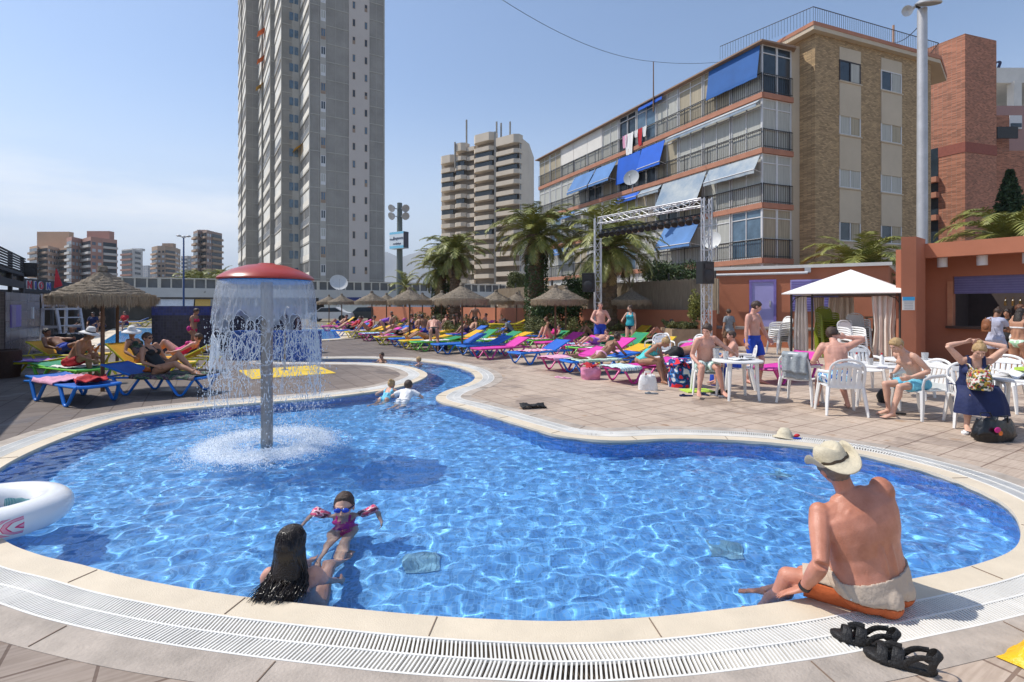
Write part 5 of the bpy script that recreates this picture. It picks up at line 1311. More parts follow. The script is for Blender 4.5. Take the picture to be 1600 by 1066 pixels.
# promenade deck on posts with shops below
PA, PB_ = (px(150, 52), 52), (px(790, 74), 74); fp_ = Fc(PA, PB_)
pr_ = thing('promenade_bridge', 'long white raised promenade with panelled railing across the background', 'bridge', (-25, 60, 0))
def relp(o): o.parent = pr_; o.location = (25, -60, 0); return o
pw_ = mat('promenade_white', (.55, .56, .55), .8, .1, .3)
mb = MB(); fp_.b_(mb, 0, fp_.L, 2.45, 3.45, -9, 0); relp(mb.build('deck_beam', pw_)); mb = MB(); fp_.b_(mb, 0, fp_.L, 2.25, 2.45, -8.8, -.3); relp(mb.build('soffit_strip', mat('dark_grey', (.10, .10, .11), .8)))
mb = MB(); n = 44
for i in range(n + 1): s = fp_.L * i / n; w_ = .16 if i % 5 == 0 else .07; fp_.b_(mb, s - w_, s + w_, 3.45, 4.42, -.15, -.02)
fp_.b_(mb, 0, fp_.L, 4.42, 4.54, -.18, .02); relp(mb.build('railing', mat('rail_cream', (.58, .56, .50), .7)))
mb = MB(); fp_.b_(mb, 0, fp_.L, 3.46, 4.40, -.30, -.26); relp(mb.build('smoked_panels', mat('smoked_panel', (.13, .14, .15), .35, .3, .5)))
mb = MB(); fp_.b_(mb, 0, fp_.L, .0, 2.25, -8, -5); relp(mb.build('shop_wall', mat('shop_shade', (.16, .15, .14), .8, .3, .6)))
aw_c = mat('awning_cream', (.72, .66, .52), .8, .08, 2); shopd = mat('shop_dark', (.04, .04, .045), .6, .3, 1)
for x0, x1, z0, m, nme in ((243, 303, 2.0, mat('awning_white', (.80, .76, .72), .8), 'white_awning'), (305, 329, 2.0, mat('awning_yellow', (.72, .43, .10), .8), 'yellow_awning'), (506, 606, 1.5, aw_c, 'cream_awning'), (610, 700, 1.5, pw_, 'white_awning')):
    s0, s1 = fp_.s(x0), fp_.s(x1); mb = MB(); zt = 2.24 if x0 < 400 else 1.9
    mb.quad(fp_.p(s0, zt, -.3), fp_.p(s1, zt, -.3), fp_.p(s1, .95 if x0 < 400 else .72, 1.3), fp_.p(s0, .95 if x0 < 400 else .72, 1.3)); mb.quad(fp_.p(s0, zt - .03, -.3), fp_.p(s1, zt - .03, -.3), fp_.p(s1, .92 if x0 < 400 else .69, 1.3), fp_.p(s0, .92 if x0 < 400 else .69, 1.3))
    relp(mb.build(nme, m))
mb = MB()
for x in (250, 330, 400, 480, 540, 600, 660, 720): s = fp_.s(x); fp_.b_(mb, s - .15, s + .15, 0, 2.25, -.6, -.3)
relp(mb.build('support_posts', pw_))
for x0, x1 in ((495, 600),):
    mb = MB(); s0, s1 = fp_.s(542), fp_.s(604); fp_.b_(mb, s0, s1, 1.95, 2.55, .02, .08); sg = relp(mb.build('shop_sign', mat('sign_blue', (.015, .03, .18), .5, 0)))
    mb = MB(); fp_.b_(mb, fp_.s(498), s0 - .02, 1.95, 2.5, .02, .07); relp(mb.build('shop_sign', mat('sign_pale', (.42, .45, .50), .5, .3, 1.5)))
    pt = fp_.p((s0 + s1) / 2 + .2, 2.26, .10); text('MIBAZAR', .46, .01, alu, 'shop_lettering', sg, pt, (R(90), 0, fp_.rz), sx=1.3)
text('al', .3, .01, blackp, 'small_lettering', pr_, fp_.p(fp_.s(320), 3.05, .02) - V((-25, 60, 0)), (R(90), 0, fp_.rz))
# satellite dish on the promenade
def dish(label, p, r, face, stem=1.2, m=None, group=None):
    t = thing('satellite_dish', label, 'satellite dish', p, 0, group); d = V(face).normalized(); mm = d.to_track_quat('Z', 'Y').to_matrix()
    mb = MB(); mb.lathe([(r * k / 6, .18 * r * (k / 6) ** 2) for k in range(7)] + [(r * .99, .17 * r), (r * .5, .03 * r), (.001, -.02)], 32); mb.v = [tuple(mm @ V(v)) for v in mb.v]; mb.build('reflector', m or mat('dish_white', (.62, .62, .60), .6, .08), t, smooth=60)
    mb = MB(); f_ = mm @ V((0, 0, r * .75)); mb.tube([mm @ V((0, -r * .9, .12 * r)), f_], .018, 6); mb.tube([f_ - mm @ V((0, 0, .06)), f_ + mm @ V((0, 0, .06))], .04, 8); mb.build('receiver_arm', galv, t)
    MB().tube([mm @ V((0, 0, -.03)), mm @ V((0, 0, -.15)), mm @ V((0, 0, -.15)) + V((0, 0, -stem))], .04, 8).build('bracket', galv, t)
    return t
dish('big white satellite dish standing before the promenade railing', P(529, 442, 59), 1.0, (.45, -.8, .5), 4.2)
dish('grey satellite dish on the apartment balconies under the blue awnings', P(987, 278, 33.2), .52, (-.6, -.9, .25), .8, mat('dish_grey', (.34, .36, .38), .6, .1))
dish('white satellite dish fixed to the balcony wall behind the stage truss', P(1114, 376, 26.6), .46, (-.8, -.8, .3), .8)
# poles and lamps
def pole(name, label, x, d, ytop, r0, r1, m, cat='lamp post', z0=0):
    t = thing(name, label, cat, (px(x, d), d, z0)); h = HC - (ytop - HY) / FP * d - z0
    MB().tube([(0, 0, 0), (0, 0, h * .5), (0, 0, h)], [r0, (r0 + r1) / 2, r1], 20).build('pole', m, t, smooth=60); return t, h
bluep = mat('blue_paint', (.015, .06, .20), .4)
t, h = pole('lamp_post', 'slender dark blue street lamp rising behind the navy tiled wall', 287, 46, 371, .09, .06, bluep)
for a in (0, 2.1, 4.2):
    mb = MB(); mb.tube([(0, 0, h - .05), (cos(a) * .38, sin(a) * .38, h + .12)], .03, 6); mb.ell((cos(a) * .42, sin(a) * .42, h + .12), (.20, .20, .09)); mb.build('lamp_head', galv, t, smooth=True)
t, h = pole('floodlight_mast', 'tall grey mast with four round floodlights and a hotel sign', 624.5, 62, 317, .42, .30, mat('mast_grey', (.12, .14, .13), .6), 'mast')
mb = MB()
for sx, y in ((-1, 326.5), (1, 326.5), (-1, 338.5), (1, 338.5)):
    z = HC + (475 - y) / FP * 62; mb = MB(); mb.bar((sx * .2, -.2, z), (sx * .75, -.45, z), .1, .1); m3 = V((sx * .5, -.8, -.45)).to_track_quat('Z', 'Y').to_matrix(); c = V((sx * .82, -.6, z))
    q = MB().lathe([(.001, -.35), (.22, -.32), (.45, -.02), (.48, .1), (.40, .1), (.001, .06)], 20); q.v = [tuple(m3 @ V(v) + c) for v in q.v]; mb.add(q.v, q.f); mb.build('floodlight', galv, t, smooth=40)
zS = HC + (475 - 376.5) / FP * 62; a_ = R(30)
bd = MB().box((0, 0, 0), (2.35, .85, 2.0)).build('sign_board', [mat('sign_white', (.66, .72, .76), .5, 0)], t, loc=(.05, -.6, zS), rz=-a_ * -1)
bd.rotation_euler.z = R(-34)
for z, hh in ((.85, .26), (-.82, .30)): MB().box((0, 0, 0), (2.36, .86, hh)).build('sign_stripe', mat('sign_skyblue', (.20, .55, .75), .5, 0), bd, loc=(0, 0, z))
MB().box((1.179, 0, 0), (.02, .80, 1.9)).build('sign_side', mat('sign_side_grey', (.07, .07, .09), .6), bd)
for s_, sz, x, z in (('Hotel', .36, -.72, .12), ('Regente', .52, .28, .22), ('medplaya', .36, .1, -.42)): text(s_, sz, .01, navy, 'sign_lettering', bd, (x, -.44, z), shear=.15)
t, h = pole('floodlight_pole', 'thick grey steel floodlight pole in front of the brown brick gable', 1441, 21, 14, .20, .17, galv)
mb = MB(); c = V((.05, -.25, h + .10)); q = MB().lathe([(.001, .25), (.25, .22), (.46, 0), (.44, -.04), (.001, -.02)], 24); m3 = Matrix.Rotation(R(18), 3, 'X'); q.v = [tuple(m3 @ V(v) + c) for v in q.v]; q.build('lamp_head', mat('lamp_alu', (.5, .5, .5), .4, .1, metal=.6), t, smooth=40)
MB().tube([(0, 0, h), (-.35, -.1, h + .05), (-.55, -.15, h - .05)], .04, 8).build('bracket', blackp, t)
m3 = V((-.75, -.25, -.45)).to_track_quat('Z', 'Y').to_matrix(); q = MB().lathe([(.001, -.05), (.07, -.03), (.10, .12), (.21, .40), (.21, .42), (.001, .40)], 24); q.v = [tuple(m3 @ V(v) + V((-.48, -.15, h - .02))) for v in q.v]; q.build('spotlight', mat('lamp_silver', (.7, .7, .7), .3, .1, metal=.7), t, smooth=40)
# overhead cable and its roof masts
mst = thing('roof_mast', 'thin metal mast on the apartment roof carrying the overhead cable', 'mast', P(1021, 160, 34)); mp_ = P(1021, 96, 34) - P(1021, 160, 34)
MB().tube([(0, 0, -.6), (0, 0, mp_.z)], [.05, .035], 8).build('pole', mat('rusty_steel', (.20, .13, .09), .8, .3, 8), mst)
m2_ = thing('roof_mast', 'short mast on the flat roof behind the roof railing', 'mast', P(1396, 78, 31)); MB().tube([(0, 0, -.8), (0, 0, 1.5)], .06, 8).build('pole', mat('rusty_pale', (.38, .24, .16), .8, .2, 8), m2_)
cb_ = MB(); ca = P(700, -60, 22); cc = P(1021, 96, 34); ce = P(1196, 84, 36); cg = P(1450, 20, 30)
def sagl(a, b, s): return [a.lerp(b, i / 18) - V((0, 0, s * 4 * (i / 18) * (1 - i / 18))) for i in range(19)]
cb_.tube(sagl(ca, cc, .9), .013, 5); cb_.tube(sagl(cc, ce, .35), .013, 5); cb_.tube(sagl(ce, P(1396, 66, 31), .3), .02, 5); cb_.tube(sagl(P(1396, 66, 31), P(1436, 40, 21.2), .2), .018, 5)
tag(cb_.build('overhead_cable', blackp), 'thin black cable slung across the sky to the apartment roof', 'cable')
# stage truss
def truss(mb, a, b, w=.25, n=None, r=.024):
    a, b = V(a), V(b); d = (b - a).normalized(); L_ = (b - a).length; u = V((0, 0, 1)) if abs(d.z) < .9 else V((1, 0, 0)); x = d.cross(u).normalized(); y = d.cross(x); n = n or int(L_ / .42)
    cs = [x * sx * w / 2 + y * sy * w / 2 for sx, sy in ((-1, -1), (1, -1), (1, 1), (-1, 1))]
    for c in cs: mb.tube([a + c, b + c], r, 8)
    for i in range(n):
        p, q = a + d * (L_ * i / n), a + d * (L_ * (i + 1) / n)
        for k in range(4): c0, c1 = cs[k], cs[(k + 1) % 4]; mb.tube([p + (c0 if i % 2 else c1), q + (c1 if i % 2 else c0)], r * .5, 5); mb.tube([p + c0, p + c1], r * .5, 5)
tr = thing('stage_truss', 'aluminium goalpost truss frame on two lattice legs over the sunbathing area', 'truss', (5, 19, 0)); TL, TR = (px(934, 21), 21), (px(1104, 17), 17)
def relt(o): o.parent = tr; o.location = (-5, -19, 0); return o
alt = mat('truss_alu', (.55, .55, .56), .4, .12, 2, metal=.5); zt_ = 5.10
mb = MB(); truss(mb, (TL[0], TL[1], .05), (TL[0], TL[1], zt_ + .12)); relt(mb.build('lattice_leg', alt, smooth=60))
mb = MB(); truss(mb, (TR[0], TR[1], .05), (TR[0], TR[1], zt_ + .12)); relt(mb.build('lattice_leg', alt, smooth=60))
mb = MB(); a, b = V((*TL, zt_)), V((*TR, zt_)); d = (b - a).normalized(); truss(mb, a + d * .13, b - d * .13); relt(mb.build('cross_beam', alt, smooth=60))
bar_ = MB(); bar_.tube([a + d * .2 - V((0, 0, .38)), b - d * .2 - V((0, 0, .38))], .022, 8); tag(bar_.build('lamp_bar', blackp), 'black pipe slung beneath the truss beam to carry the stage lamps', 'pipe')
can0 = None
for i in range(16):
    p = a.lerp(b, (i + .8) / 17) - V((0, 0, .54))
    if can0 is None:
        can0 = thing('stage_lamp', '', 'stage lamp', p, 0, 'black stage lamps in a row under the truss'); q = MB().lathe([(.001, -.13), (.07, -.12), (.10, -.02), (.115, .14), (.10, .14), (.001, .10)], 16); m3 = V((-.4, -.6, -.65)).to_track_quat('Z', 'Y').to_matrix(); q.v = [tuple(m3 @ V(v)) for v in q.v]; q.build('lamp_can', blackp, can0, smooth=40)
        MB().tube([(-.11, 0, 0), (-.11, 0, .12), (.11, 0, .12), (.11, 0, 0)], .012, 6).build('yoke', blackp, can0); c_ = can0
    else: c_ = dup(can0, p)
    c_['label'] = 'black stage lamp hanging in the row under the truss beam'
def speaker(label, p, w, h, rz, stand=True):
    t = thing('loudspeaker', label, 'loudspeaker', p, rz); q = MB(); q.prism([(-w / 2, -.05), (w / 2, -.05), (w * .36, .30), (-w * .36, .30)], 0, h); q.build('cabinet', blackp, t)
    q = MB(); q.lathe([(w * .38, 0), (w * .34, .012), (w * .12, -.0), (.001, .01)], 28); q.v = [(x, -.056 - z, y + h * .36) for x, y, z in q.v]; q.build('speaker_cone', mat('speaker_grille', (.03, .03, .032), .6, .2, 30), t, smooth=60)
    q = MB().box((0, -.06, h * .78), (w * .66, .02, h * .22)); q.build('horn', mat('speaker_horn', (.022, .022, .024), .35), t)
    return t
speaker('black loudspeaker on the right leg of the truss, beside the orange building', P(1105, 443, 16.6), .50, .72, R(25)); speaker('tilted black loudspeaker on the left leg of the truss', P(920, 456, 20.6), .50, .76, R(-25)).rotation_euler.x = R(6)
mb = MB()
for p, z in (((px(1105, 16.75), 16.75), 2.55), ((px(924, 20.8), 20.8), 2.1)): pass
# fences, orange retaining wall and planting
reed = mat('reed_fence', (.34, .27, .19), .95, .35, 14, .7, 40, stretch=(4, 4, .15))
OW = [(px(575, 52), 52), (px(690, 43), 43), (px(770, 36), 36), (px(850, 29.5), 29.5), (px(970, 25), 25), (px(1112, 20.8), 20.8)]
ow = thing('orange_wall', 'long low orange rendered wall behind the rows of sun loungers', 'wall', (0, 26, 0)); rf = thing('reed_fence', 'brown reed screen fence rising behind the orange wall', 'fence', (0, 27, 0))
mb = MB(); mb2 = MB(); mb3 = MB()
for i in range(len(OW) - 1):
    f = Fc(OW[i], OW[i + 1]); f.b_(mb, -.05, f.L + .05, 0, 1.45, -.25, 0)
    if i >= 2:
        f.b_(mb2, 0, f.L, 1.3, 2.75, -.5, -.42); n = int(f.L / .05)
        for k in range(n): f.b_(mb2, k * .05, k * .05 + .03, 1.3, (2.75) + random.uniform(0, .06), -.42, -.40 + random.uniform(0, .01))
        for k in range(int(f.L / 2.4) + 1): f.b_(mb3, k * 2.4 - .03, k * 2.4 + .03, 0, 3.1, -.62, -.56)
mb.build('rendered_wall', orng, ow, loc=(0, -26, 0)); mb2.build('reed_screen', reed, rf, loc=(0, -27, 0)); mb3.build('fence_posts', iron, rf, loc=(0, -27, 0))
# planters with ground cover
plst = mat('planter_stone', (.36, .25, .16), .9, .2, 3, .5, 14)
def planter(label, x0, x1, d0, d1, h, n, m=bushl, hh=.25, seed=1):
    t = thing('planter_bed', label, 'planter', (px((x0 + x1) / 2, d0), d0, 0)); a, b = px(x0, d0), px(x1, d0); q = MB().box((0, (d1 - d0) / 2, h / 2), (b - a, d1 - d0, h)); q.build('stone_kerb', plst, t); rd = random.Random(seed); mb = MB()
    for i in range(n):
        x, y = rd.uniform(-(b - a) / 2, (b - a) / 2), rd.uniform(0, d1 - d0); z = h + hh * (abs(NZ.noise(V((x, y, seed)))) * 2.2 + rd.random() * .5)
        leafq(mb, V((x, y - .05, z)), rd, .045, .6)
    o = mb.build('ground_cover', m, t, fix=False); o['kind'] = 'stuff'; return t
planter('raised bed of pale green ground cover beside the ivy clad palm', 822, 905, 22.4, 24.4, .35, 5000, hh=.5, seed=2); planter('long bed of yellow green ground cover below the twin palms', 690, 795, 25, 27, .25, 5000, hh=.45, seed=3)
planter('low stone bed with grass behind the man in blue shorts', 906, 990, 22.8, 24.4, .5, 3500, hh=.3, seed=4); planter('stone faced bed beside the right leg of the truss', 1050, 1097, 19.4, 20.9, .75, 2500, hh=.25, seed=5)
planter('strip of green ground cover at the far end of the orange wall', 610, 690, 30, 31.5, .3, 3000, hh=.5, seed=6)
def shrub(name, label, p, r, n, s_, m, seed, h=None, cat='shrub', trunk=True, group=None):
    t = thing(name, label, cat, p, 0, group); rd = random.Random(seed); mb = MB(); blob_leaves(mb, (0, 0, r[2]), r, n, rd, s_); mb.build('foliage', m, t, fix=False)
    if trunk: mb = MB(); [mb.tube([(0, 0, 0), (rd.uniform(-.2, .2) * r[0], rd.uniform(-.2, .2) * r[1], r[2] * .8), (rd.uniform(-.5, .5) * r[0], rd.uniform(-.5, .5) * r[1], r[2] * 1.4)], [.05, .035, .01], 6) for _ in range(5)]; mb.build('stems', bark, t)
    return t
shrub('bush', 'big dark bush filling the gap behind the truss', V((px(1060, 25.6), 25.6, 1.4)), (2.1, 1.2, 1.3), 9000, .07, bush, 1); shrub('bush', 'dense dark bush behind the straw parasols at the foot of the ivy clad palm', V((px(868, 24.6), 24.6, .3)), (1.5, .9, 1.15), 7000, .06, ivy, 2)
shrub('round_tree', 'round olive green tree in front of the cream tower', V((px(809, 60), 60, 3.0)), (1.7, 1.7, 1.25), 5000, .11, mat('olive_leaf', (.085, .10, .02), .6, .4, 5), 3, cat='tree'); shrub('bush', 'creeper spilling over the reed fence left of the truss', V((px(903, 27), 27, 1.2)), (.9, .7, 1.1), 4000, .06, ivy, 4)
shrub('potted_shrub', 'tall yellow green shrub in a clay pot beside the truss leg', V((px(1087, 20), 20, .75)), (.30, .28, .72), 1500, .05, mat('shrub_yellow', (.20, .20, .04), .6, .4, 6), 5)
MB().lathe([(.001, .0), (.16, 0), (.24, .30), (.26, .32), (.22, .32), (.2, .25), (.001, .25)], 20).build('clay_pot', mat('clay', (.48, .22, .12), .8), None, loc=(px(1097, 19.5), 19.5, .75), smooth=40); o = S.objects['clay_pot']; tag(o, 'round clay pot standing on the stone bed by the truss', 'pot')
for i, (x, d, s_) in enumerate(((245, 62, 1.3), (262, 60, 1.5), (280, 64, 1.2), (300, 60, 1.45), (318, 63, 1.2), (334, 66, 1.0))):
    palm(['shaggy palm, first of the clump over the promenade beside the tan block', 'second palm of the clump over the promenade, left of the blue lamp post', 'palm directly behind the slender blue lamp post', 'full crowned palm just right of the blue lamp post', 'smaller palm between the lamp post and the fountain cap', 'low palm of the promenade clump nearest the grey tower'][i], (px(x, d), d + 6, 0), h=4.3 + s_ * .4, r=.3, L=2.4, n=30, seed=20 + i, group='palms beyond the promenade', dry=2)
palm('left palm of the twin pair in front of the cream tower', (px(688, 34), 34, 0), h=4.0, r=.42, L=2.3, n=44, seed=3, group='palms behind the loungers', trunk_ivy=True); palm('right palm of the twin pair in front of the cream tower', (px(711, 33), 33, 0), h=4.9, r=.36, L=2.55, n=48, seed=4, group='palms behind the loungers')
palm('thick ivy clad palm left of the apartment house', (px(838, 25.2), 25.2, 0), h=5.1, r=.40, L=2.6, n=54, seed=5, trunk_ivy=True, group='palms behind the loungers'); palm('spreading palm standing inside the truss frame', (px(952, 23.4), 23.4, 0), h=4.3, r=.36, L=2.9, n=56, seed=6, group='palms behind the loungers', dry=6, spread=1.1)
palm('palm behind the white gazebo in front of the brick gable', (px(1345, 22.5), 22.5, 0), h=3.1, r=.3, L=2.7, n=50, seed=7, group='palms behind the bar', dry=8); palm('palm rising over the roof of the bar at the right edge', (px(1582, 21.5), 21.5, 0), h=4.3, r=.3, L=2.9, n=48, seed=8, group='palms behind the bar', dry=5)
palm('thin scruffy young palm beside the floodlight mast', (px(633, 48), 48, 0), h=3.4, r=.14, L=2.3, n=16, seed=9, dry=3, spread=.8)
# cypress
t = thing('cypress', 'dark ragged cypress tree before the brick tower', 'tree', (px(1578, 29), 29, 0)); mb = MB(); rd = random.Random(9)
for i in range(9000):
    z = 2 + 7.3 * rd.random() ** .9; a = rd.random() * 2 * pi; lob = 1 + .5 * NZ.noise(V((cos(a) * 2, sin(a) * 2, z * .9))); r = 1.25 * (1 - ((z - 2) / 7.6) ** 1.6) * lob * sqrt(rd.random()) + .03; leafq(mb, V((cos(a) * r, sin(a) * r, z)), rd, .11, .2)
mb.build('crown', cypl, t, fix=False); MB().tube([(0, 0, 0), (0, 0, 8)], [.18, .03], 8).build('trunk', bark, t)
# orange service building
sb = thing('service_building', 'low orange rendered building with a lilac door, behind the chair stacks', 'building', (11, 21, 0)); SA, SB_ = (9.1, 23.0), (14.6, 19.85); fs_ = Fc(SA, SB_)
def rels(o): o.parent = sb; o.location = (-11, -21, 0); return o
zr = 3.2
rels(MB().prism([SA, SB_, (18, 24), (12, 27)], .0, zr).build('wall', orng)); mb = MB(); fs_.b_(mb, -.1, fs_.L + .1, zr, zr + .13, -1, .14); rels(mb.build('roof_edge', whw))
mb = MB(); fs_.b_(mb, -.4, fs_.L, 0, .68, .02, 1.9); rels(mb.build('plinth', orng)); mb = MB(); fs_.b_(mb, -.45, fs_.L, .68, .74, .02, 1.95); rels(mb.build('plinth_top', mat('ledge_grey', (.20, .17, .15), .8)))
lil = mat('lilac_door', (.36, .33, .62), .5, .06, 2); pur = mat('purple_frame', (.20, .15, .42), .5); s0, s1 = fs_.s(1171), fs_.s(1213)
mb = MB(); fs_.b_(mb, s0, s0 + .10, .74, 2.75, .0, .07); fs_.b_(mb, s1 - .10, s1, .74, 2.75, 0, .07); fs_.b_(mb, s0 + .1, s1 - .1, 2.65, 2.75, 0, .069); fr2 = rels(mb.build('door_frame', pur))
mb = MB(); fs_.b_(mb, s0 + .1, s1 - .1, .74, 2.65, .0, .03); dr = rels(mb.build('door', lil)); mb = MB(); fs_.b_(mb, s1 - .26, s1 - .20, 1.6, 1.85, .03, .08); mb.build('handle', galv, dr)
mb = MB(); s2_ = fs_.s(1235); fs_.b_(mb, s2_, s2_ + 1.7, 1.4, 2.72, 0, .05); o = rels(mb.build('roller_shutter', lil))
mb = MB()
for k in range(12): fs_.b_(mb, s2_ + .04, s2_ + 1.66, 1.45 + k * .105, 1.50 + k * .105, .05, .07)
mb.build('slats', pur, o)
q = MB(); q.tube([fs_.p(-.1, zr - .22, .42), fs_.p(fs_.s(1262), zr - .22, .42)], .055, 10); aw_ = rels(q.build('rolled_awning', alu, smooth=60))
q = MB(); q.box(fs_.p(fs_.s(1262), zr - .10, .2), (.22, .3, .2), fs_.rz); q.build('awning_bracket', galv, aw_)
# poolside bar
bb = thing('bar_building', 'large orange rendered poolside bar with a half lowered purple shutter', 'bar', (17, 18, 0))
def relbb(o): o.parent = bb; o.location = (-17, -18, 0); return o
pd = 14.0; pa = (px(1408, pd), pd); pb2 = (px(1431.5, pd - .1), pd - .1); zt = HC - (370 - HY) / FP * pd
orn2 = mat('bar_orange', (.42, .155, .085), .85, .10, .8, .15, 40)
relbb(MB().prism([pa, pb2, (px(1446, 14.5), 14.5), (px(1424, 14.8), 14.8)], 0, zt).build('pillar', orn2))
BA, BB2 = (px(1441, 14.5), 14.5), (px(1640, 12.4), 12.4); fb_ = Fc(BA, BB2); zb = HC - (381 - HY) / FP * 14.5
mb = MB(); fb_.b_(mb, 0, fb_.L + 1, zb - .40, zb, -.30, 0); relbb(mb.build('roof_beam', orn2)); mb = MB(); fb_.b_(mb, -.55, fb_.L + 1, zb - .12, zb - .02, -2.4, -.3); relbb(mb.build('canopy_slab', orn2))
WA, WB_ = fb_.p(-.3, 0, -1.2), fb_.p(fb_.L + 2.5, 0, -1.2); fw_ = Fc((WA.x, WA.y), (WB_.x, WB_.y)); xo = fw_.s(1488)
mb = MB(); fw_.b_(mb, -.3, xo, 0, zb - .12, -.25, 0); fw_.b_(mb, xo, fw_.L, 2.50, zb - .12, -.25, 0); fw_.b_(mb, xo, fw_.L, 0, 1.0, -.25, 0); fw_.b_(mb, -.3, .0, 0, zb - .12, 0, 1.3); relbb(mb.build('wall', orn2))
mb = MB(); fw_.b_(mb, xo - .10, xo + .02, 1.0, 2.36, .001, .06); relbb(mb.build('jamb', mat('jamb_orange', (.50, .22, .12), .8)))
mb = MB(); fw_.b_(mb, xo - .1, fw_.L, 1.0, 1.07, -.3, .22); relbb(mb.build('counter', mat('counter_wood', (.06, .03, .02), .5)))
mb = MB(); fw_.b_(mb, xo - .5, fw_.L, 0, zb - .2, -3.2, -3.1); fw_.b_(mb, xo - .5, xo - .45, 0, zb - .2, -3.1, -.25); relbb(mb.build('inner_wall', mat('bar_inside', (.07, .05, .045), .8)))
mb = MB(); fw_.b_(mb, xo + .02, fw_.L, 2.0, 2.50, -.14, -.10); o = relbb(mb.build('roller_shutter', mat('shutter_purple', (.17, .15, .33), .5))); mb = MB()
for k in range(7): fw_.b_(mb, xo + .02, fw_.L, 2.01 + k * .07, 2.04 + k * .07, -.10, -.085)
mb.build('slats', mat('shutter_purple_dark', (.12, .11, .27), .5), o)
for x in (1464, 1527, 1600): s = fb_.s(x); p = fb_.p(s, zb - .52, -.40); relbb(MB().lathe([(.001, .14), (.115, .14), (.115, -.14), (.10, -.14), (.10, .10), (.001, .10)], 20, c=p).build('ceiling_lamp', alu, smooth=40))
mb = MB()
for i in range(26): p = fw_.p(xo + .5 + i * .17, 1.65, -2.95); mb.lathe([(.001, 0), (.035, 0), (.035, .16), (.012, .2), (.012, .27), (.001, .27)], 8, c=p)
relbb(mb.build('bottle_shelf', [mat('bottle_green', (.03, .10, .03), .2, .8, 8, col2=(.25, .12, .03))]))
# notice on the pillar
n_ = V((pb2[0] - pa[0], pb2[1] - pa[1], 0)).normalized(); rz_ = atan2(n_.y, n_.x); c = P(1419.5, 474, 13.92); nt_ = thing('notice_board', 'small white and blue notice on the orange bar pillar', 'notice', c, rz_)
MB().box((0, 0, 0), (.28, .02, .36)).build('panel', whw, nt_); MB().box((0, -.0115, .13), (.28, .003, .10)).build('blue_header', mat('sign_cyan', (.04, .35, .65), .5, 0), nt_)
for k in range(5): MB().box((0, -.0112, .04 - k * .045), (.20, .002, .010)).build('text_line', mat('grey_ink', (.3, .3, .32), .6, 0), nt_)
# gazebo
gz = thing('gazebo', 'white canopied gazebo with gathered cream curtains over the stacked chairs', 'gazebo', (11.15, 16.85, 0), R(-42)); GW = 1.42
MB().add([(-1.66, -1.66, 2.05), (1.66, -1.66, 2.05), (1.66, 1.66, 2.05), (-1.66, 1.66, 2.05), (0, 0, 2.84), (-1.66, -1.66, 2.02), (1.66, -1.66, 2.02), (1.66, 1.66, 2.02), (-1.66, 1.66, 2.02), (0, 0, 2.80)], [(0, 1, 4), (1, 2, 4), (2, 3, 4), (3, 0, 4), (6, 5, 9), (7, 6, 9), (8, 7, 9), (5, 8, 9), (0, 5, 6, 1), (1, 6, 7, 2), (2, 7, 8, 3), (3, 8, 5, 0)]).build('canopy', mat('canopy_white', (.80, .76, .73), .75, .04, 2), gz)
for sx in (-1, 1):
    for sy in (-1, 1): MB().tube([(sx * GW, sy * 1.45, 0), (sx * GW, sy * 1.45, 2.05)], .035, 10).build('post', mat('dark_bronze', (.035, .03, .028), .5, .1), gz)
mb = MB()
for sy in (-1, 1): mb.bar((-GW, sy * 1.45, 1.96), (GW, sy * 1.45, 1.96), .03, .03); mb.bar((-GW, sy * 1.45, 2.02), (GW, sy * 1.45, 2.02), .03, .03)
for sx in (-1, 1): mb.bar((sx * GW, -1.45, 1.96), (sx * GW, 1.45, 1.96), .03, .03)
for sx in (-1, 1): mb.tube([(sx * GW, -1.45, 1.7), (sx * (GW - .1), -1.45, 1.88), (sx * (GW - .3), -1.45, 1.96)], .014, 6)
mb.build('frame', MT['dark_bronze'], gz)
def curtain(x0, x1, y, seed, par, pinch=.55):
    vs = []; fs = []; N, K = 60, 14
    for j in range(K + 1):
        z = 1.94 - 1.88 * j / K; w_ = 1 - (1 - pinch) * math.exp(-((z - .85) / .35) ** 2) * 0 - .25 * (1 - abs(z - 2.14) / 2.05) * 0
        for i in range(N + 1):
            u = i / N; x = x0 + (x1 - x0) * u; vs.append(((x - (x0 + x1) / 2) * (.75 + .25 * abs(sin(z * 1.2 + seed))) + (x0 + x1) / 2, y + .055 * sin(u * 26 + seed + .5 * sin(z * 2)) + .02 * sin(u * 60), z))
    for j in range(K):
        for i in range(N): q = j * (N + 1) + i; fs.append((q, q + 1, q + N + 2, q + N + 1))
    MB().add(vs, fs).build('curtain', mat('curtain_cream_cloth', (.70, .62, .55), .85, .08, 3), par, smooth=True)
curtain(-1.38, -.95, -1.38, 1, gz); curtain(.72, 1.36, -1.38, 2, gz); curtain(-.9, -.1, 1.38, 3, gz); curtain(.5, 1.36, 1.38, 4, gz); curtain(-1.36, -1.0, 1.38, 5, gz)
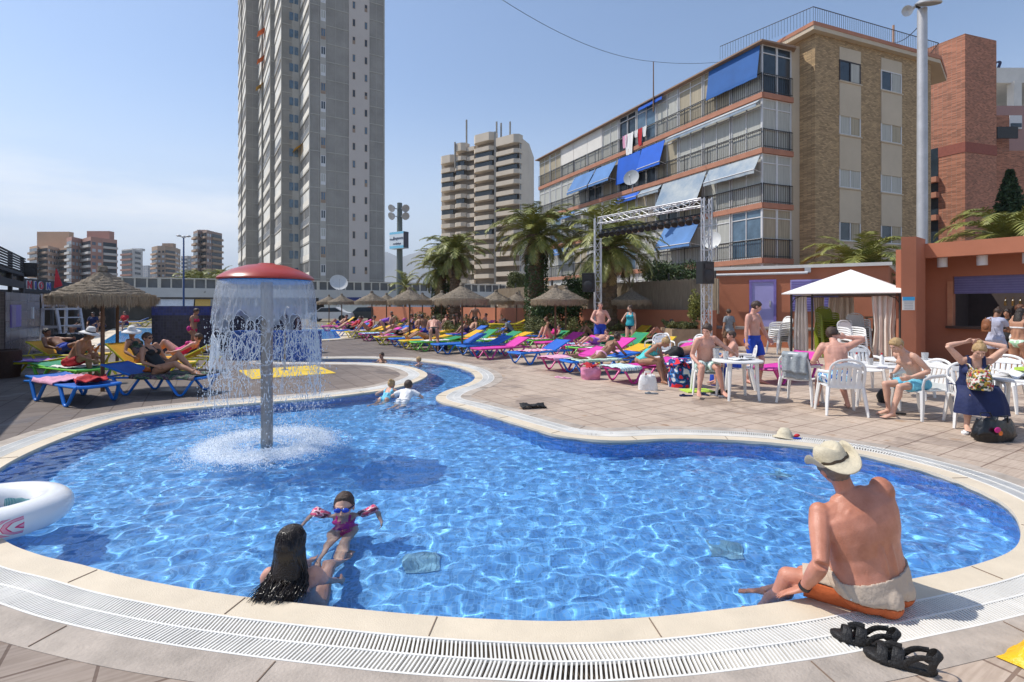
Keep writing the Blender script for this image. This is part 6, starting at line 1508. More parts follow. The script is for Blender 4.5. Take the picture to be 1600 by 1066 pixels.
# left side: tiled kiosk, pergola, lifeguard chair
kf = Fc((px(9, 14.7), 14.7), (px(62, 18.6), 18.6)); kk = thing('tiled_kiosk', 'low grey tiled kiosk with a small purple window at the left edge', 'kiosk', (-16, 17, 0))
def relk(o): o.parent = kk; o.location = (16, -17, 0); return o
gt = tile_mat('grey_wall_tiles', (.20, .18, .20), (.10, .09, .10), (.3, .3), grout=.006, rough=.25, var=.25, vert=True); dt = tile_mat('dark_wall_tiles', (.06, .04, .045), (.10, .08, .08), (.2, .1), grout=.006, rough=.4, var=.3, vert=True)
a, b = kf.a, kf.b; relk(MB().prism([(a.x, a.y), (b.x, b.y), (b.x - 5, b.y - .5), (a.x - 5, a.y - 1.2)], 0, 2.05).build('tiled_wall', gt))
f2_ = Fc((a.x, a.y), (a.x - 5, a.y - 1.2)); mb = MB(); f2_.b_(mb, .02, f2_.L, 0, 2.06, 0, .03); relk(mb.build('dark_end_wall', dt)); mb = MB(); kf.b_(mb, kf.s(16), kf.s(32), 1.0, 1.68, 0, .02); relk(mb.build('window', pur)); mb = MB(); kf.b_(mb, kf.s(16) + .05, kf.s(23), 1.02, 1.66, .021, .03); relk(mb.build('window_pane', mat('mauve_pane', (.22, .18, .36), .3)))
mb = MB(); kf.b_(mb, kf.s(49), kf.s(51), 1.2, 1.6, 0, .04); relk(mb.build('wall_lamp', alu))
pg = thing('slatted_pergola', 'dark slatted pergola screen above the tiled kiosk at the left edge', 'pergola', (-18, 18, 0)); dkw = mat('dark_timber', (.035, .032, .033), .7, .2)
def relg(o): o.parent = pg; o.location = (18, -18, 0); return o
fpg = Fc((-8.6, 6.6), (-18.6, 19.6)); mb = MB(); zt = 3.45  # near end carried on out of view to cast a shadow on the deck
for k in range(8): fpg.b_(mb, 0, fpg.L, zt - .05 - k * .085, zt - k * .085 - .015, -.06, 0)
relg(mb.build('slats', dkw)); mb = MB()
for k in range(7): s = fpg.L * k / 6; fpg.b_(mb, s - .10, s + .10, 0, zt + .02, -.16, -.06)
fpg.b_(mb, 0, fpg.L, 2.30, 2.55, -.15, -.05); relg(mb.build('posts', dkw)); mb = MB(); fpg.b_(mb, 0, fpg.L, 2.55, 2.95, -.20, -.17); fpg.b_(mb, 0, fpg.L * .5, 0, 3.3, -.3, -.24); relg(mb.build('screen_and_shade_wall', mat('smoked_glass', (.03, .035, .035), .2)))  # near half is an unseen solid wall, added to shade the left deck
mb = MB(); mb.prism([(-20.5, 14), (-9.4, 6.2), (-8.8, 6.9), (-18.9, 20)], zt - .7, zt - .6); relg(mb.build('roof', dkw))
fn = Fc((px(34, 21), 21), (px(122, 27), 27)); nb = thing('bar_sign', 'dark fascia with red and blue NION lettering behind the pergola', 'sign', (-20, 23, 0))
def reln(o): o.parent = nb; o.location = o.location - V((-20, 23, 0)); return o
mb = MB(); fn.b_(mb, 0, fn.L, 2.25, 2.78, -.1, 0); fn.b_(mb, 0, fn.L, 0, 2.2, -4, -3.8)
for s in (.1, fn.L * .5, fn.L - .1): fn.b_(mb, s - .08, s + .08, 0, 2.3, -.1, 0)
reln(mb.build('fascia', dkw)); sr_, sbm = mat('letter_red', (.50, .02, .04), .5, 0), mat('letter_blue', (.03, .06, .32), .5, 0)
for ch, x, m in (('N', 43.5, sr_), ('I', 53, sbm), ('O', 62, sr_), ('N', 74, sbm)):
    p = fn.p(fn.s(x), 2.50, .03); o = text(ch, .44, .02, alu, 'letter', None, p, (R(90), 0, fn.rz), bold=.03, sx=1.3); reln(o); text(ch, .44, .03, m, 'letter_face', o, (0, 0, .012), (0, 0, 0), bold=.008)
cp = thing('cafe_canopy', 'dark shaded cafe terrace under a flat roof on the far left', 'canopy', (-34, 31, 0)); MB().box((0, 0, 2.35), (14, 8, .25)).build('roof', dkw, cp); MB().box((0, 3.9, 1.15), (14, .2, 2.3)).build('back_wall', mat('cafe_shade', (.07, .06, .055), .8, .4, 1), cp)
for x in (-6.5, -3, .5, 4, 6.8): MB().box((x, -3.8, 1.12), (.18, .18, 2.24)).build('post', dkw, cp)
speaker('black loudspeaker fixed to the corner of the slatted pergola', P(46, 432, 19.3), .46, .52, R(35))
q = MB(); q.v = [tuple(P(87, 420, 22)), tuple(P(96, 446, 22)), tuple(P(84, 450, 22))]; q.v += [(x, y + .06, z) for x, y, z in q.v]; q.f = [(0, 1, 2), (5, 4, 3), (0, 3, 4, 1), (1, 4, 5, 2), (2, 5, 3, 0)]; q.m = [0] * 5; o = q.build('red_pennant', CL['red']); tag(o, 'tall narrow red fin rising above the bar sign', 'flag')
lg = thing('lifeguard_chair', 'high white wooden lifeguard chair with ladder beside the kiosk', 'lifeguard chair', (px(100, 19.4), 19.4, 0), R(-20)); wt = mat('white_timber', (.50, .50, .54), .6, .06)
for x0, x1 in ((-.62, -.55), (.62, .25)):
    for y in (-.38, .38): MB().bar((x0, y, 0), (x1, y, 1.55), .07, .09).build('leg', wt, lg)
mb = MB(); [mb.bar((-.6, y, z), (.55 - z * .22, y, z), .05, .09) for y in (-.38, .38) for z in (.45, .85)]; [mb.bar((.62 - z * .24, -.38, z), (.62 - z * .24, .38, z), .09, .04) for z in (.3, .6, .9, 1.2)]; mb.build('ladder_rungs', wt, lg)
MB().box((-.15, 0, 1.52), (.85, .84, .07)).build('seat', wt, lg); mb = MB(); [mb.box((-.55 - k * .015, 0, 1.65 + k * .12), (.03, .8, .08)) for k in range(4)]; [mb.bar((-.53, y, 1.5), (-.62, y, 2.08), .05, .05) for y in (-.38, .38)]; mb.build('backrest', wt, lg)
for y in (-.4, .4): mb = MB(); mb.bar((-.55, y, 1.78), (.15, y, 1.78), .07, .04); mb.bar((.12, y, 1.52), (.12, y, 1.78), .05, .05); mb.build('armrest', wt, lg)
# ---------------------------------------------------------------- sun loungers, parasols
L_ = lounger
LA_ = L_(0, 0, 'blue', 'blue sun lounger with a pink towel and dark red cloth under the near straw parasol', 4, 62, at=(-6.95, 8.62)); LB_ = L_(0, 0, 'blue', 'blue sun lounger holding the reclining woman in sunglasses', 18, 84, at=(-5.78, 9.72))
LC_ = L_(0, 0, 'green', 'green sun lounger the man in the white sun hat sits on', 4, 66, at=(-8.75, 10.75)); LD_ = L_(0, 0, 'yellow', 'yellow sun lounger beneath the woman in the big sun hat', 40, 84, at=(-7.55, 11.9))
LE_ = L_(0, 0, 'yellow', 'yellow sun lounger with raised back nearest the tiled wall', 28, -84, at=(-9.55, 12.95)); LF_ = L_(0, 0, 'yellow', 'yellow sun lounger covered by a purple and blue striped towel', 10, -86, at=(-12.3, 12.1)); LG_ = L_(0, 0, 'yellow', 'yellow sun lounger along the tiled kiosk with the man in blue shorts', 30, 88, at=(-11.2, 14.0))
M = {}
for k, x, y, c, a, rz, lab in (('m1', 766, 562, 'pink', 24, -52, 'bright pink sun lounger at the front of the middle row'), ('m2', 828, 570, 'blue', 24, -52, 'blue sun lounger with a pink flowered towel, front row right of the bright pink one'), ('m3', 699, 553.5, 'blue', 26, -54, 'empty blue sun lounger by the pole of the middle parasol'),
    ('m4', 741, 556.5, 'blue', 22, -52, 'blue sun lounger tucked behind the bright pink one'), ('m5', 664, 549, 'green', 10, -54, 'green sun lounger where the man in black trunks kneels'), ('m6', 646, 546.5, 'yellow', 12, -54, 'yellow sun lounger with a lying sunbather next to the kneeling man'), ('m7', 628, 542.5, 'blue', 20, -55, 'blue sun lounger with a pale towel left of the yellow one by the kneeling man'),
    ('m8', 603, 539, 'yellow', 22, -56, 'yellow sun lounger draped with a lilac towel, front row'), ('m9', 577, 533, 'pink', 20, -56, 'pink sun lounger under a blue towel near the end of the front row'), ('m10', 553, 529, 'yellow', 20, -58, 'yellow sun lounger with patterned towel, second from the fountain end'), ('m11', 531, 526.5, 'blue', 30, -58, 'blue green sun lounger at the fountain end of the front row'),
    ('r1', 884, 581, 'pink', 16, -56, 'pink sun lounger hung with a pink towel behind the sunbathing woman'), ('r2', 913, 587, 'blue', 12, -66, 'blue sun lounger with the woman lying face down'), ('r3', 990, 600, 'pink', 8, -60, 'pink sun lounger the woman in turquoise sits on'),
    ('r4', 842, 545, 'green', 25, -54, 'green sun lounger with the knees up sunbather behind the blue front row one'), ('r5', 916, 559, 'green', 22, -54, 'green sun lounger with a purple print towel behind the face down woman'), ('r6', 890, 556, 'pink', 22, -54, 'pink sun lounger behind the blue one with the flowered towel'), ('r7', 967, 556, 'green', 32, -54, 'green sun lounger with empty raised back left of the turquoise woman'), ('r8', 1006, 566, 'yellow', 30, -54, 'yellow sun lounger behind the turquoise woman'),
    ('r9', 1046, 572, 'pink', 26, -58, 'magenta sun lounger left of the man reaching out'), ('r10', 1035, 581, 'blue', 6, -78, 'blue sun lounger with the man in black shorts lying on it'), ('r11', 908, 540, 'green', 12, -60, 'green sun lounger behind the man holding two drinks'), ('r12', 950, 540, 'green', 8, -60, 'green sun lounger at the feet of the standing woman in turquoise'), ('r13', 978, 536, 'yellow', 34, -60, 'yellow sun lounger with raised back right of the standing woman'), ('r14', 1004, 537, 'green', 26, -60, 'green sun lounger by the white chairs at the orange wall'),
    ('p1', 1222, 601, 'pink', 22, -58, 'lone magenta sun lounger between the round table and the towel draped chair'),
    ('b1', 790, 535, 'blue', 4, -66, 'blue sun lounger on which the boy in a dark shirt sits'), ('b2', 822, 533, 'blue', 30, -60, 'blue sun lounger with raised back right of the sitting boy'), ('b3', 838, 537.5, 'blue', 26, -56, 'blue sun lounger behind the knees up sunbather'), ('b4', 836, 524, 'pink', 14, -76, 'sun lounger at the ground cover bed with bare legs on it'), ('b5', 716, 534, 'blue', 30, -56, 'blue sun lounger with a purple towel behind the middle parasol pole'),
    ('b6', 742, 538, 'blue', 26, -54, 'blue sun lounger with a patterned bag, left of the green chair'), ('b7', 890, 528, 'blue', 26, -68, 'blue sun lounger with raised back in front of the stone bed'), ('b8', 662, 531, 'yellow', 8, -58, 'yellow sun lounger in the third row, right of the tall parasol pole'), ('b9', 684, 528, 'yellow', 20, -60, 'yellow sun lounger at the feet of the seated dark haired woman')):
    M[k] = L_(x, y, c, lab, a, rz)
for i, (x, y, c) in enumerate(((512, 518, 'pink'), (535, 519, 'pink'), (560, 521.5, 'blue'), (585, 523, 'yellow'), (606, 527, 'green'), (628, 527, 'blue'), (650, 521, 'blue'), (672, 520, 'pink'), (694, 519, 'yellow'), (716, 521, 'yellow'), (738, 519, 'pink'), (600, 515.5, 'pink'), (625, 514, 'blue'), (655, 513, 'yellow'), (520, 512.5, 'yellow'), (548, 513, 'pink'), (760, 522, 'blue'))):
    o_ = ['first', 'second', 'third', 'fourth', 'fifth', 'sixth', 'seventh', 'eighth', 'ninth', 'tenth', 'eleventh', 'twelfth', 'thirteenth', 'fourteenth'][i] if i < 14 else ''
    lab = [f'{o_} lounger from the fountain in the back rows, {c}', f'small {c} sun lounger beside the far pool edge', f'{c} sun lounger in the farthest row between two straw parasols', 'blue sun lounger left of the yellow stacked loungers', 'blue sun lounger close to the ivy, behind the man with drinks', 'small green sun lounger behind the standing woman'][0 if i < 14 else i - 13]
    M['f%d' % i] = L_(x, y, c, lab, 20 + i * 7 % 20, -62)
for k, x, y, c, a, lab in (('g1', 568, 527.5, 'yellow', 20, 'yellow lounger wedged behind the pink one with the blue towel'), ('g2', 592, 531.5, 'blue', 26, 'blue lounger wedged behind the yellow one with the lilac towel'), ('g3', 616, 534.5, 'pink', 16, 'pink lounger in the second row left of the tall parasol pole'), ('g4', 703, 541, 'yellow', 22, 'yellow lounger behind the empty blue one at the middle parasol'), ('g5', 724, 545, 'green', 30, 'green lounger squeezed in left of the middle parasol pole'), ('g6', 762, 546, 'green', 24, 'green lounger behind the bright pink one'),
    ('g7', 862, 550, 'pink', 26, 'pink lounger behind the knees up sunbather'), ('g8', 866, 534, 'green', 20, 'green lounger by the pole of the parasol at the ivy clad palm'), ('g9', 938, 564, 'pink', 24, 'pink lounger behind the head of the face down woman'), ('g10', 962, 572, 'yellow', 14, 'yellow lounger with towel behind the turquoise woman'), ('g11', 784, 541, 'yellow', 14, 'yellow lounger between the bright pink one and the sitting boy')):
    M[k] = L_(x, y, c, lab, a, -55)
# stacked yellow loungers by the ground cover
for k in range(4):
    t = L_(0, 0, 'yellow', ['bottom', 'second', 'third', 'topmost'][k] + ' yellow sun lounger in the stack by the orange wall', 3 if k < 3 else 20, -78, at=(px(766, 25.2), 25.2)); t.location.z = .13 * k
for x, y, c, lab in ((24, 505, 'yellow', 'folded yellow lounger leaning by the far pool'), (190, 510, 'blue', 'blue sun lounger on the far side of the second pool'), (196, 512, 'yellow', 'yellow sun lounger beside the second pool, behind the sun hats')):
    if x > 100: L_(x, y, c, lab, 25, -60)
for i, (at, k, sc, lab) in enumerate((((-7.98, 9.98), 0, 1.06, 'large straw parasol nearest the camera over the reclining woman'), ((px(183, 14.2), 14.2), 1, 1.05, 'straw parasol just behind the nearest one, over the sun hats'), ((px(722, 17.7), 17.7), 1, 1.0, 'big straw parasol in the middle whose pole stands by a blue lounger'), ((px(640, 21.8), 21.8), 0, 1.0, 'straw parasol left of the big middle one'),
    ((px(581, 28.5), 28.5), 1, 1.0, 'straw parasol in front of the blue shop sign'), ((px(534, 36), 36), 0, 1.0, 'straw parasol below the big satellite dish'), ((px(514, 40), 40), 1, 1.0, 'small far parasol partly hidden by the falling water'), ((px(604, 34), 34), 0, 1.0, 'far parasol peeking out behind the one at the shop sign'), ((px(660, 33), 33), 1, 1.0, 'far parasol half hidden below the twin palms'),
    ((px(775, 26.5), 26.5), 0, 1.03, 'straw parasol over the yellow lounger stack'), ((px(807, 31), 31), 1, .95, 'small parasol before the orange wall left of the ivy clad palm'), ((px(868, 19.3), 19.3), 0, 1.0, 'straw parasol in front of the ivy clad palm'), ((px(884, 21.3), 21.3), 1, 1.0, 'parasol overlapping behind the one at the ivy clad palm'), ((px(986, 23.2), 23.2), 0, 1.0, 'straw parasol against the reed fence inside the truss frame'), ((px(690, 27.5), 27.5), 1, .95, 'far parasol behind the big middle parasol'))):
    parasol(0, 0, lab, k, sc, at=at).scale = (sc * (.80 if i == 0 else .92), sc * (.80 if i == 0 else .92), .97)
for o in [LG] + PARA: discard(o)
# ---------------------------------------------------------------- tables, chairs
table((4.07, 9.25, 0), 'round white plastic table in the sun beside the man in blue trunks'); table((6.12, 8.55, 0), 'round white plastic table with ketchup bottles beside the boy', .45); table((7.30, 9.35, 0), 'round white table with folded sunglasses behind the boy'); table((7.02, 6.95, 0), 'cluttered round white table at the right edge next to the seated woman', .46)
chair((4.98, 8.85, 0), R(-48), 'white plastic chair with grey towels over its back'); chair((5.14, 8.02, 0), R(-14), 'white plastic chair under the sunburnt man holding a phone'); chair((6.15, 7.72, 0), R(97), 'white plastic chair of the boy in light blue shorts'); chair((6.42, 7.10, 0), R(152), 'white plastic chair of the woman in the navy dress')
chair((6.95, 10.1, 0), R(170), 'empty white plastic chair behind the ketchup table'); chair((7.85, 8.25, 0), R(120), 'white plastic chair behind the cluttered table'); chair((3.72, 9.75, 0), R(165), 'white plastic chair of the man reaching backwards'); chair((4.6, 10.4, 0), R(70), 'white plastic chair behind the round table in the sun')
chair((px(1037, 14.2), 14.2, 0), R(175), 'white plastic chair with a tall arched back by the orange wall'); chair((px(1024, 14.7), 14.7, 0), R(100), 'white plastic chair overlapping the arched one by the orange wall'); chair((px(1079, 14.0), 14, 0), R(110), 'white plastic chair right of the pair by the orange wall'); chair((px(771, 21.5), 21.5, 0), R(20), 'olive green plastic chair standing among the blue loungers', 'olive plastic chairs', gplas)
for n_, x, y, col, rz, grp, lab in ((12, 10.25, 16.55, gplas, 170, 'olive plastic chairs', 'olive green chair, number %s from the bottom of the tall stack in the gazebo'), (9, 11.0, 16.2, None, 165, 'white stacked chairs', 'white chair, number %s from the bottom of the tall stack in the gazebo'), (6, 10.15, 15.2, None, 190, 'white stacked chairs', 'white chair, number %s from the bottom of the front stack before the gazebo'), (7, 9.15, 17.6, None, 100, 'white stacked chairs', 'white chair, number %s from the bottom of the stack left of the gazebo')):
    for k in range(n_):
        o_ = ['one', 'two', 'three', 'four', 'five', 'six', 'seven', 'eight', 'nine', 'ten', 'eleven', 'twelve'][k]; r = R(rz); chair((x + sin(r) * -.012 * k * -1, y + cos(r) * -.012 * k, .068 * k), r, lab % o_, grp, col)
discard(CH)
# bar stools / high table inside the gazebo
t = thing('high_table', 'tall wooden side table inside the gazebo', 'table', (11.75, 16.4, 0)); MB().box((0, 0, 1.28), (.7, .5, .04)).build('tabletop', mat('oak', (.32, .22, .13), .6), t)
for sx in (-1, 1):
    for sy in (-1, 1): MB().bar((sx * .3, sy * .2, 0), (sx * .27, sy * .17, 1.26), .05, .05).build('leg', MT['oak'], t)
# ---------------------------------------------------------------- people
def on(t, y, x=0, z=0): p = lfr(t, y, x, z); return (p.x, p.y, 0)
def fr(t): return t.rotation_euler.z
SIT = dict(POSES['sit'])
def REC(l=45, kn=0, **k):
    d = dict(pel=(0, 0, .485), lean=-l, LF=(-.10, .80, .44), RF=(.10, .80, .44), Lk=(0, 0, 1), Rk=(0, 0, 1), LH=(-.30, .05, .52), RH=(.30, .05, .52), toeL=(0, .5, 1), toeR=(0, .5, 1), fupL=(0, -1, .3), fupR=(0, -1, .3))
    if kn: d.update(LF=(-.10, .55, .45), RF=(.12, .62, .45), toeL=(0, 1, 0), toeR=(0, 1, 0), fupL=(0, 0, 1), fupR=(0, 0, 1))
    d.update(k); return d
def PRO(l=70, **k):
    d = dict(pel=(0, 0, .47), lean=l, curve=-12, LF=(-.10, -.82, .45), RF=(.10, -.82, .47), Lk=(0, 0, -1), Rk=(0, 0, -1), LH=(-.16, .72, .42), RH=(.16, .70, .42), Lp=(-1, -.3, -.6), Rp=(1, -.3, -.6), toeL=(0, -1, -.1), toeR=(0, -1, -.1), fupL=(0, 0, -1), fupR=(0, 0, -1), look=(0, 1, -.1)); d.update(k); return d
# near man on the coping
MANLOC = (2.07, 2.90, .003)
h1 = human('sunburnt man in a straw hat sitting on the pool edge with his back turned', MANLOC, R(36), 1.66, 'm', .95, 'red', ('short', 'grey'), (), .0065,
    pel=(0, 0, .128), wide=1.46, lean=-2, curve=32, twist=-38, roll=-5, nk=(0, .5, 1), shr=.01, LF=(-.30, .54, -.32), RF=(-.12, .62, -.32), Lk=(-.3, .5, 1), Rk=(-.3, .5, 1), LH=(-.335, .27, .08), Lp=(-.7, -.6, 0), Ld=(-.30, .70, -.40), Ln=(0, -.2, -1), Lt=(1, 0, 0), RH=(.32, .30, .14), Rp=(1, -.2, -.2), look=(.52, .85, -.08), toeL=(0, 1, -.5), toeR=(0, 1, -.5), curlL=6, shf=.0)
X = h1['X']; isT = h1['bone'] == 'T'; th = np.isin(h1['bone'], ['QL', 'QR']); shb = mat('shorts_beige', (.52, .42, .33), .85, .08, 5, .8, 14); sho = mat('shorts_orange', (.55, .125, .035), .85, .1, 5, .5, 14)
msk = (isT & (h1['w'] < .085)) | (th & (h1['t'] < .80)); fl = np.where(th, .004 + .020 * np.clip(h1['t'], 0, 1), .003) + .006 * np.array([NZ.noise(V(p) * 9) for p in X]); low = X[:, 2] < .085 + .02 * np.sin(X[:, 1] * 9)
h1['sub']('swim_shorts', msk & ~low, .009, shb, flare=fl); h1['sub']('orange_panel', msk & low, .010, sho, flare=fl)
wp = msk & ~low & (X[:, 0] < -.05) & (h1['t'] > -.05) & (h1['t'] < .25) & th & (X[:, 2] < .20); h1['sub']('white_panel', wp, .013, CL['white'], flare=fl)
h1['sub']('waistband', isT & (h1['w'] > .070) & (h1['w'] < .086) & (X[:, 1] < .3), .0135, mat('waist_dark', (.05, .035, .03), .8))
w = h1['J']['wrL']; d = (h1['J']['wrL'] - h1['J']['elL']).normalized(); mb = MB(); mb.tube([w - d * .035, w - d * .012], .033, 16); q = d.orthogonal().normalized(); mb.build('watch_strap', blackp, h1['obj'], smooth=60)
hs = h1['hs']; mb = MB(); N = 48
prof = [(.002, .098), (.035, .100), (.060, .098), (.076, .085), (.084, .05), (.089, .012), (.092, .0), (.112, -.009), (.140, -.012), (.166, -.008), (.169, -.013), (.140, -.018), (.09, -.010)]
def hw(r, z, g, i):
    c, s_ = cos(g), sin(g)
    if i <= 3: z -= .030 * math.exp(-(c * r / .018) ** 2) * (1 if i < 3 else .35); r *= 1 - .10 * (s_ > .3)
    if i >= 7: k = (r - .09) / .09; z += k * .105 * abs(c) ** 2.2 - .05 * k * abs(s_) ** 2; r *= 1 - .36 * k * abs(c) ** 2.2
    return r * (1 + .08 * abs(s_)), z
mb.lathe([(a * hs, b * hs) for a, b in prof], N, wob=hw); m4 = (h1['HM'] @ Matrix.Rotation(R(-3), 3, 'X')).to_4x4(); c = h1['hp'](0, -.015, .062); mb.v = [tuple(m4 @ V(v) + c) for v in mb.v]
strawh = mat('hat_straw', (.60, .53, .39), .9, .10, 40, .5, 160); hb = mb.build('straw_hat', strawh, h1['obj'], smooth=True); mb = MB(); mb.lathe([(.0925 * hs, .018 * hs), (.094 * hs, .008 * hs), (.0925 * hs, .0)], N, wob=lambda r, z, g, i: (r * (1 + .08 * abs(sin(g))), z + .003 * sin(g * 9))); mb.v = [tuple(m4 @ V(v) + c) for v in mb.v]; mb.build('hat_band', mat('braid_brown', (.06, .04, .025), .7, .5, 60), hb)
# woman with wet hair
h2 = human('woman with long wet dark hair leaning back against the pool edge', (-1.35, 3.13, 0), R(4), 1.66, 'f', .25, 'pink', ('long', 'black'), (), .0075,
    pel=(0, .10, -.43), lean=-10, LF=(-.14, .80, -.56), RF=(.12, .82, -.56), Lk=(0, .2, 1), Rk=(0, .2, 1), LH=(-.26, .44, -.46), RH=(.24, .44, -.46), Lp=(-1, -.4, -.2), Rp=(1, -.4, -.2), look=(.1, 1, .12), shr=.015, nk=(0, -.1, 1), hairdir=(0, -.35, -1))
hp = h2['hp']; rd = random.Random(3); mb = MB()
for i in range(560):
    g = rd.uniform(-2.1, 2.1); el = rd.uniform(.15, 1.5); st = hp(sin(g) * .088 * cos(el - .2), -.012 - cos(g) * .108 * cos(el - .2), .03 + .098 * sin(el)); sx = sin(g); ln = rd.uniform(.75, 1.0)
    a = hp(sx * .098 * 1.0, -.02 - abs(cos(g)) * .11, -.02); b = hp(sx * .10 + rd.uniform(-.02, .02), -.085 - rd.uniform(0, .02) + .05 * abs(sx), -.14)
    c = V((h2['hc'].x + sx * .095 + rd.uniform(-.035, .035), h2['hc'].y - .115 - rd.uniform(0, .03) + .03 * abs(sx), .035 + rd.uniform(-.02, .03))); e = c + V((-.02 + rd.uniform(-.045, .035), -.06 - .08 * rd.random() * ln, -.045 * ln)); e.z = max(e.z, .006) if e.y < -.26 else e.z
    k_ = rd.uniform(.0014, .0036); w_ = rd.uniform(-.012, .012); pts = [st, a.lerp(st, .3), a, b, b.lerp(c, .55) + V((w_, 0, 0)), c, c.lerp(e, .6) + V((-w_, 0, .004)), e]; mb.tube(pts, [k_, k_ * 1.3, k_ * 1.4, k_ * 1.4, k_ * 1.3, k_ * 1.1, k_ * .8, k_ * .25], 5)
mb.build('wet_strands', mat('hair_wet', (.012, .007, .005), .18, .5, 20), h2['obj'], smooth=True, fix=False)
# girl with armbands
h3 = human('small girl with blue goggles and pink armbands in the water facing the woman', (-1.40, 4.28, 0), R(186), 1.10, 'f', .1, 'fair', ('short', 'brown'), (('swimsuit', CL['magenta']),), .0075, eyes=0,
    hl=.035, pel=(0, -.05, -.655), lean=8, LF=(-.06, .80, -.90), RF=(.16, .84, -.86), Lk=(0, .2, 1), Rk=(0, .2, 1), LH=(-.50, .16, -.30), RH=(.50, .16, -.30), Lp=(-1, -.2, .3), Rp=(1, -.2, .3), hs=1.62, nk=(0, .0, 1), look=(0, 1, -.02), hup=(0, 0, 1))
hp = h3['hp']; mb = MB()
for sx in (-1, 1): mb.ell(hp(sx * .030, .088, .008), (.034, .015, .019), h3['HM'], 16, 8)
mb.build('goggle_lenses', mat('goggle_blue', (.01, .06, .45), .08, .4, 30), h3['obj'], smooth=True); mb = MB(); mb.tube([hp(cos(a) * .083, -.01 + sin(a) * .104, .012) for a in [R(i) for i in range(-60, 241, 20)]], .006, 6); mb.build('goggle_strap', mat('goggle_strap', (.01, .02, .10), .4), h3['obj'])
abm = pmat('armband_print', [(.70, .07, .16), (.70, .07, .16), (.75, .45, .50), (.12, .02, .05)], 18, .3)
for k in 'LR':
    a, b = h3['J']['sh' + k], h3['J']['el' + k]; d = (b - a).normalized(); c = a.lerp(b, .55); c.z += .030; d = (d + V((0, 0, .55))).normalized(); mb = MB(); mb.tube([c - d * .075, c - d * .068, c - d * .03, c + d * .03, c + d * .085, c + d * .093], [.040, .052, .060, .062, .048, .020], 14, sq=.85); mb.build('armband', abm, h3['obj'], smooth=60)
# children swimming
KID = dict(pel=(0, 0, -.10), lean=72, curve=-20, LF=(-.10, -.75, -.22), RF=(.10, -.72, -.15), Lk=(0, 0, -1), Rk=(0, 0, -1), LH=(-.30, .55, -.15), RH=(.30, .55, -.2), Lp=(-1, 0, -.5), Rp=(1, 0, -.5), toeL=(0, -1, -.1), toeR=(0, -1, -.1), fupL=(0, 0, -1), fupR=(0, 0, -1), look=(0, 1, .1), hs=1.3)
human('little girl with a blond hair bun swimming in the pool channel', (-2.33, 9.35, 0), R(-8), 1.15, 'f', 0, 'fair', ('bun', 'blond'), (('swimsuit', CL['aqua']),), .012, **KID); human('child in a white shirt swimming beside the girl with the bun', (-1.95, 9.15, 0), R(-4), 1.20, 'm', 0, 'fair', ('short', 'brown'), (('shirt', CL['white']), ('trunks', CL['white'])), .012, **KID)
HD = dict(pel=(0, 0, -.46), LF=(-.1, .45, -.5), RF=(.1, .45, -.5), Lk=(0, 0, 1), Rk=(0, 0, 1), LH=(-.25, .3, -.1), RH=(.25, .3, -.1), hs=1.15)
human('dark haired child, only the head above the channel water, left one of two', (px(597, 15.4), 15.4, 0), R(150), 1.25, 'm', 0, 'tan', ('short', 'brown'), (), .014, **HD); human('child with wet blond hair, head just above the channel water', (px(655, 14.6), 14.6, 0), R(60), 1.2, 'm', 0, 'fair', ('short', 'blond'), (), .014, **dict(HD, pel=(0, 0, -.52)))
# left group
bk = mat('bikini_hotpink', (.70, .02, .10), .6, .05)
h = human('woman in a pink bikini walking past the navy tiled wall', (px(302, 17.4), 17.4, 0), R(-94), 1.64, 'f', -.1, 'tan', ('short', 'brown'), (('bikini_top', bk), ('briefs', bk)), lean=6, pel=(0, 0, .88), LF=(-.07, -.36, .10), RF=(.07, .24, .075), toeL=(0, 1, -.6), look=(0, 1, -.35), LH=(-.24, -.16, .80), RH=(.22, .22, .82))
MB().ell((0, 0, 0), (.05, .10, .09)).build('handbag', CL['magenta'], None, loc=(px(298, 17.25), 17.15, .88), smooth=True); tag(S.objects['handbag'], 'small pink shoulder bag carried by the walking woman', 'bag')
h = human('woman in sunglasses and black swimsuit reclining on a blue lounger', on(LB_, .98), fr(LB_) + pi, 1.68, 'f', .25, 'tan', ('short', 'brown'), (('swimsuit', CL['black']),), .010, shades=1, **REC(46, 1, curve=26, look=(.1, 1, .0), LH=(-.30, -.12, .62), Lp=(-1, -1, -.5), RH=(.24, .10, .56), RF=(.12, .82, .45), LF=(-.10, .62, .46)))
h = human('bare chested man in a white sun hat sitting on a green lounger', on(LC_, .75, -.05), R(-80), 1.70, 'm', .25, 'tan', ('short', 'grey'), (('trunks', CL['red'], .5),), pel=(0, 0, .49), lean=22, curve=12, LF=(-.13, .40, .20), RF=(.15, .44, .18), LH=(-.10, .48, .55), RH=(.22, .50, .52), look=(0, 1, -.3)); hat_on(h, CL['white'], .20, .12, .04, CL['black'])
h = human('woman in a wide white sun hat and dark spotted swimsuit under the second parasol', on(LD_, 1.15), fr(LD_) + pi, 1.66, 'f', .5, 'tan', ('short', 'brown'), (('swimsuit', PR['camo']),), shades=1, **REC(38, 1, curve=14, look=(.2, 1, -.15))); hat_on(h, CL['white'], .22, .11, .05)
human('person lying flat behind the sun hats with one foot raised on the yellow lounger', on(LE_, .75), fr(LE_), 1.68, 'f', 0, 'pink', ('short', 'brown'), (('swimsuit', CL['magenta']),), **REC(70, 0, LF=(-.08, .72, .62), LH=(-.2, .2, .66), RH=(.2, .2, .66))) if 0 else human('person lying on the raised yellow lounger with a magenta wrap', on(LE_, 1.05), fr(LE_) + pi, 1.68, 'f', 0, 'pink', ('short', 'brown'), (('swimsuit', CL['magenta']),), **REC(60, 1))
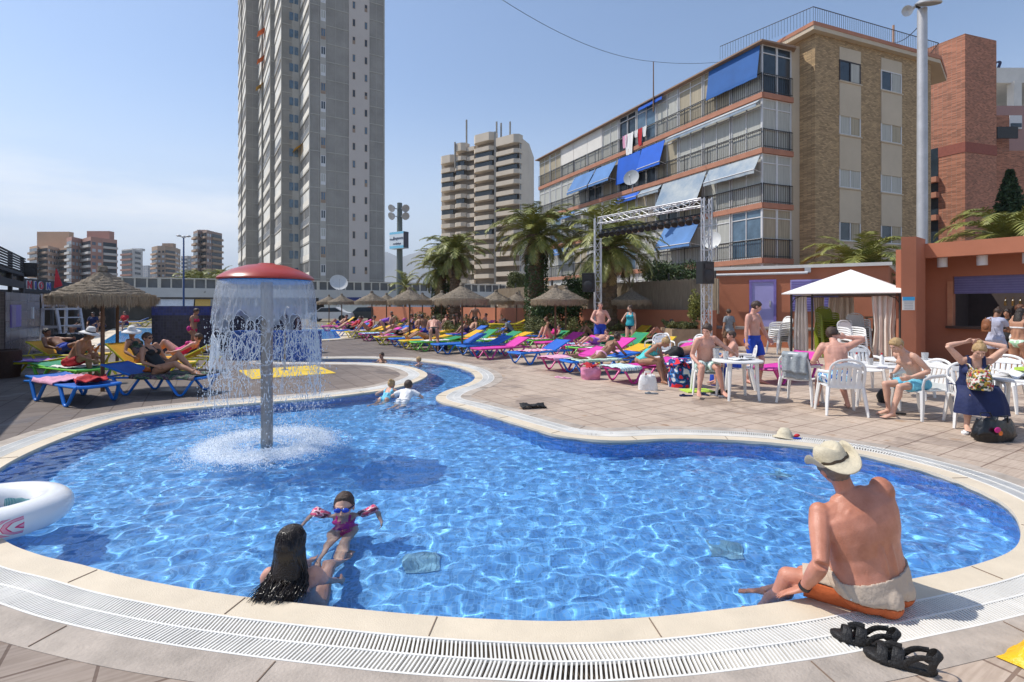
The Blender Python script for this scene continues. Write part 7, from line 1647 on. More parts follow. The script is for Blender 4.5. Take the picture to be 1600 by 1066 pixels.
human('bare chested man in blue shorts propped up beside the tiled kiosk', on(LG_, 1.1), fr(LG_) + pi, 1.75, 'm', .4, 'dark', ('short', 'black'), (('trunks', CL['blue'], .6),), **REC(55, 0, LH=(-.1, .25, .75), Lp=(-1, 0, -1)))
# crowd
human('bald man with two drinks in blue shorts standing before the planter', G(938, 553), R(176), 1.80, 'm', .55, 'pink', ('buzz', 'grey'), (('trunks', CL['blue'], .62),), LH=(-.20, .30, 1.06), RH=(.20, .30, 1.06), Lp=(-1, -.6, -.6), Rp=(1, -.6, -.6), LF=(-.13, 0, .075), RF=(.13, .05, .075))
human('woman in a turquoise tankini top standing with a yellow drink', G(985, 546), R(150), 1.68, 'f', .45, 'fair', ('bun', 'brown'), (('briefs', CL['navy']), ('top', mat('tankini_teal', (.02, .34, .42), .6))), LH=(-.24, .10, .80), RH=(.26, .28, 1.12), look=(.8, .6, .05))
human('topless tanned woman lying face down propped on her elbows', on(M['r2'], 1.0), fr(M['r2']), 1.66, 'f', .1, 'dark', ('bun', 'brown'), (('briefs', CL['pink']),), .010, **PRO(58))
human('blond woman in a turquoise swimsuit bending down to her white bag', on(M['r3'], .75, .12), fr(M['r3']) - R(62), 1.68, 'f', .55, 'tan', ('bun', 'blond'), (('swimsuit', mat('suit_turquoise', (.06, .50, .50), .6)),), .009, pel=(0, 0, .49), lean=34, curve=24, LF=(-.10, .48, .075), RF=(.18, .52, .075), LH=(-.02, .56, .22), RH=(.22, .38, .56), look=(-.1, .8, -.75))
human('bare chested man in pale patterned shorts reaching back over the chair arm', (3.66, 9.74, 0), R(172), 1.78, 'm', .25, 'pink', ('short', 'brown'), (('trunks', PR['palm'], .72),), .009, pel=(0, .0, .56), lean=8, curve=14, twist=18, LF=(-.22, .42, .12), RF=(.20, .48, .12), LH=(-.58, -.16, .74), Lp=(-.3, .3, -1), RH=(.18, .32, .60), look=(.5, .8, -.35))
human('man in bright blue trunks walking past the lilac door', G(1177, 598.5), R(212), 1.80, 'm', .05, 'pink', ('short', 'brown'), (('trunks', CL['blue'], .78),), .009, LF=(-.10, .08, .075), RF=(.10, -.08, .075), LH=(-.42, .10, .86), RH=(.30, .04, .84), look=(-.65, .7, -.42), Ld=(-.2, .5, -.6))
human('man lying on his side in black shorts on the blue lounger', on(M['r10'], .9), fr(M['r10']), 1.75, 'm', .4, 'tan', ('short', 'black'), (('trunks', CL['black'], .7),), **PRO(84, curve=0, LH=(-.3, .5, .44), RH=(.3, .5, .44)))
human('woman in a grey striped shirt standing with her back turned by the orange building', (px(1139, 17.2), 17.2, 0), R(10), 1.56, 'f', .5, 'tan', ('short', 'brown'), (('shirt', CL['grey']), ('trunks', CL['brown'], .6)), .013)
human('boy sitting behind the reaching man, only his head and shoulders in view', (4.52, 10.4, 0), R(75), 1.45, 'm', 0, 'pink', ('short', 'brown'), (('trunks', CL['blue'], .6),), **dict(SIT, pel=(0, 0, .60), LF=(-.14, .44, .15), RF=(.14, .42, .15)))
human('sunburnt man seen from behind holding a phone on the white chair', (5.16, 8.10, 0), R(-16), 1.78, 'm', .45, 'pink', ('short', 'brown'), (('trunks', PR['bluewhite'], .7),), .009, pel=(0, .02, .555), lean=10, curve=16, LF=(-.20, .36, .09), RF=(.22, .30, .09), LH=(-.22, .46, .72), RH=(.17, .20, 1.15), Rp=(1, -.1, -.9), look=(.5, .8, -.2))
human('slim blond boy in light blue shorts sitting sideways and looking down', (6.12, 7.74, 0), R(95), 1.66, 'm', -.35, 'fair', ('short', 'blond'), (('trunks', CL['aqua'], .62),), .009, pel=(0, .0, .555), lean=14, curve=22, LF=(-.10, .50, .09), RF=(.14, .36, .09), LH=(-.18, .26, .66), RH=(.26, .16, .66), look=(0, .9, -.5))
h = human('woman in a navy dress holding her hair up with both hands', (6.38, 7.14, 0), R(156), 1.64, 'f', .75, 'fair', ('bun', 'blond'), (), .009, pel=(0, .02, .56), lean=14, curve=18, LF=(-.08, .42, .09), RF=(.16, .40, .09), LH=(-.10, .16, 1.26), RH=(.10, .16, 1.26), Lp=(-1, .3, .5), Rp=(1, .3, .5), look=(.1, .85, -.55), curlL=50, curlR=50)
th = np.isin(h['bone'], ['QL', 'QR', 'CL', 'CR']); T_ = h['bone'] == 'T'; h['sub']('navy_dress', (T_ & (h['w'] < .44) & ~((h['w'] > .33) & (h['v'] > 0) & (np.abs(h['u']) < .05))) | (T_ & (np.abs(np.abs(h['u']) - .08) < .025) & (h['w'] < .53)), .014, CL['navy'])
mb = MB(); vs = []; n = 40; rows = [(.58, .30, .02, .0), (.60, .30, .20, .16), (.60, .27, .34, .32), (.52, .30, .36, .44), (.38, .33, .33, .48), (.24, .35, .30, .48)]
for z, ra, rb_, yc in rows:
    for i in range(n): a = 2 * pi * i / n; k = 1 + .05 * sin(a * 9) * (1 if z < .5 else .3); vs.append((cos(a) * ra * .82 * k, .02 + yc * .72 + sin(a) * (.16 if z > .55 else .13) * k * (1 + (.58 - z)), z))
mb.add(vs, [(j * n + i, j * n + (i + 1) % n, (j + 1) * n + (i + 1) % n, (j + 1) * n + i) for j in range(len(rows) - 1) for i in range(n)]); mb.build('dress_skirt', CL['navy'], h['obj'], smooth=True)
# women at the bar
h = human('woman in a striped playsuit looking at her phone at the bar', (px(1556, 12.2), 12.2, 0), R(-70), 1.66, 'f', .0, 'dark', ('bun', 'brown'), (('shirt', PR['stripes']), ('trunks', PR['stripes'], .5)), LH=(-.04, .38, 1.12), RH=(.08, .40, 1.12), Lp=(-1, -.5, -1), Rp=(1, -.5, -1), look=(0, .8, -.7))
mb = MB(); loft(mb, [(V((0, 0, z)), V((1, 0, 0)), V((0, 1, 0)), a, b) for z, a, b in ((-.17, .10, .05), (-.16, .13, .07), (0, .14, .085), (.10, .12, .07), (.16, .08, .045), (.17, .05, .03))], 14); mb.tube([(-.05, .05, .14), (-.07, .13, .2), (-.06, .17, .05), (-.06, .08, -.12)], .012, 6); mb.tube([(.05, .05, .14), (.07, .13, .2), (.06, .17, .05), (.06, .08, -.12)], .012, 6); mb.ell((0, -.08, -.04), (.09, .03, .07)); mb.build('backpack', mat('leather_tan', (.22, .075, .025), .6, .3, 8), None, loc=(px(1541, 12.1), 12.1, 1.2), rz=R(-70), smooth=50, scale=(.72, .6, .9)); tag(S.objects['backpack'], 'tan leather backpack on the striped woman at the bar', 'backpack')
human('woman with curly dark hair facing the striped woman at the bar', (px(1574, 12.9), 12.9, 0), R(120), 1.60, 'f', 0, 'tan', ('long', 'black'), (('shirt', CL['black']), ('trunks', CL['black'], .6)), .013); human('woman in a white bikini standing at the bar at the right edge', (px(1592, 11.3), 11.3, 0), R(-75), 1.64, 'f', .35, 'tan', ('long', 'black'), (('bikini_top', CL['white']), ('briefs', PR['greenwhite'])), .011, LH=(-.2, .38, 1.0), RH=(.2, .36, 1.0), look=(0, 1, -.4))
human('red haired woman at the bar counter behind the white bikini', (px(1592, 12.6), 12.6, 0), R(190), 1.72, 'f', 0, 'tan', ('short', 'ginger'), (('top', CL['white']), ('trunks', CL['white'], .5)), .013)
# middle crowd
human('man in black trunks kneeling with his back turned among the loungers', on(M['m5'], .85, .10), R(12), 1.74, 'm', .35, 'pink', ('short', 'brown'), (('briefs', CL['black']),), .012, pel=(0, 0, .62), lean=48, curve=18, LF=(-.14, -.10, .42), RF=(.14, -.10, .42), Lk=(0, 1, -.3), Rk=(0, 1, -.3), LH=(-.2, .6, .55), RH=(.2, .6, .55), look=(0, .9, -.4), toeL=(0, -1, -.2), toeR=(0, -1, -.2), fupL=(0, 0, -1), fupR=(0, 0, -1)) if 0 else human('man in black trunks standing bent over a lounger with his back turned', on(M['m5'], .60, .42), R(8), 1.70, 'm', .35, 'pink', ('short', 'brown'), (('briefs', CL['black']),), .012, pel=(0, 0, .80), lean=38, curve=26, LF=(-.12, .10, .075), RF=(.14, .06, .075), LH=(-.18, .62, .75), RH=(.2, .6, .72), look=(0, .8, -.6))
human('sunbather lying on the yellow lounger beside the bent over man', on(M['m6'], 1.0), fr(M['m6']) + pi, 1.7, 'f', .1, 'tan', ('short', 'brown'), (('swimsuit', CL['navy']),), .014, **REC(72, 0))
human('standing man in black shorts seen from behind near the ground cover', G(742, 522.5), R(5), 1.74, 'm', .1, 'tan', ('buzz', 'brown'), (('trunks', CL['black'], .65),), .014, LH=(-.30, .12, .98), RH=(.30, .12, .98))
human('boy with dark hair and dark shirt sitting on the blue lounger', on(M['b1'], .75), R(75), 1.6, 'm', 0, 'tan', ('short', 'black'), (('shirt', CL['grey']), ('trunks', CL['navy'], .7)), .013, pel=(0, 0, .49), lean=24, curve=16, LF=(-.12, .58, .40), RF=(.12, .52, .40), Lk=(0, 0, 1), Rk=(0, 0, 1), LH=(-.14, .42, .66), RH=(.14, .42, .66), look=(0, .8, -.5))
human('sunbather with knees drawn up and pink top on the green lounger', on(M['r4'], 1.1), fr(M['r4']) + pi, 1.66, 'f', .1, 'pink', ('short', 'brown'), (('swimsuit', CL['magenta']),), .012, **REC(66, 1, LF=(-.12, .45, .45), RF=(.1, .5, .45)))
human('woman in a black swimsuit sitting up on the lounger by the parasol poles', on(M['b3'], 1.2, .3), R(70), 1.66, 'f', .3, 'tan', ('short', 'ginger'), (('swimsuit', CL['black']),), .012, pel=(0, 0, .50), lean=18, curve=16, LF=(-.1, .5, .42), RF=(.14, .46, .2), Lk=(0, 0, 1), LH=(-.1, .42, .68), RH=(.1, .40, .66))
human('long bare legs stretched out on the lounger before the ground cover', on(M['b4'], 1.1), fr(M['b4']) + pi, 1.74, 'm', .1, 'tan', ('short', 'brown'), (('trunks', CL['magenta'], .5),), .014, **REC(64, 0))
human('dark haired man sitting up between the twin palm parasols', G(664, 532), R(40), 1.74, 'm', .1, 'dark', ('short', 'black'), (('trunks', CL['blue'], .6),), .015, pel=(0, 0, .50), lean=16, curve=14, LF=(-.14, .44, .12), RF=(.14, .44, .12)); human('woman in blue swimsuit bending over between the parasols', G(597, 527), R(-70), 1.66, 'f', .1, 'pink', ('short', 'blond'), (('swimsuit', CL['purple']),), .015, pel=(0, 0, .86), lean=62, curve=20, LH=(-.14, .52, .62), RH=(.14, .52, .62), look=(0, .7, -.7))
human('red skinned man sitting upright right of the bending woman', G(613, 521), R(150), 1.74, 'm', .5, 'red', ('short', 'grey'), (('trunks', CL['navy'], .6),), .015, **dict(SIT, pel=(0, 0, .5))); human('woman in a red top reclining at the fountain end of the front row', on(M['m10'], 1.1), fr(M['m10']) + pi, 1.66, 'f', .1, 'tan', ('short', 'brown'), (('swimsuit', CL['red']),), .015, **REC(35, 1))
human('sunbather with a red shirt lying under the straw parasol at the dish', on(M['m11'], 1.0), fr(M['m11']) + pi, 1.74, 'm', .1, 'tan', ('short', 'black'), (('shirt', CL['red']), ('trunks', CL['black'], .6)), .015, **REC(50, 0)); human('tanned woman sitting sideways left of the standing man in black shorts', G(716, 524), R(95), 1.64, 'f', .1, 'red', ('bald', 'grey'), (('swimsuit', CL['black']),), .015, pel=(0, 0, .5), lean=8, LF=(-.1, .5, .4), RF=(.1, .5, .3), Lk=(0, 0, 1), Rk=(0, 0, 1))
human('woman with dark curly hair sitting below the standing man in black shorts', G(729, 527), R(160), 1.62, 'f', .2, 'tan', ('short', 'black'), (('swimsuit', CL['red']),), .015, **dict(SIT, pel=(0, 0, .5))); human('small child sitting against the orange wall beyond the yellow lounger stack', G(784, 527), R(180), 1.2, 'm', 0, 'fair', ('short', 'blond'), (), .015, **dict(SIT, pel=(0, 0, .85), LF=(-.1, .5, .75), RF=(.1, .5, .75), LH=(-.1, .4, .95), RH=(.1, .4, .95), hs=1.15))
human('woman with orange red skin and brown hair lounging by the orange wall', G(1036, 541), R(95), 1.66, 'f', .3, 'red', ('long', 'brown'), (('swimsuit', CL['navy']),), .014, **REC(40, 1)); human('sunbather in a blue swimsuit sitting at the tall left parasol pole', G(645, 528), R(110), 1.64, 'f', .1, 'tan', ('short', 'brown'), (('swimsuit', CL['blue']),), .015, **dict(SIT, pel=(0, 0, .5)))
for i, (x, y, sk, c, hc, rz, lab) in enumerate(((128, 521, 'dark', 'black', 'black', 150, 'person in black sitting in the cafe shade behind the lifeguard chair'), (146, 517, 'dark', 'navy', 'black', 200, 'person in navy sitting in the shade left of the parasol pole'), (160, 515, 'tan', 'brown', 'black', 170, 'dark haired person in brown between the two parasol poles'), (196, 511, 'tan', 'red', 'brown', 180, 'person in red sitting beyond the second pool'))):
    human(lab, G(x, y + 6), R(rz), 1.7, 'm', .2, sk, ('short', hc), (('shirt', CL[c]), ('trunks', CL['navy'], .7)), .017, group='people in the cafe shade', **dict(SIT, pel=(0, 0, .5)))

for i, (k, sk, c, hc, l, kn) in enumerate((('f0', 'tan', 'blue', 'brown', 50, 1), ('f1', 'red', 'purple', 'grey', 60, 0), ('f3', 'tan', 'black', 'black', 40, 1), ('f4', 'pink', 'navy', 'blond', 64, 0), ('f5', 'tan', 'red', 'brown', 30, 1), ('f6', 'dark', 'white', 'black', 55, 0), ('f7', 'pink', 'teal', 'brown', 45, 1), ('f8', 'tan', 'black', 'grey', 62, 0), ('f10', 'red', 'blue', 'brown', 35, 1), ('f12', 'tan', 'magenta', 'black', 48, 0), ('b5', 'tan', 'navy', 'brown', 40, 1), ('b9', 'dark', 'black', 'black', 30, 1), ('m8', 'pink', 'black', 'brown', 66, 0), ('r11', 'tan', 'navy', 'blond', 58, 1), ('r5', 'pink', 'purple', 'brown', 70, 0))):
    t = M[k]; w = (('swimsuit', CL[c]),) if i % 2 else (('trunks', CL[c], .6),)
    human(f"{['sunbather with knees up', 'stretched out sunbather'][1 - kn]} in {c} on " + ' '.join(t['label'].replace('sun lounger', 'lounger').split()[:8]), on(t, 1.05), fr(t) + pi, 1.68, 'f' if i % 2 else 'm', .1, sk, ('short', hc), w, .018, **REC(l, kn))
# ---------------------------------------------------------------- small things
def otow(key, lab, m, y0=.62, l=1.1, w=.62, seed=1, t=None, drop=None):
    t = t or M[key]; p = lfr(t, y0, 0, .348); return towel('towel', lab, m, w, l, p, t.rotation_euler.z, .02, seed=seed, drop=drop, group='towels spread on the loungers')
towel('towel', 'pink and white towel hanging off the nearest blue lounger', CL['pink'], .74, .80, lfr(LA_, 1.15, 0, .352), LA_.rotation_euler.z, .045, drop=.33, seed=1); towel('dark_cloth', 'crumpled dark red cloth beside the parasol pole on the blue lounger', CL['red'], .42, .55, lfr(LA_, .40, .05, .355), .8, .10, seed=2, cat='cloth')
towel('towel', 'dark green patterned towel under the woman in sunglasses', PR['camo'], .78, 1.30, lfr(LB_, .66, 0, .350), LB_.rotation_euler.z, .03, drop=.34, seed=3); towel('towel', 'orange cloth heaped by the elbow of the woman in sunglasses', CL['orange'], .3, .3, lfr(LB_, 1.30, .22, .38), .3, .09, seed=4)
towel('towel', 'purple and blue striped towel on the yellow lounger by the kiosk', pmat('print_purpleblue', [(.40, .10, .45), (.08, .16, .50), (.42, .40, .62)], 1.2, mode='stripe'), .66, 1.7, lfr(LF_, .95, 0, .352), LF_.rotation_euler.z, .02, seed=5); towel('towel', 'teal towel bunched behind the man in blue shorts', CL['teal'], .5, .5, lfr(LG_, .9, .2, .36), .5, .12, seed=6)
towel('towel', 'white towel under the man in the sun hat', CL['white'], .60, .7, lfr(LC_, .75, 0, .35), LC_.rotation_euler.z, .03, seed=7); towel('towel', 'magenta wrap on the raised yellow lounger', CL['magenta'], .45, .5, lfr(LE_, .35, 0, .36), .2, .08, seed=8)
otow('m2', 'pink flowered towel on the blue front row lounger', PR['pinkflower'], .75, .9, .6, 9); otow('m8', 'lilac towel on the yellow front row lounger', CL['pink'], .7, 1.1, .5, 10); otow('m9', 'blue towel over the pink lounger', PR['bluewhite'], .5, 1.0, .66, 11, drop=.31); otow('m7', 'pale aqua towel on the blue lounger left of the bent over man', PR['aquawhite'], 1.0, .9, .6, 12)
otow('r1', 'pink towel hanging over the foot of the pink lounger', CL['pink'], .30, .8, .78, 13, drop=.32); otow('r2', 'pale green towel below the woman lying face down', PR['greenwhite'], .75, 1.25, .72, 14, drop=.32); otow('r3', 'white and turquoise towel at the foot of the pink lounger', PR['aquawhite'], .22, .6, .78, 15, drop=.33); otow('r5', 'purple and white print towel on the green lounger', PR['pinkflower'], .7, 1.1, .6, 16)
otow('r6', 'blue and white towel on the pink lounger behind', PR['bluewhite'], 1.0, .8, .6, 17); otow('r10', 'white towel on the blue lounger of the man in black shorts', CL['white'], .4, .7, .66, 18, drop=.32); otow('r4', 'pale pink striped towel on the green lounger', PR['pinkflower'], .8, 1.2, .6, 19); otow('m10', 'rainbow striped towel near the end of the front row', PR['rainbow'], .7, 1.1, .6, 20)
otow('m5', 'white towel on the green lounger of the bent over man', CL['white'], .9, 1.0, .5, 21); otow('b1', 'white print towel under the boy in the dark shirt', PR['bluewhite'], .8, .8, .6, 22); otow('m3', 'small aqua cloth on the empty blue lounger', CL['aqua'], .3, .35, .4, 23) if 0 else None
for i, (k, m, lab) in enumerate((('f2', 'aqua', 'aqua towel on the third lounger from the fountain in the back rows'), ('f3', 'white', 'white towel on the fourth lounger from the fountain in the back rows'), ('f4', 'pink', 'pink towel on the fifth lounger from the fountain in the back rows'), ('f6', 'red', 'red towel on the seventh lounger of the back rows'), ('f7', 'white', 'white towel on the eighth lounger of the back rows'), ('f9', 'purple', 'purple towel on the tenth lounger of the back rows'), ('f5', 'lime', 'lime towel on the sixth lounger of the back rows'), ('b5', 'purple', 'purple towel behind the middle parasol pole'), ('b8', 'orange', 'orange towel on the yellow third row lounger'), ('b9', 'white', 'white towel by the seated dark haired woman'), ('b2', 'teal', 'teal towel right of the sitting boy'), ('r12', 'pink', 'pink towel at the feet of the standing woman in turquoise'))):
    otow(k, lab, CL[m], .7, 1.0, .55, 30 + i)
def bag(name, lab, loc, w, d, h, m, rz=0, seed=1, cat='bag', sag=.25, handles=True, slump=1):
    """a soft bag: sides bulge and crease, the mouth is open and uneven"""
    t = thing(name, lab, cat, loc, rz); mb = MB(); n = 28; rows = 9; vs = []
    for j in range(rows + 1):
        k = j / rows; z = h * k
        for i in range(n):
            a = 2 * pi * i / n; c, s_ = cos(a), sin(a); sq = (abs(c) ** 3 + abs(s_) ** 3) ** (-1 / 3); bul = 1 + .16 * sin(pi * k) - .22 * k * slump; q = NZ.noise(V((c * 2 + seed, s_ * 2, k * 3)))
            vs.append((c * sq * w / 2 * bul * (1 + .14 * q), s_ * sq * d / 2 * bul * (1 + .2 * q), z * (1 - sag * max(0, q)) + (h * .10 * NZ.noise(V((c * 3, s_ * 3, seed))) if j == rows else 0)))
    fs = [(j * n + i, j * n + (i + 1) % n, (j + 1) * n + (i + 1) % n, (j + 1) * n + i) for j in range(rows) for i in range(n)] + [tuple(range(n - 1, -1, -1))]
    ctr = len(vs); vs.append((0, 0, h * .72)); fs += [(rows * n + i, rows * n + (i + 1) % n, ctr) for i in range(n)]
    mb.add(vs, fs); mb.build('body', m, t, smooth=60)
    if handles:
        for sy in (-1, 1): MB().tube([(-w * .2, sy * d * .38, h * .9), (-w * .15, sy * d * .5, h * 1.2), (w * .15, sy * d * .5, h * 1.2), (w * .2, sy * d * .38, h * .9)], .008, 6).build('handle', m, t, smooth=60)
    return t
vin = mat('black_vinyl', (.008, .008, .009), .28, .2, 6, .8, 9); g_ = G
t = bag('tote_bag', 'shiny black shopping bag with a pink flower beside the woman in navy', g_(1553, 688), .50, .20, .27, vin, .2, 3, sag=.7, slump=.5); MB().ell((-.14, -.14, .17), (.05, .012, .035)).build('pink_flower', CL['magenta'], t); MB().ell((-.10, -.145, .13), (.03, .012, .03)).build('orange_flower', CL['orange'], t)
bag('flowered_bag', 'floral print bag on the lap of the woman in navy', (6.08, 6.66, .60), .40, .22, .26, PR['floral'], R(60), 5, sag=.4)
bag('beach_basket', 'pink plastic basket with a red cloth in it below the face down woman', g_(923, 592), .38, .28, .26, mat('basket_pink', (.70, .25, .40), .5, .1), .1, 2, 'basket', 0, False, slump=-.5); towel('red_cloth', 'crumpled red cloth spilling out of the pink basket', CL['red'], .28, .24, g_(923, 592) + V((0, 0, .25)), .3, .12, seed=8, cat='cloth')
bag('canvas_bag', 'floppy white canvas bag at the hand of the woman in turquoise', g_(1012, 609), .34, .14, .30, CL['white'], R(-10), 7); bag('beach_bag', 'big red and navy patterned beach bag between the turquoise woman and the reaching man', (3.52, 10.6, 0), .55, .40, .48, PR['redblue'], .4, 9, sag=.3)
towel('beach_towel', 'red, white and blue beach towel draped over the beach bag', PR['redblue'], .6, .45, (3.52, 10.6, .46), .3, .10, seed=12, drop=.25)
bag('plastic_bag', 'blue plastic bag standing behind the round table in the sun', (4.35, 10.75, 0), .34, .25, .42, CL['blue'], 0, 11); bag('rucksack', 'dark rucksack lying under the ketchup table', (6.55, 8.9, 0), .36, .28, .22, CL['black'], .5, 13, cat='rucksack', handles=False); bag('holdall', 'black holdall heaped below the lifeguard chair', (px(122, 19), 18.6, 0), 1.2, .6, .62, CL['black'], .2, 15)
bag('dark_bag', 'dark bag under the bent over woman between the parasols', g_(690, 546), .4, .3, .35, CL['navy'], 0, 4); bag('paisley_bag', 'pale print bag among the middle loungers', (M['b6'].location + V((.9, .2, 0))).to_tuple(), .45, .3, .45, PR['bluewhite'], 0, 6); towel('towel', 'grey towel over the back of the white chair', CL['grey'], .5, .62, (4.82, 8.68, .80), R(-48), .04, drop=.10, seed=14) if 0 else None
def drape(lab, m, cx, cy, z, w, drop1, drop2, rz, seed):
    vs = []; fs = []; N, K = 16, 26
    for j in range(K + 1):
        u = -drop1 + (drop1 + drop2) * j / K
        for i in range(N + 1):
            x = -w / 2 + w * i / N; f = .018 * sin(i * 1.1 + seed) + .02 * NZ.noise(V((x * 8, u * 5, seed)))
            if u < 0: y, zz = -.035 + f, u + .0
            else: y, zz = .035 + f * .8, -u
            if abs(u) < .04: y = u + 0; zz = .015
            if u < 0: zz = u
            vs.append((x + .02 * NZ.noise(V((u * 6, seed, 0))), y, z + zz * (1 + .06 * NZ.noise(V((x * 5, seed, 3))))))
    for j in range(K):
        for i in range(N): q = j * (N + 1) + i; fs.append((q, q + 1, q + N + 2, q + N + 1))
    o = MB().add(vs, fs).build('towel', m, None, (cx, cy, 0), rz, smooth=True); md = o.modifiers.new('s', 'SOLIDIFY'); md.thickness = .012; return tag(o, lab, 'towel')
drape('light grey towel draped over the back of the white chair', mat('towel_grey', (.30, .33, .35), .9, .2, 12, .6, 40), 4.76, 8.62, .885, .40, .34, .45, R(-48), 1); drape('charcoal towel bunched over the far arm of the towel draped chair', mat('towel_charcoal', (.06, .065, .075), .9, .2, 12, .6, 40), 5.12, 8.98, .76, .36, .2, .2, R(42), 2)
# shoes
def sandal(lab, loc, rz, m, big=1.0, straps=True, group=None, cat='sandal', name='sandal'):
    t = thing(name, lab, cat, loc, rz, group); n = 24; out = []
    for i in range(n):
        a = 2 * pi * i / n; y = cos(a); x = sin(a); w_ = .048 + .010 * y - .010 * math.exp(-((y + .15) / .35) ** 2); out.append((x * w_ * big, y * .148 * big))
    mb = MB(); vs = []; hts = (0, .010, .026, .030)
    for k, h_ in enumerate(hts):
        sc = (.93, 1.0, 1.0, .92)[k]; vs += [(x * sc, y * sc, h_ * big + .006 * max(0, y / .148) * (k > 0)) for x, y in out]
    fs = [(k * n + i, k * n + (i + 1) % n, (k + 1) * n + (i + 1) % n, (k + 1) * n + i) for k in range(3) for i in range(n)] + [tuple(range(n - 1, -1, -1)), tuple(3 * n + i for i in range(n))]
    mb.add(vs, fs); mb.build('sole', m, t, smooth=50)
    def strap(pts, w_=.022):
        q = MB(); pts = [V(p) for p in pts]
        for _ in range(2): pts = [pts[0]] + [v for a_, b_ in zip(pts, pts[1:]) for v in (a_.lerp(b_, .25), a_.lerp(b_, .75))] + [pts[-1]]
        side_ = abs(pts[0][0] - pts[-1][0]) < .02; q.tube([V(p) * big for p in pts], *((w_ * big, 8) if side_ else (.0035, 8)), sq=(.2 if side_ else w_ * big / .0035), up=((1, 0, 0) if side_ else (0, 1, 0))); return q.build('strap', m, t, smooth=60)
    if straps:
        strap([(-.050, .075, .02), (-.036, .07, .062), (0, .066, .075), (.036, .07, .062), (.052, .075, .02)]); strap([(-.046, .015, .02), (-.038, .010, .066), (0, .0, .088), (.038, .010, .066), (.046, .015, .02)], .024)
        strap([(-.036, -.115, .03), (-.040, -.128, .09), (-.02, -.155, .115), (.02, -.155, .115), (.040, -.128, .09), (.036, -.115, .03)], .016); strap([(-.042, -.01, .03), (-.040, -.06, .085), (-.038, -.12, .095)], .014); strap([(.042, -.01, .03), (.040, -.06, .085), (.038, -.12, .095)], .014); strap([(0, .06, .075), (0, .03, .092), (0, -.01, .090)], .020)
        q = MB(); q.box((.030 * big, .012 * big, .078 * big), (.016, .02, .004)); q.build('buckle', mat('buckle_dark', (.05, .05, .05), .3, 0), t)
    else:
        strap([(0, .09, .028), (-.02, .06, .05), (-.042, .01, .03)], .012); strap([(0, .09, .028), (.02, .06, .05), (.042, .01, .03)], .012)
    return t
sm = mat('sandal_black', (.014, .013, .013), .6, .3, 20, .4, 90); a = g_(1352, 1010); b = g_(1412, 1040)
sandal('black strap sandal on the left, lying half under its partner', (a.x, a.y + .02, 0), R(62), sm, .94, group='pair of black sandals'); sandal('black strap sandal on the right, nearest the grating corner', (b.x - .02, b.y, .002), R(58), sm, .96, group='pair of black sandals')
for x, y, m, lab, rz in ((874, 590.5, 'pink', 'pink flip flop on the left in front of the pink lounger', .9), (884.5, 591.5, 'pink', 'pink flip flop on the right in front of the pink lounger', 1.2), (1018, 615.5, 'grey', 'grey flip flop lying alone in front of the white bag', 1.4), (1072, 619, 'navy', 'navy flip flop left of the sneakers', 1.5), (1101, 617, 'navy', 'navy flip flop standing on its side near the sneakers', .3)):
    sandal(lab, g_(x, y).to_tuple(), rz, CL[m], .85, False, 'flip flops on the deck', 'flip flop', 'flip_flop')
def sneaker(lab, loc, rz):
    t = sandal(lab, loc, rz, CL['white'], .95, False, 'pair of black and white sneakers', 'sneaker', 'sneaker'); mb = MB(); loft(mb, [(V((0, y, z)), V((1, 0, 0)), V((0, 0, 1)), a, b) for y, z, a, b in ((-.13, .06, .020, .030), (-.12, .065, .034, .045), (-.06, .065, .036, .050), (0, .052, .040, .034), (.07, .042, .044, .024), (.12, .036, .034, .016), (.135, .034, .015, .010))], 14); mb.build('upper', CL['black'], t, smooth=60); MB().tube([(-.03, .03, .07), (0, .0, .09), (.03, .03, .07)], .008, 5).build('laces', CL['lime'], t)
sneaker('left black and white sneaker with lime laces by the table leg', g_(1121, 617).to_tuple(), R(100)); sneaker('right black and white sneaker with lime laces by the table leg', g_(1132, 619).to_tuple(), R(112))
tag(MB().box((0, 0, .012), (.55, .36, .024)).build('kick_board', CL['lime'], None, g_(1089, 611), R(8)), 'lime green float board under the feet of the reaching man', 'board')
towel('crumpled_cloth', 'crumpled black cloth lying alone on the deck by the channel', CL['black'], .42, .22, g_(833, 637), .2, .07, seed=3, cat='cloth')
# straw sun hat by the far grating
t = thing('straw_sun_hat', 'cream sun hat with a red bow lying on the far grating', 'hat', g_(1226, 683).to_tuple(), 0); MB().lathe([(.001, .12), (.05, .115), (.085, .06), (.09, .02), (.14, .012), (.145, .006), (.09, .004)], 24, wob=lambda r, z, g, i: (r, z + .012 * sin(2 * g) * (r > .1))).build('crown', strawh, t, smooth=True); mb = MB(); mb.ell((.15, -.02, .03), (.035, .02, .02)); mb.ell((.12, -.05, .03), (.03, .02, .018)); mb.build('red_bow', CL['red'], t); MB().box((.10, -.09, .01), (.10, .04, .012)).build('ribbon', CL['blue'], t)
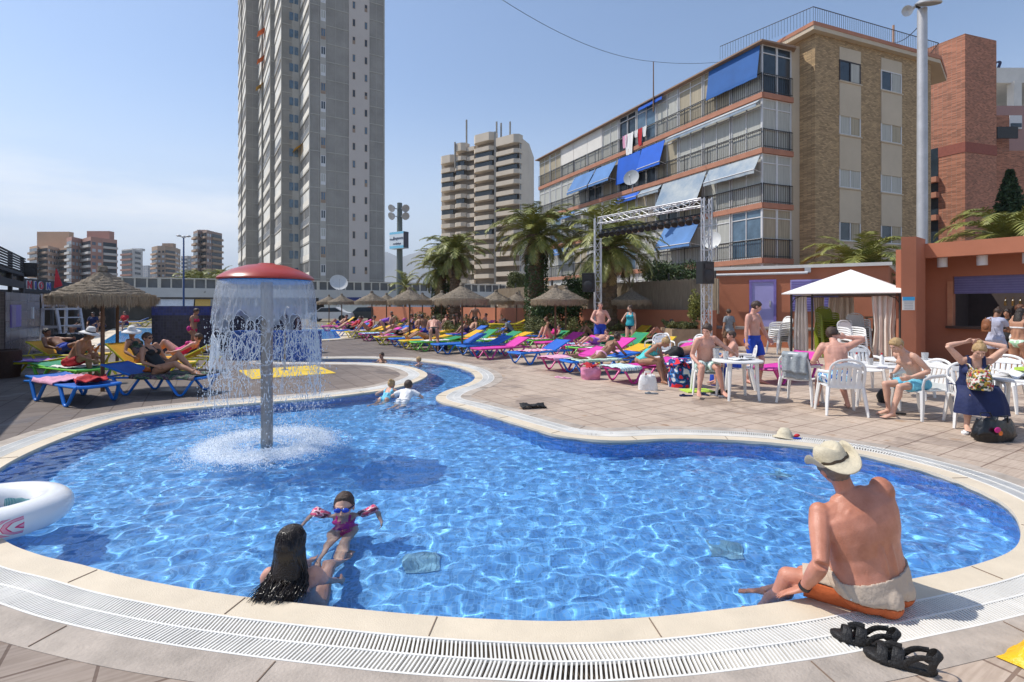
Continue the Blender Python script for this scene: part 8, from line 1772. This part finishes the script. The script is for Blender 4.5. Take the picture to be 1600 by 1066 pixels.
# inflatable ring
RX, RY = -4.09, 3.99; t = thing('swim_ring', 'large white inflatable ring with a pink swirl label floating at the left edge', 'swim ring', (RX, RY, .09)); mb = MB(); N, K = 64, 24; vs = []; R1, r1 = .385, .135
for i in range(N):
    for j in range(K): a, g = 2 * pi * i / N, 2 * pi * j / K; rr = R1 + r1 * cos(g); vs.append((cos(a) * rr, sin(a) * rr, r1 * sin(g) * .92 + .004 * sin(a * 18) * (abs(cos(g)) > .9)))
fs = [(i * K + j, ((i + 1) % N) * K + j, ((i + 1) % N) * K + (j + 1) % K, i * K + (j + 1) % K) for i in range(N) for j in range(K)]
wv = mat('vinyl_white', (.80, .80, .80), .18, .03, 2); lab_p = pmat('label_pink', [(.72, .72, .72), (.66, .04, .16), (.75, .35, .45)], 22, .25, mode='stripe', rot=.4); m_l = pmat('label_teal', [(.02, .30, .32), (.45, .65, .62)], 30, .3, mode='stripe')
mb.add(vs, fs)
for q, f in enumerate(mb.f):
    i, j = divmod(q, K); a = math.degrees(2 * pi * i / N); g = math.degrees(2 * pi * j / K)
    if 276 < a < 335 and (g > 318 or g < 22): mb.m[q] = 1
    elif 60 < a < 110 and 150 < g < 200: mb.m[q] = 2
    elif 300 > g > 285: mb.m[q] = 3
mb.build('tube', [wv, lab_p, m_l, mat('vinyl_aqua', (.10, .50, .62), .2, .05)], t, smooth=True, fix=False); MB().tube([(.30, -.31, .02), (.335, -.345, .03)], .012, 8).build('valve', wv, t); t.location.z = .07; t.rotation_euler.x = R(-2); t.rotation_euler.y = R(1)
# yellow beach bag at the lower right corner
yb = mat('yellow_vinyl', (.80, .46, .012), .42, .15, 6, .9, 25); vs = []; fs = []; N = 30
for i in range(N + 1):
    for j in range(N + 1): u, v = i / N - .5, j / N - .5; e = (1 - (2 * u) ** 4) * (1 - (2 * v) ** 4); vs.append((u * .62 * (1 + .06 * NZ.noise(V((v * 5, 1, 0)))), v * .42 * (1 + .1 * NZ.noise(V((u * 6, 2, 0)))), .004 + .11 * e * (.6 + .9 * NZ.noise(V((u * 5, v * 5, 3))) + .6 * abs(NZ.noise(V((u * 13, v * 13, 3))))) + .012 * abs(NZ.noise(V((u * 30, v * 30, 1))))))
for i in range(N):
    for j in range(N): q = i * (N + 1) + j; fs.append((q, q + 1, q + N + 2, q + N + 1))
t = thing('yellow_bag', 'crumpled yellow plastic beach bag at the lower right corner', 'bag', (2.70, 2.40, .002), R(24)); MB().add(vs, fs).build('body', yb, t, smooth=True); MB().tube([(-.31, -.1, .01), (-.37, -.16, .012), (-.30, -.23, .014), (-.16, -.19, .012)], .014, 6, sq=.4).build('handle', yb, t)
for x, y, s_, m in ((-.12, .05, .025, mat('print_shell', (.70, .45, .22), .5)), (-.20, -.09, .02, MT['print_shell']), (-.22, -.135, .014, CL['blue'])): MB().ell((x, y, .075 if y > 0 else .05), (s_ * 1.2, s_, .006)).build('printed_shell', m, t)
# drain covers on the pool floor
dm = mat('drain_grey', (.22, .40, .52), .6, .3, 30)
for x, y, rz, lab in ((655, 925, .2, 'square grey drain cover on the pool floor near the dark haired woman'), (1140, 908, -.3, 'grey drain cover on the pool floor left of the seated man'), (1222, 782, .3, 'pale inlet grille on the pool floor right of centre')):
    d = FP * (HC + DEP * .74) / (y - HY); t = thing('drain_cover', lab, 'drain cover', ((x - 800) / FP * d, d + .08, -DEP), rz); MB().box((0, 0, .012), (.24, .24, .02)).build('plate', dm, t)
    for k in range(7): MB().box((-.09 + k * .03, 0, .025), (.012, .2, .006)).build('slot_bar', dm, t)
# things on the tables
def bottle(lab, loc, m, capm, h=.19, r=.03, cat='bottle', name='sauce_bottle'):
    t = thing(name, lab, cat, loc); MB().lathe([(.001, 0), (r, 0), (r, h * .6), (r * .45, h * .8), (r * .4, h * .86), (.001, h * .86)], 14).build('body', m, t, smooth=40); MB().lathe([(r * .5, h * .84), (r * .45, h * .98), (r * .15, h * 1.0), (.001, h)], 12).build('cap', capm, t, smooth=40)
gc = mat('clear_plastic', (.60, .60, .60), .2, .05, alpha=.55); T2 = V((6.12, 8.55, .70))
bottle('white capped ketchup squeezer on the table beside the phone man', T2 + V((-.33, .05, 0)), CL['white'], CL['red']); bottle('brown beer bottle on the ketchup table', T2 + V((-.05, .1, 0)), mat('brown_glass', (.10, .04, .015), .15, .1), CL['brown'], .21, .028, name='beer_bottle'); bottle('ketchup bottle with a red top in the middle of the table', T2 + V((.04, -.02, 0)), CL['white'], CL['red'])
def cup(lab, loc, m=None, r=.04, h=.11): t = thing('plastic_cup', lab, 'cup', loc); MB().lathe([(.001, .003), (r * .75, 0), (r, h), (r * .96, h), (r * .72, .006), (.001, .008)], 18).build('cup_wall', m or gc, t, smooth=40)
cup('clear plastic cup at the left rim of the ketchup table', T2 + V((-.22, -.12, 0))); cup('big clear cup on the table behind the boy', (7.42, 9.2, .70), None, .055, .13); cup('tall clear cup on the round table in the sun', (3.86, 9.25, .70), None, .05, .15); cup('clear jug standing left on the sunny table', (3.78, 9.48, .70), None, .06, .18)
def shades(lab, loc, rz):
    t = thing('sunglasses', lab, 'sunglasses', loc, rz); q = MB()
    for sx in (-1, 1): q.ell((sx * .034, 0, .022), (.030, .006, .020)); q.bar((sx * .062, 0, .03), (sx * .06, .12, .01), .004, .006)
    q.bar((-.06, 0, .034), (.06, 0, .034), .005, .006); q.build('frame_and_lenses', MT['shades'], t, smooth=50)
shades('dark sunglasses lying on the table in front of the boy', T2 + V((.12, -.25, .0)), 1.0); shades('folded blue tinted sunglasses on the table behind the boy', (7.12, 9.2, .70), 2.2); shades('black sunglasses on the white cloth of the sunny table', (4.10, 9.15, .735), .6)
towel('napkin', 'white crumpled cloth on the sunny round table', CL['white'], .42, .28, (4.10, 9.2, .70), .3, .035, seed=3, cat='cloth'); towel('table_cloth', 'white crumpled towel on the cluttered right edge table', CL['white'], .55, .5, (7.0, 6.95, .70), .2, .10, seed=8, cat='towel'); tag(MB().box((0, 0, .02), (.22, .12, .035)).build('yellow_box', CL['lime'], None, (6.98, 6.98, .80), .4), 'lime yellow packet on the white towel at the right edge', 'packet'); tag(MB().box((0, 0, .02), (.30, .10, .03)).build('blue_packet', CL['blue'], None, (6.85, 6.62, .70), .2), 'blue packet at the rim of the cluttered table', 'packet')
towel('dark_towel', 'grey towel on the seat of the towel draped chair', CL['white'], .25, .2, (5.05, 8.92, .445), .3, .03, seed=5) if 0 else None
sandal('dark flip flop of the blond boy under the round table', g_(1400, 647).to_tuple(), 1.2, CL['black'], .9, False, 'flip flops on the deck', 'flip flop', 'flip_flop')
sandal('white slipper beside the foot of the woman in navy', g_(1508, 677).to_tuple(), 2.4, CL['white'], .85, False, None, 'slipper', 'slipper')
# litter bin under the stack of the kiosk
t = thing('wicker_bin', 'round dark brown wicker bin at the left edge', 'bin', (px(4, 11.9), 11.9, 0)); MB().lathe([(.001, 0), (.30, 0), (.34, .35), (.33, .62), (.30, .64), (.28, .6), (.001, .58)], 28, wob=lambda r, z, g, i: (r * (1 + .02 * sin(g * 14)), z)).build('basket', mat('wicker', (.05, .025, .018), .8, .3, 30, .8, 60), t, smooth=50)
# parked cars beyond, under the promenade
def car(lab, x, d, m, rz=0):
    t = thing('parked_car', lab, 'car', (px(x, d), d, 0), rz, 'cars parked below the promenade'); q = MB(); pr = [(-2.1, .3), (-2.15, .7), (-1.9, .85), (-1.2, .92), (-.7, 1.38), (.7, 1.42), (1.45, .95), (2.0, .85), (2.15, .6), (2.1, .3)]
    vs = [(x, y, z) for y in (-.82, .82) for x, z in pr]; n = len(pr); q.add(vs, [tuple(range(n)), tuple(range(2 * n - 1, n - 1, -1))] + [(i, (i + 1) % n, n + (i + 1) % n, n + i) for i in range(n)]); q.build('body', m, t)
    q = MB(); q.add([(x, y, z) for y in (-.83, .83) for x, z in ((-1.1, .95), (-.66, 1.32), (.64, 1.36), (1.3, .96))], [(0, 1, 2, 3), (7, 6, 5, 4)]); q.build('window', glassd, t)
    for sx in (-1.3, 1.3):
        for sy in (-.8, .8): w_ = MB().lathe([(.001, -.1), (.3, -.1), (.33, -.06), (.33, .06), (.3, .1), (.001, .1)], 18); w_.v = [(x, z, y) for x, y, z in w_.v]; w_.build('wheel', blackp, t, loc=(sx, sy, .33))
car('white parked car below the promenade behind the straw parasols', 516, 50, alu, .1); car('dark parked car below the promenade right of the white one', 572, 52, mat('car_dark', (.04, .05, .05), .3, 0), .1)
for k, lab, c in (('g1', 'white towel on the wedged yellow lounger', 'white'), ('g3', 'teal towel on the second row pink lounger', 'teal'), ('g5', 'orange towel left of the middle parasol pole', 'orange'), ('g6', 'white towel on the green lounger behind the bright pink one', 'white'), ('g8', 'red towel by the parasol at the ivy clad palm', 'red'), ('g10', 'pink towel on the yellow lounger behind the turquoise woman', 'pink'), ('g9', 'white towel behind the head of the face down woman', 'white')): otow(k, lab, CL[c], .7, .9, .55, len(lab))
# things under water take the light bent by the ripples
def wet(o):
    if o.type == 'MESH': o.cycles.is_caustics_receiver = True
    for c in o.children: wet(c)
for o in list(S.objects):
    if o.parent is None and (o.name.startswith('drain_cover') or o.name.startswith('mushroom') or (o.name.startswith('person') and (o.location.y < 5 or (-4 < o.location.x < -1 and o.location.y < 16 and o.location.z == 0 and inpool(o.location.x, o.location.y))))): wet(o)
# ---------------------------------------------------------------- the hazy air
hm = bpy.data.materials.new('haze_air'); hm.use_nodes = True; t = hm.node_tree; t.nodes.remove(t.nodes['Principled BSDF']); v = nd(t, 'VolumePrincipled'); v.inputs['Color'].default_value = (.80, .89, 1, 1); v.inputs['Density'].default_value = 2.0e-4; v.inputs['Anisotropy'].default_value = .2
t.links.new(v.outputs[0], t.nodes['Material Output'].inputs['Volume']); hz_ = MB().box((0, 3780, 300), (16000, 8440, 680)).build('haze', hm); tag(hz_, kind='stuff')
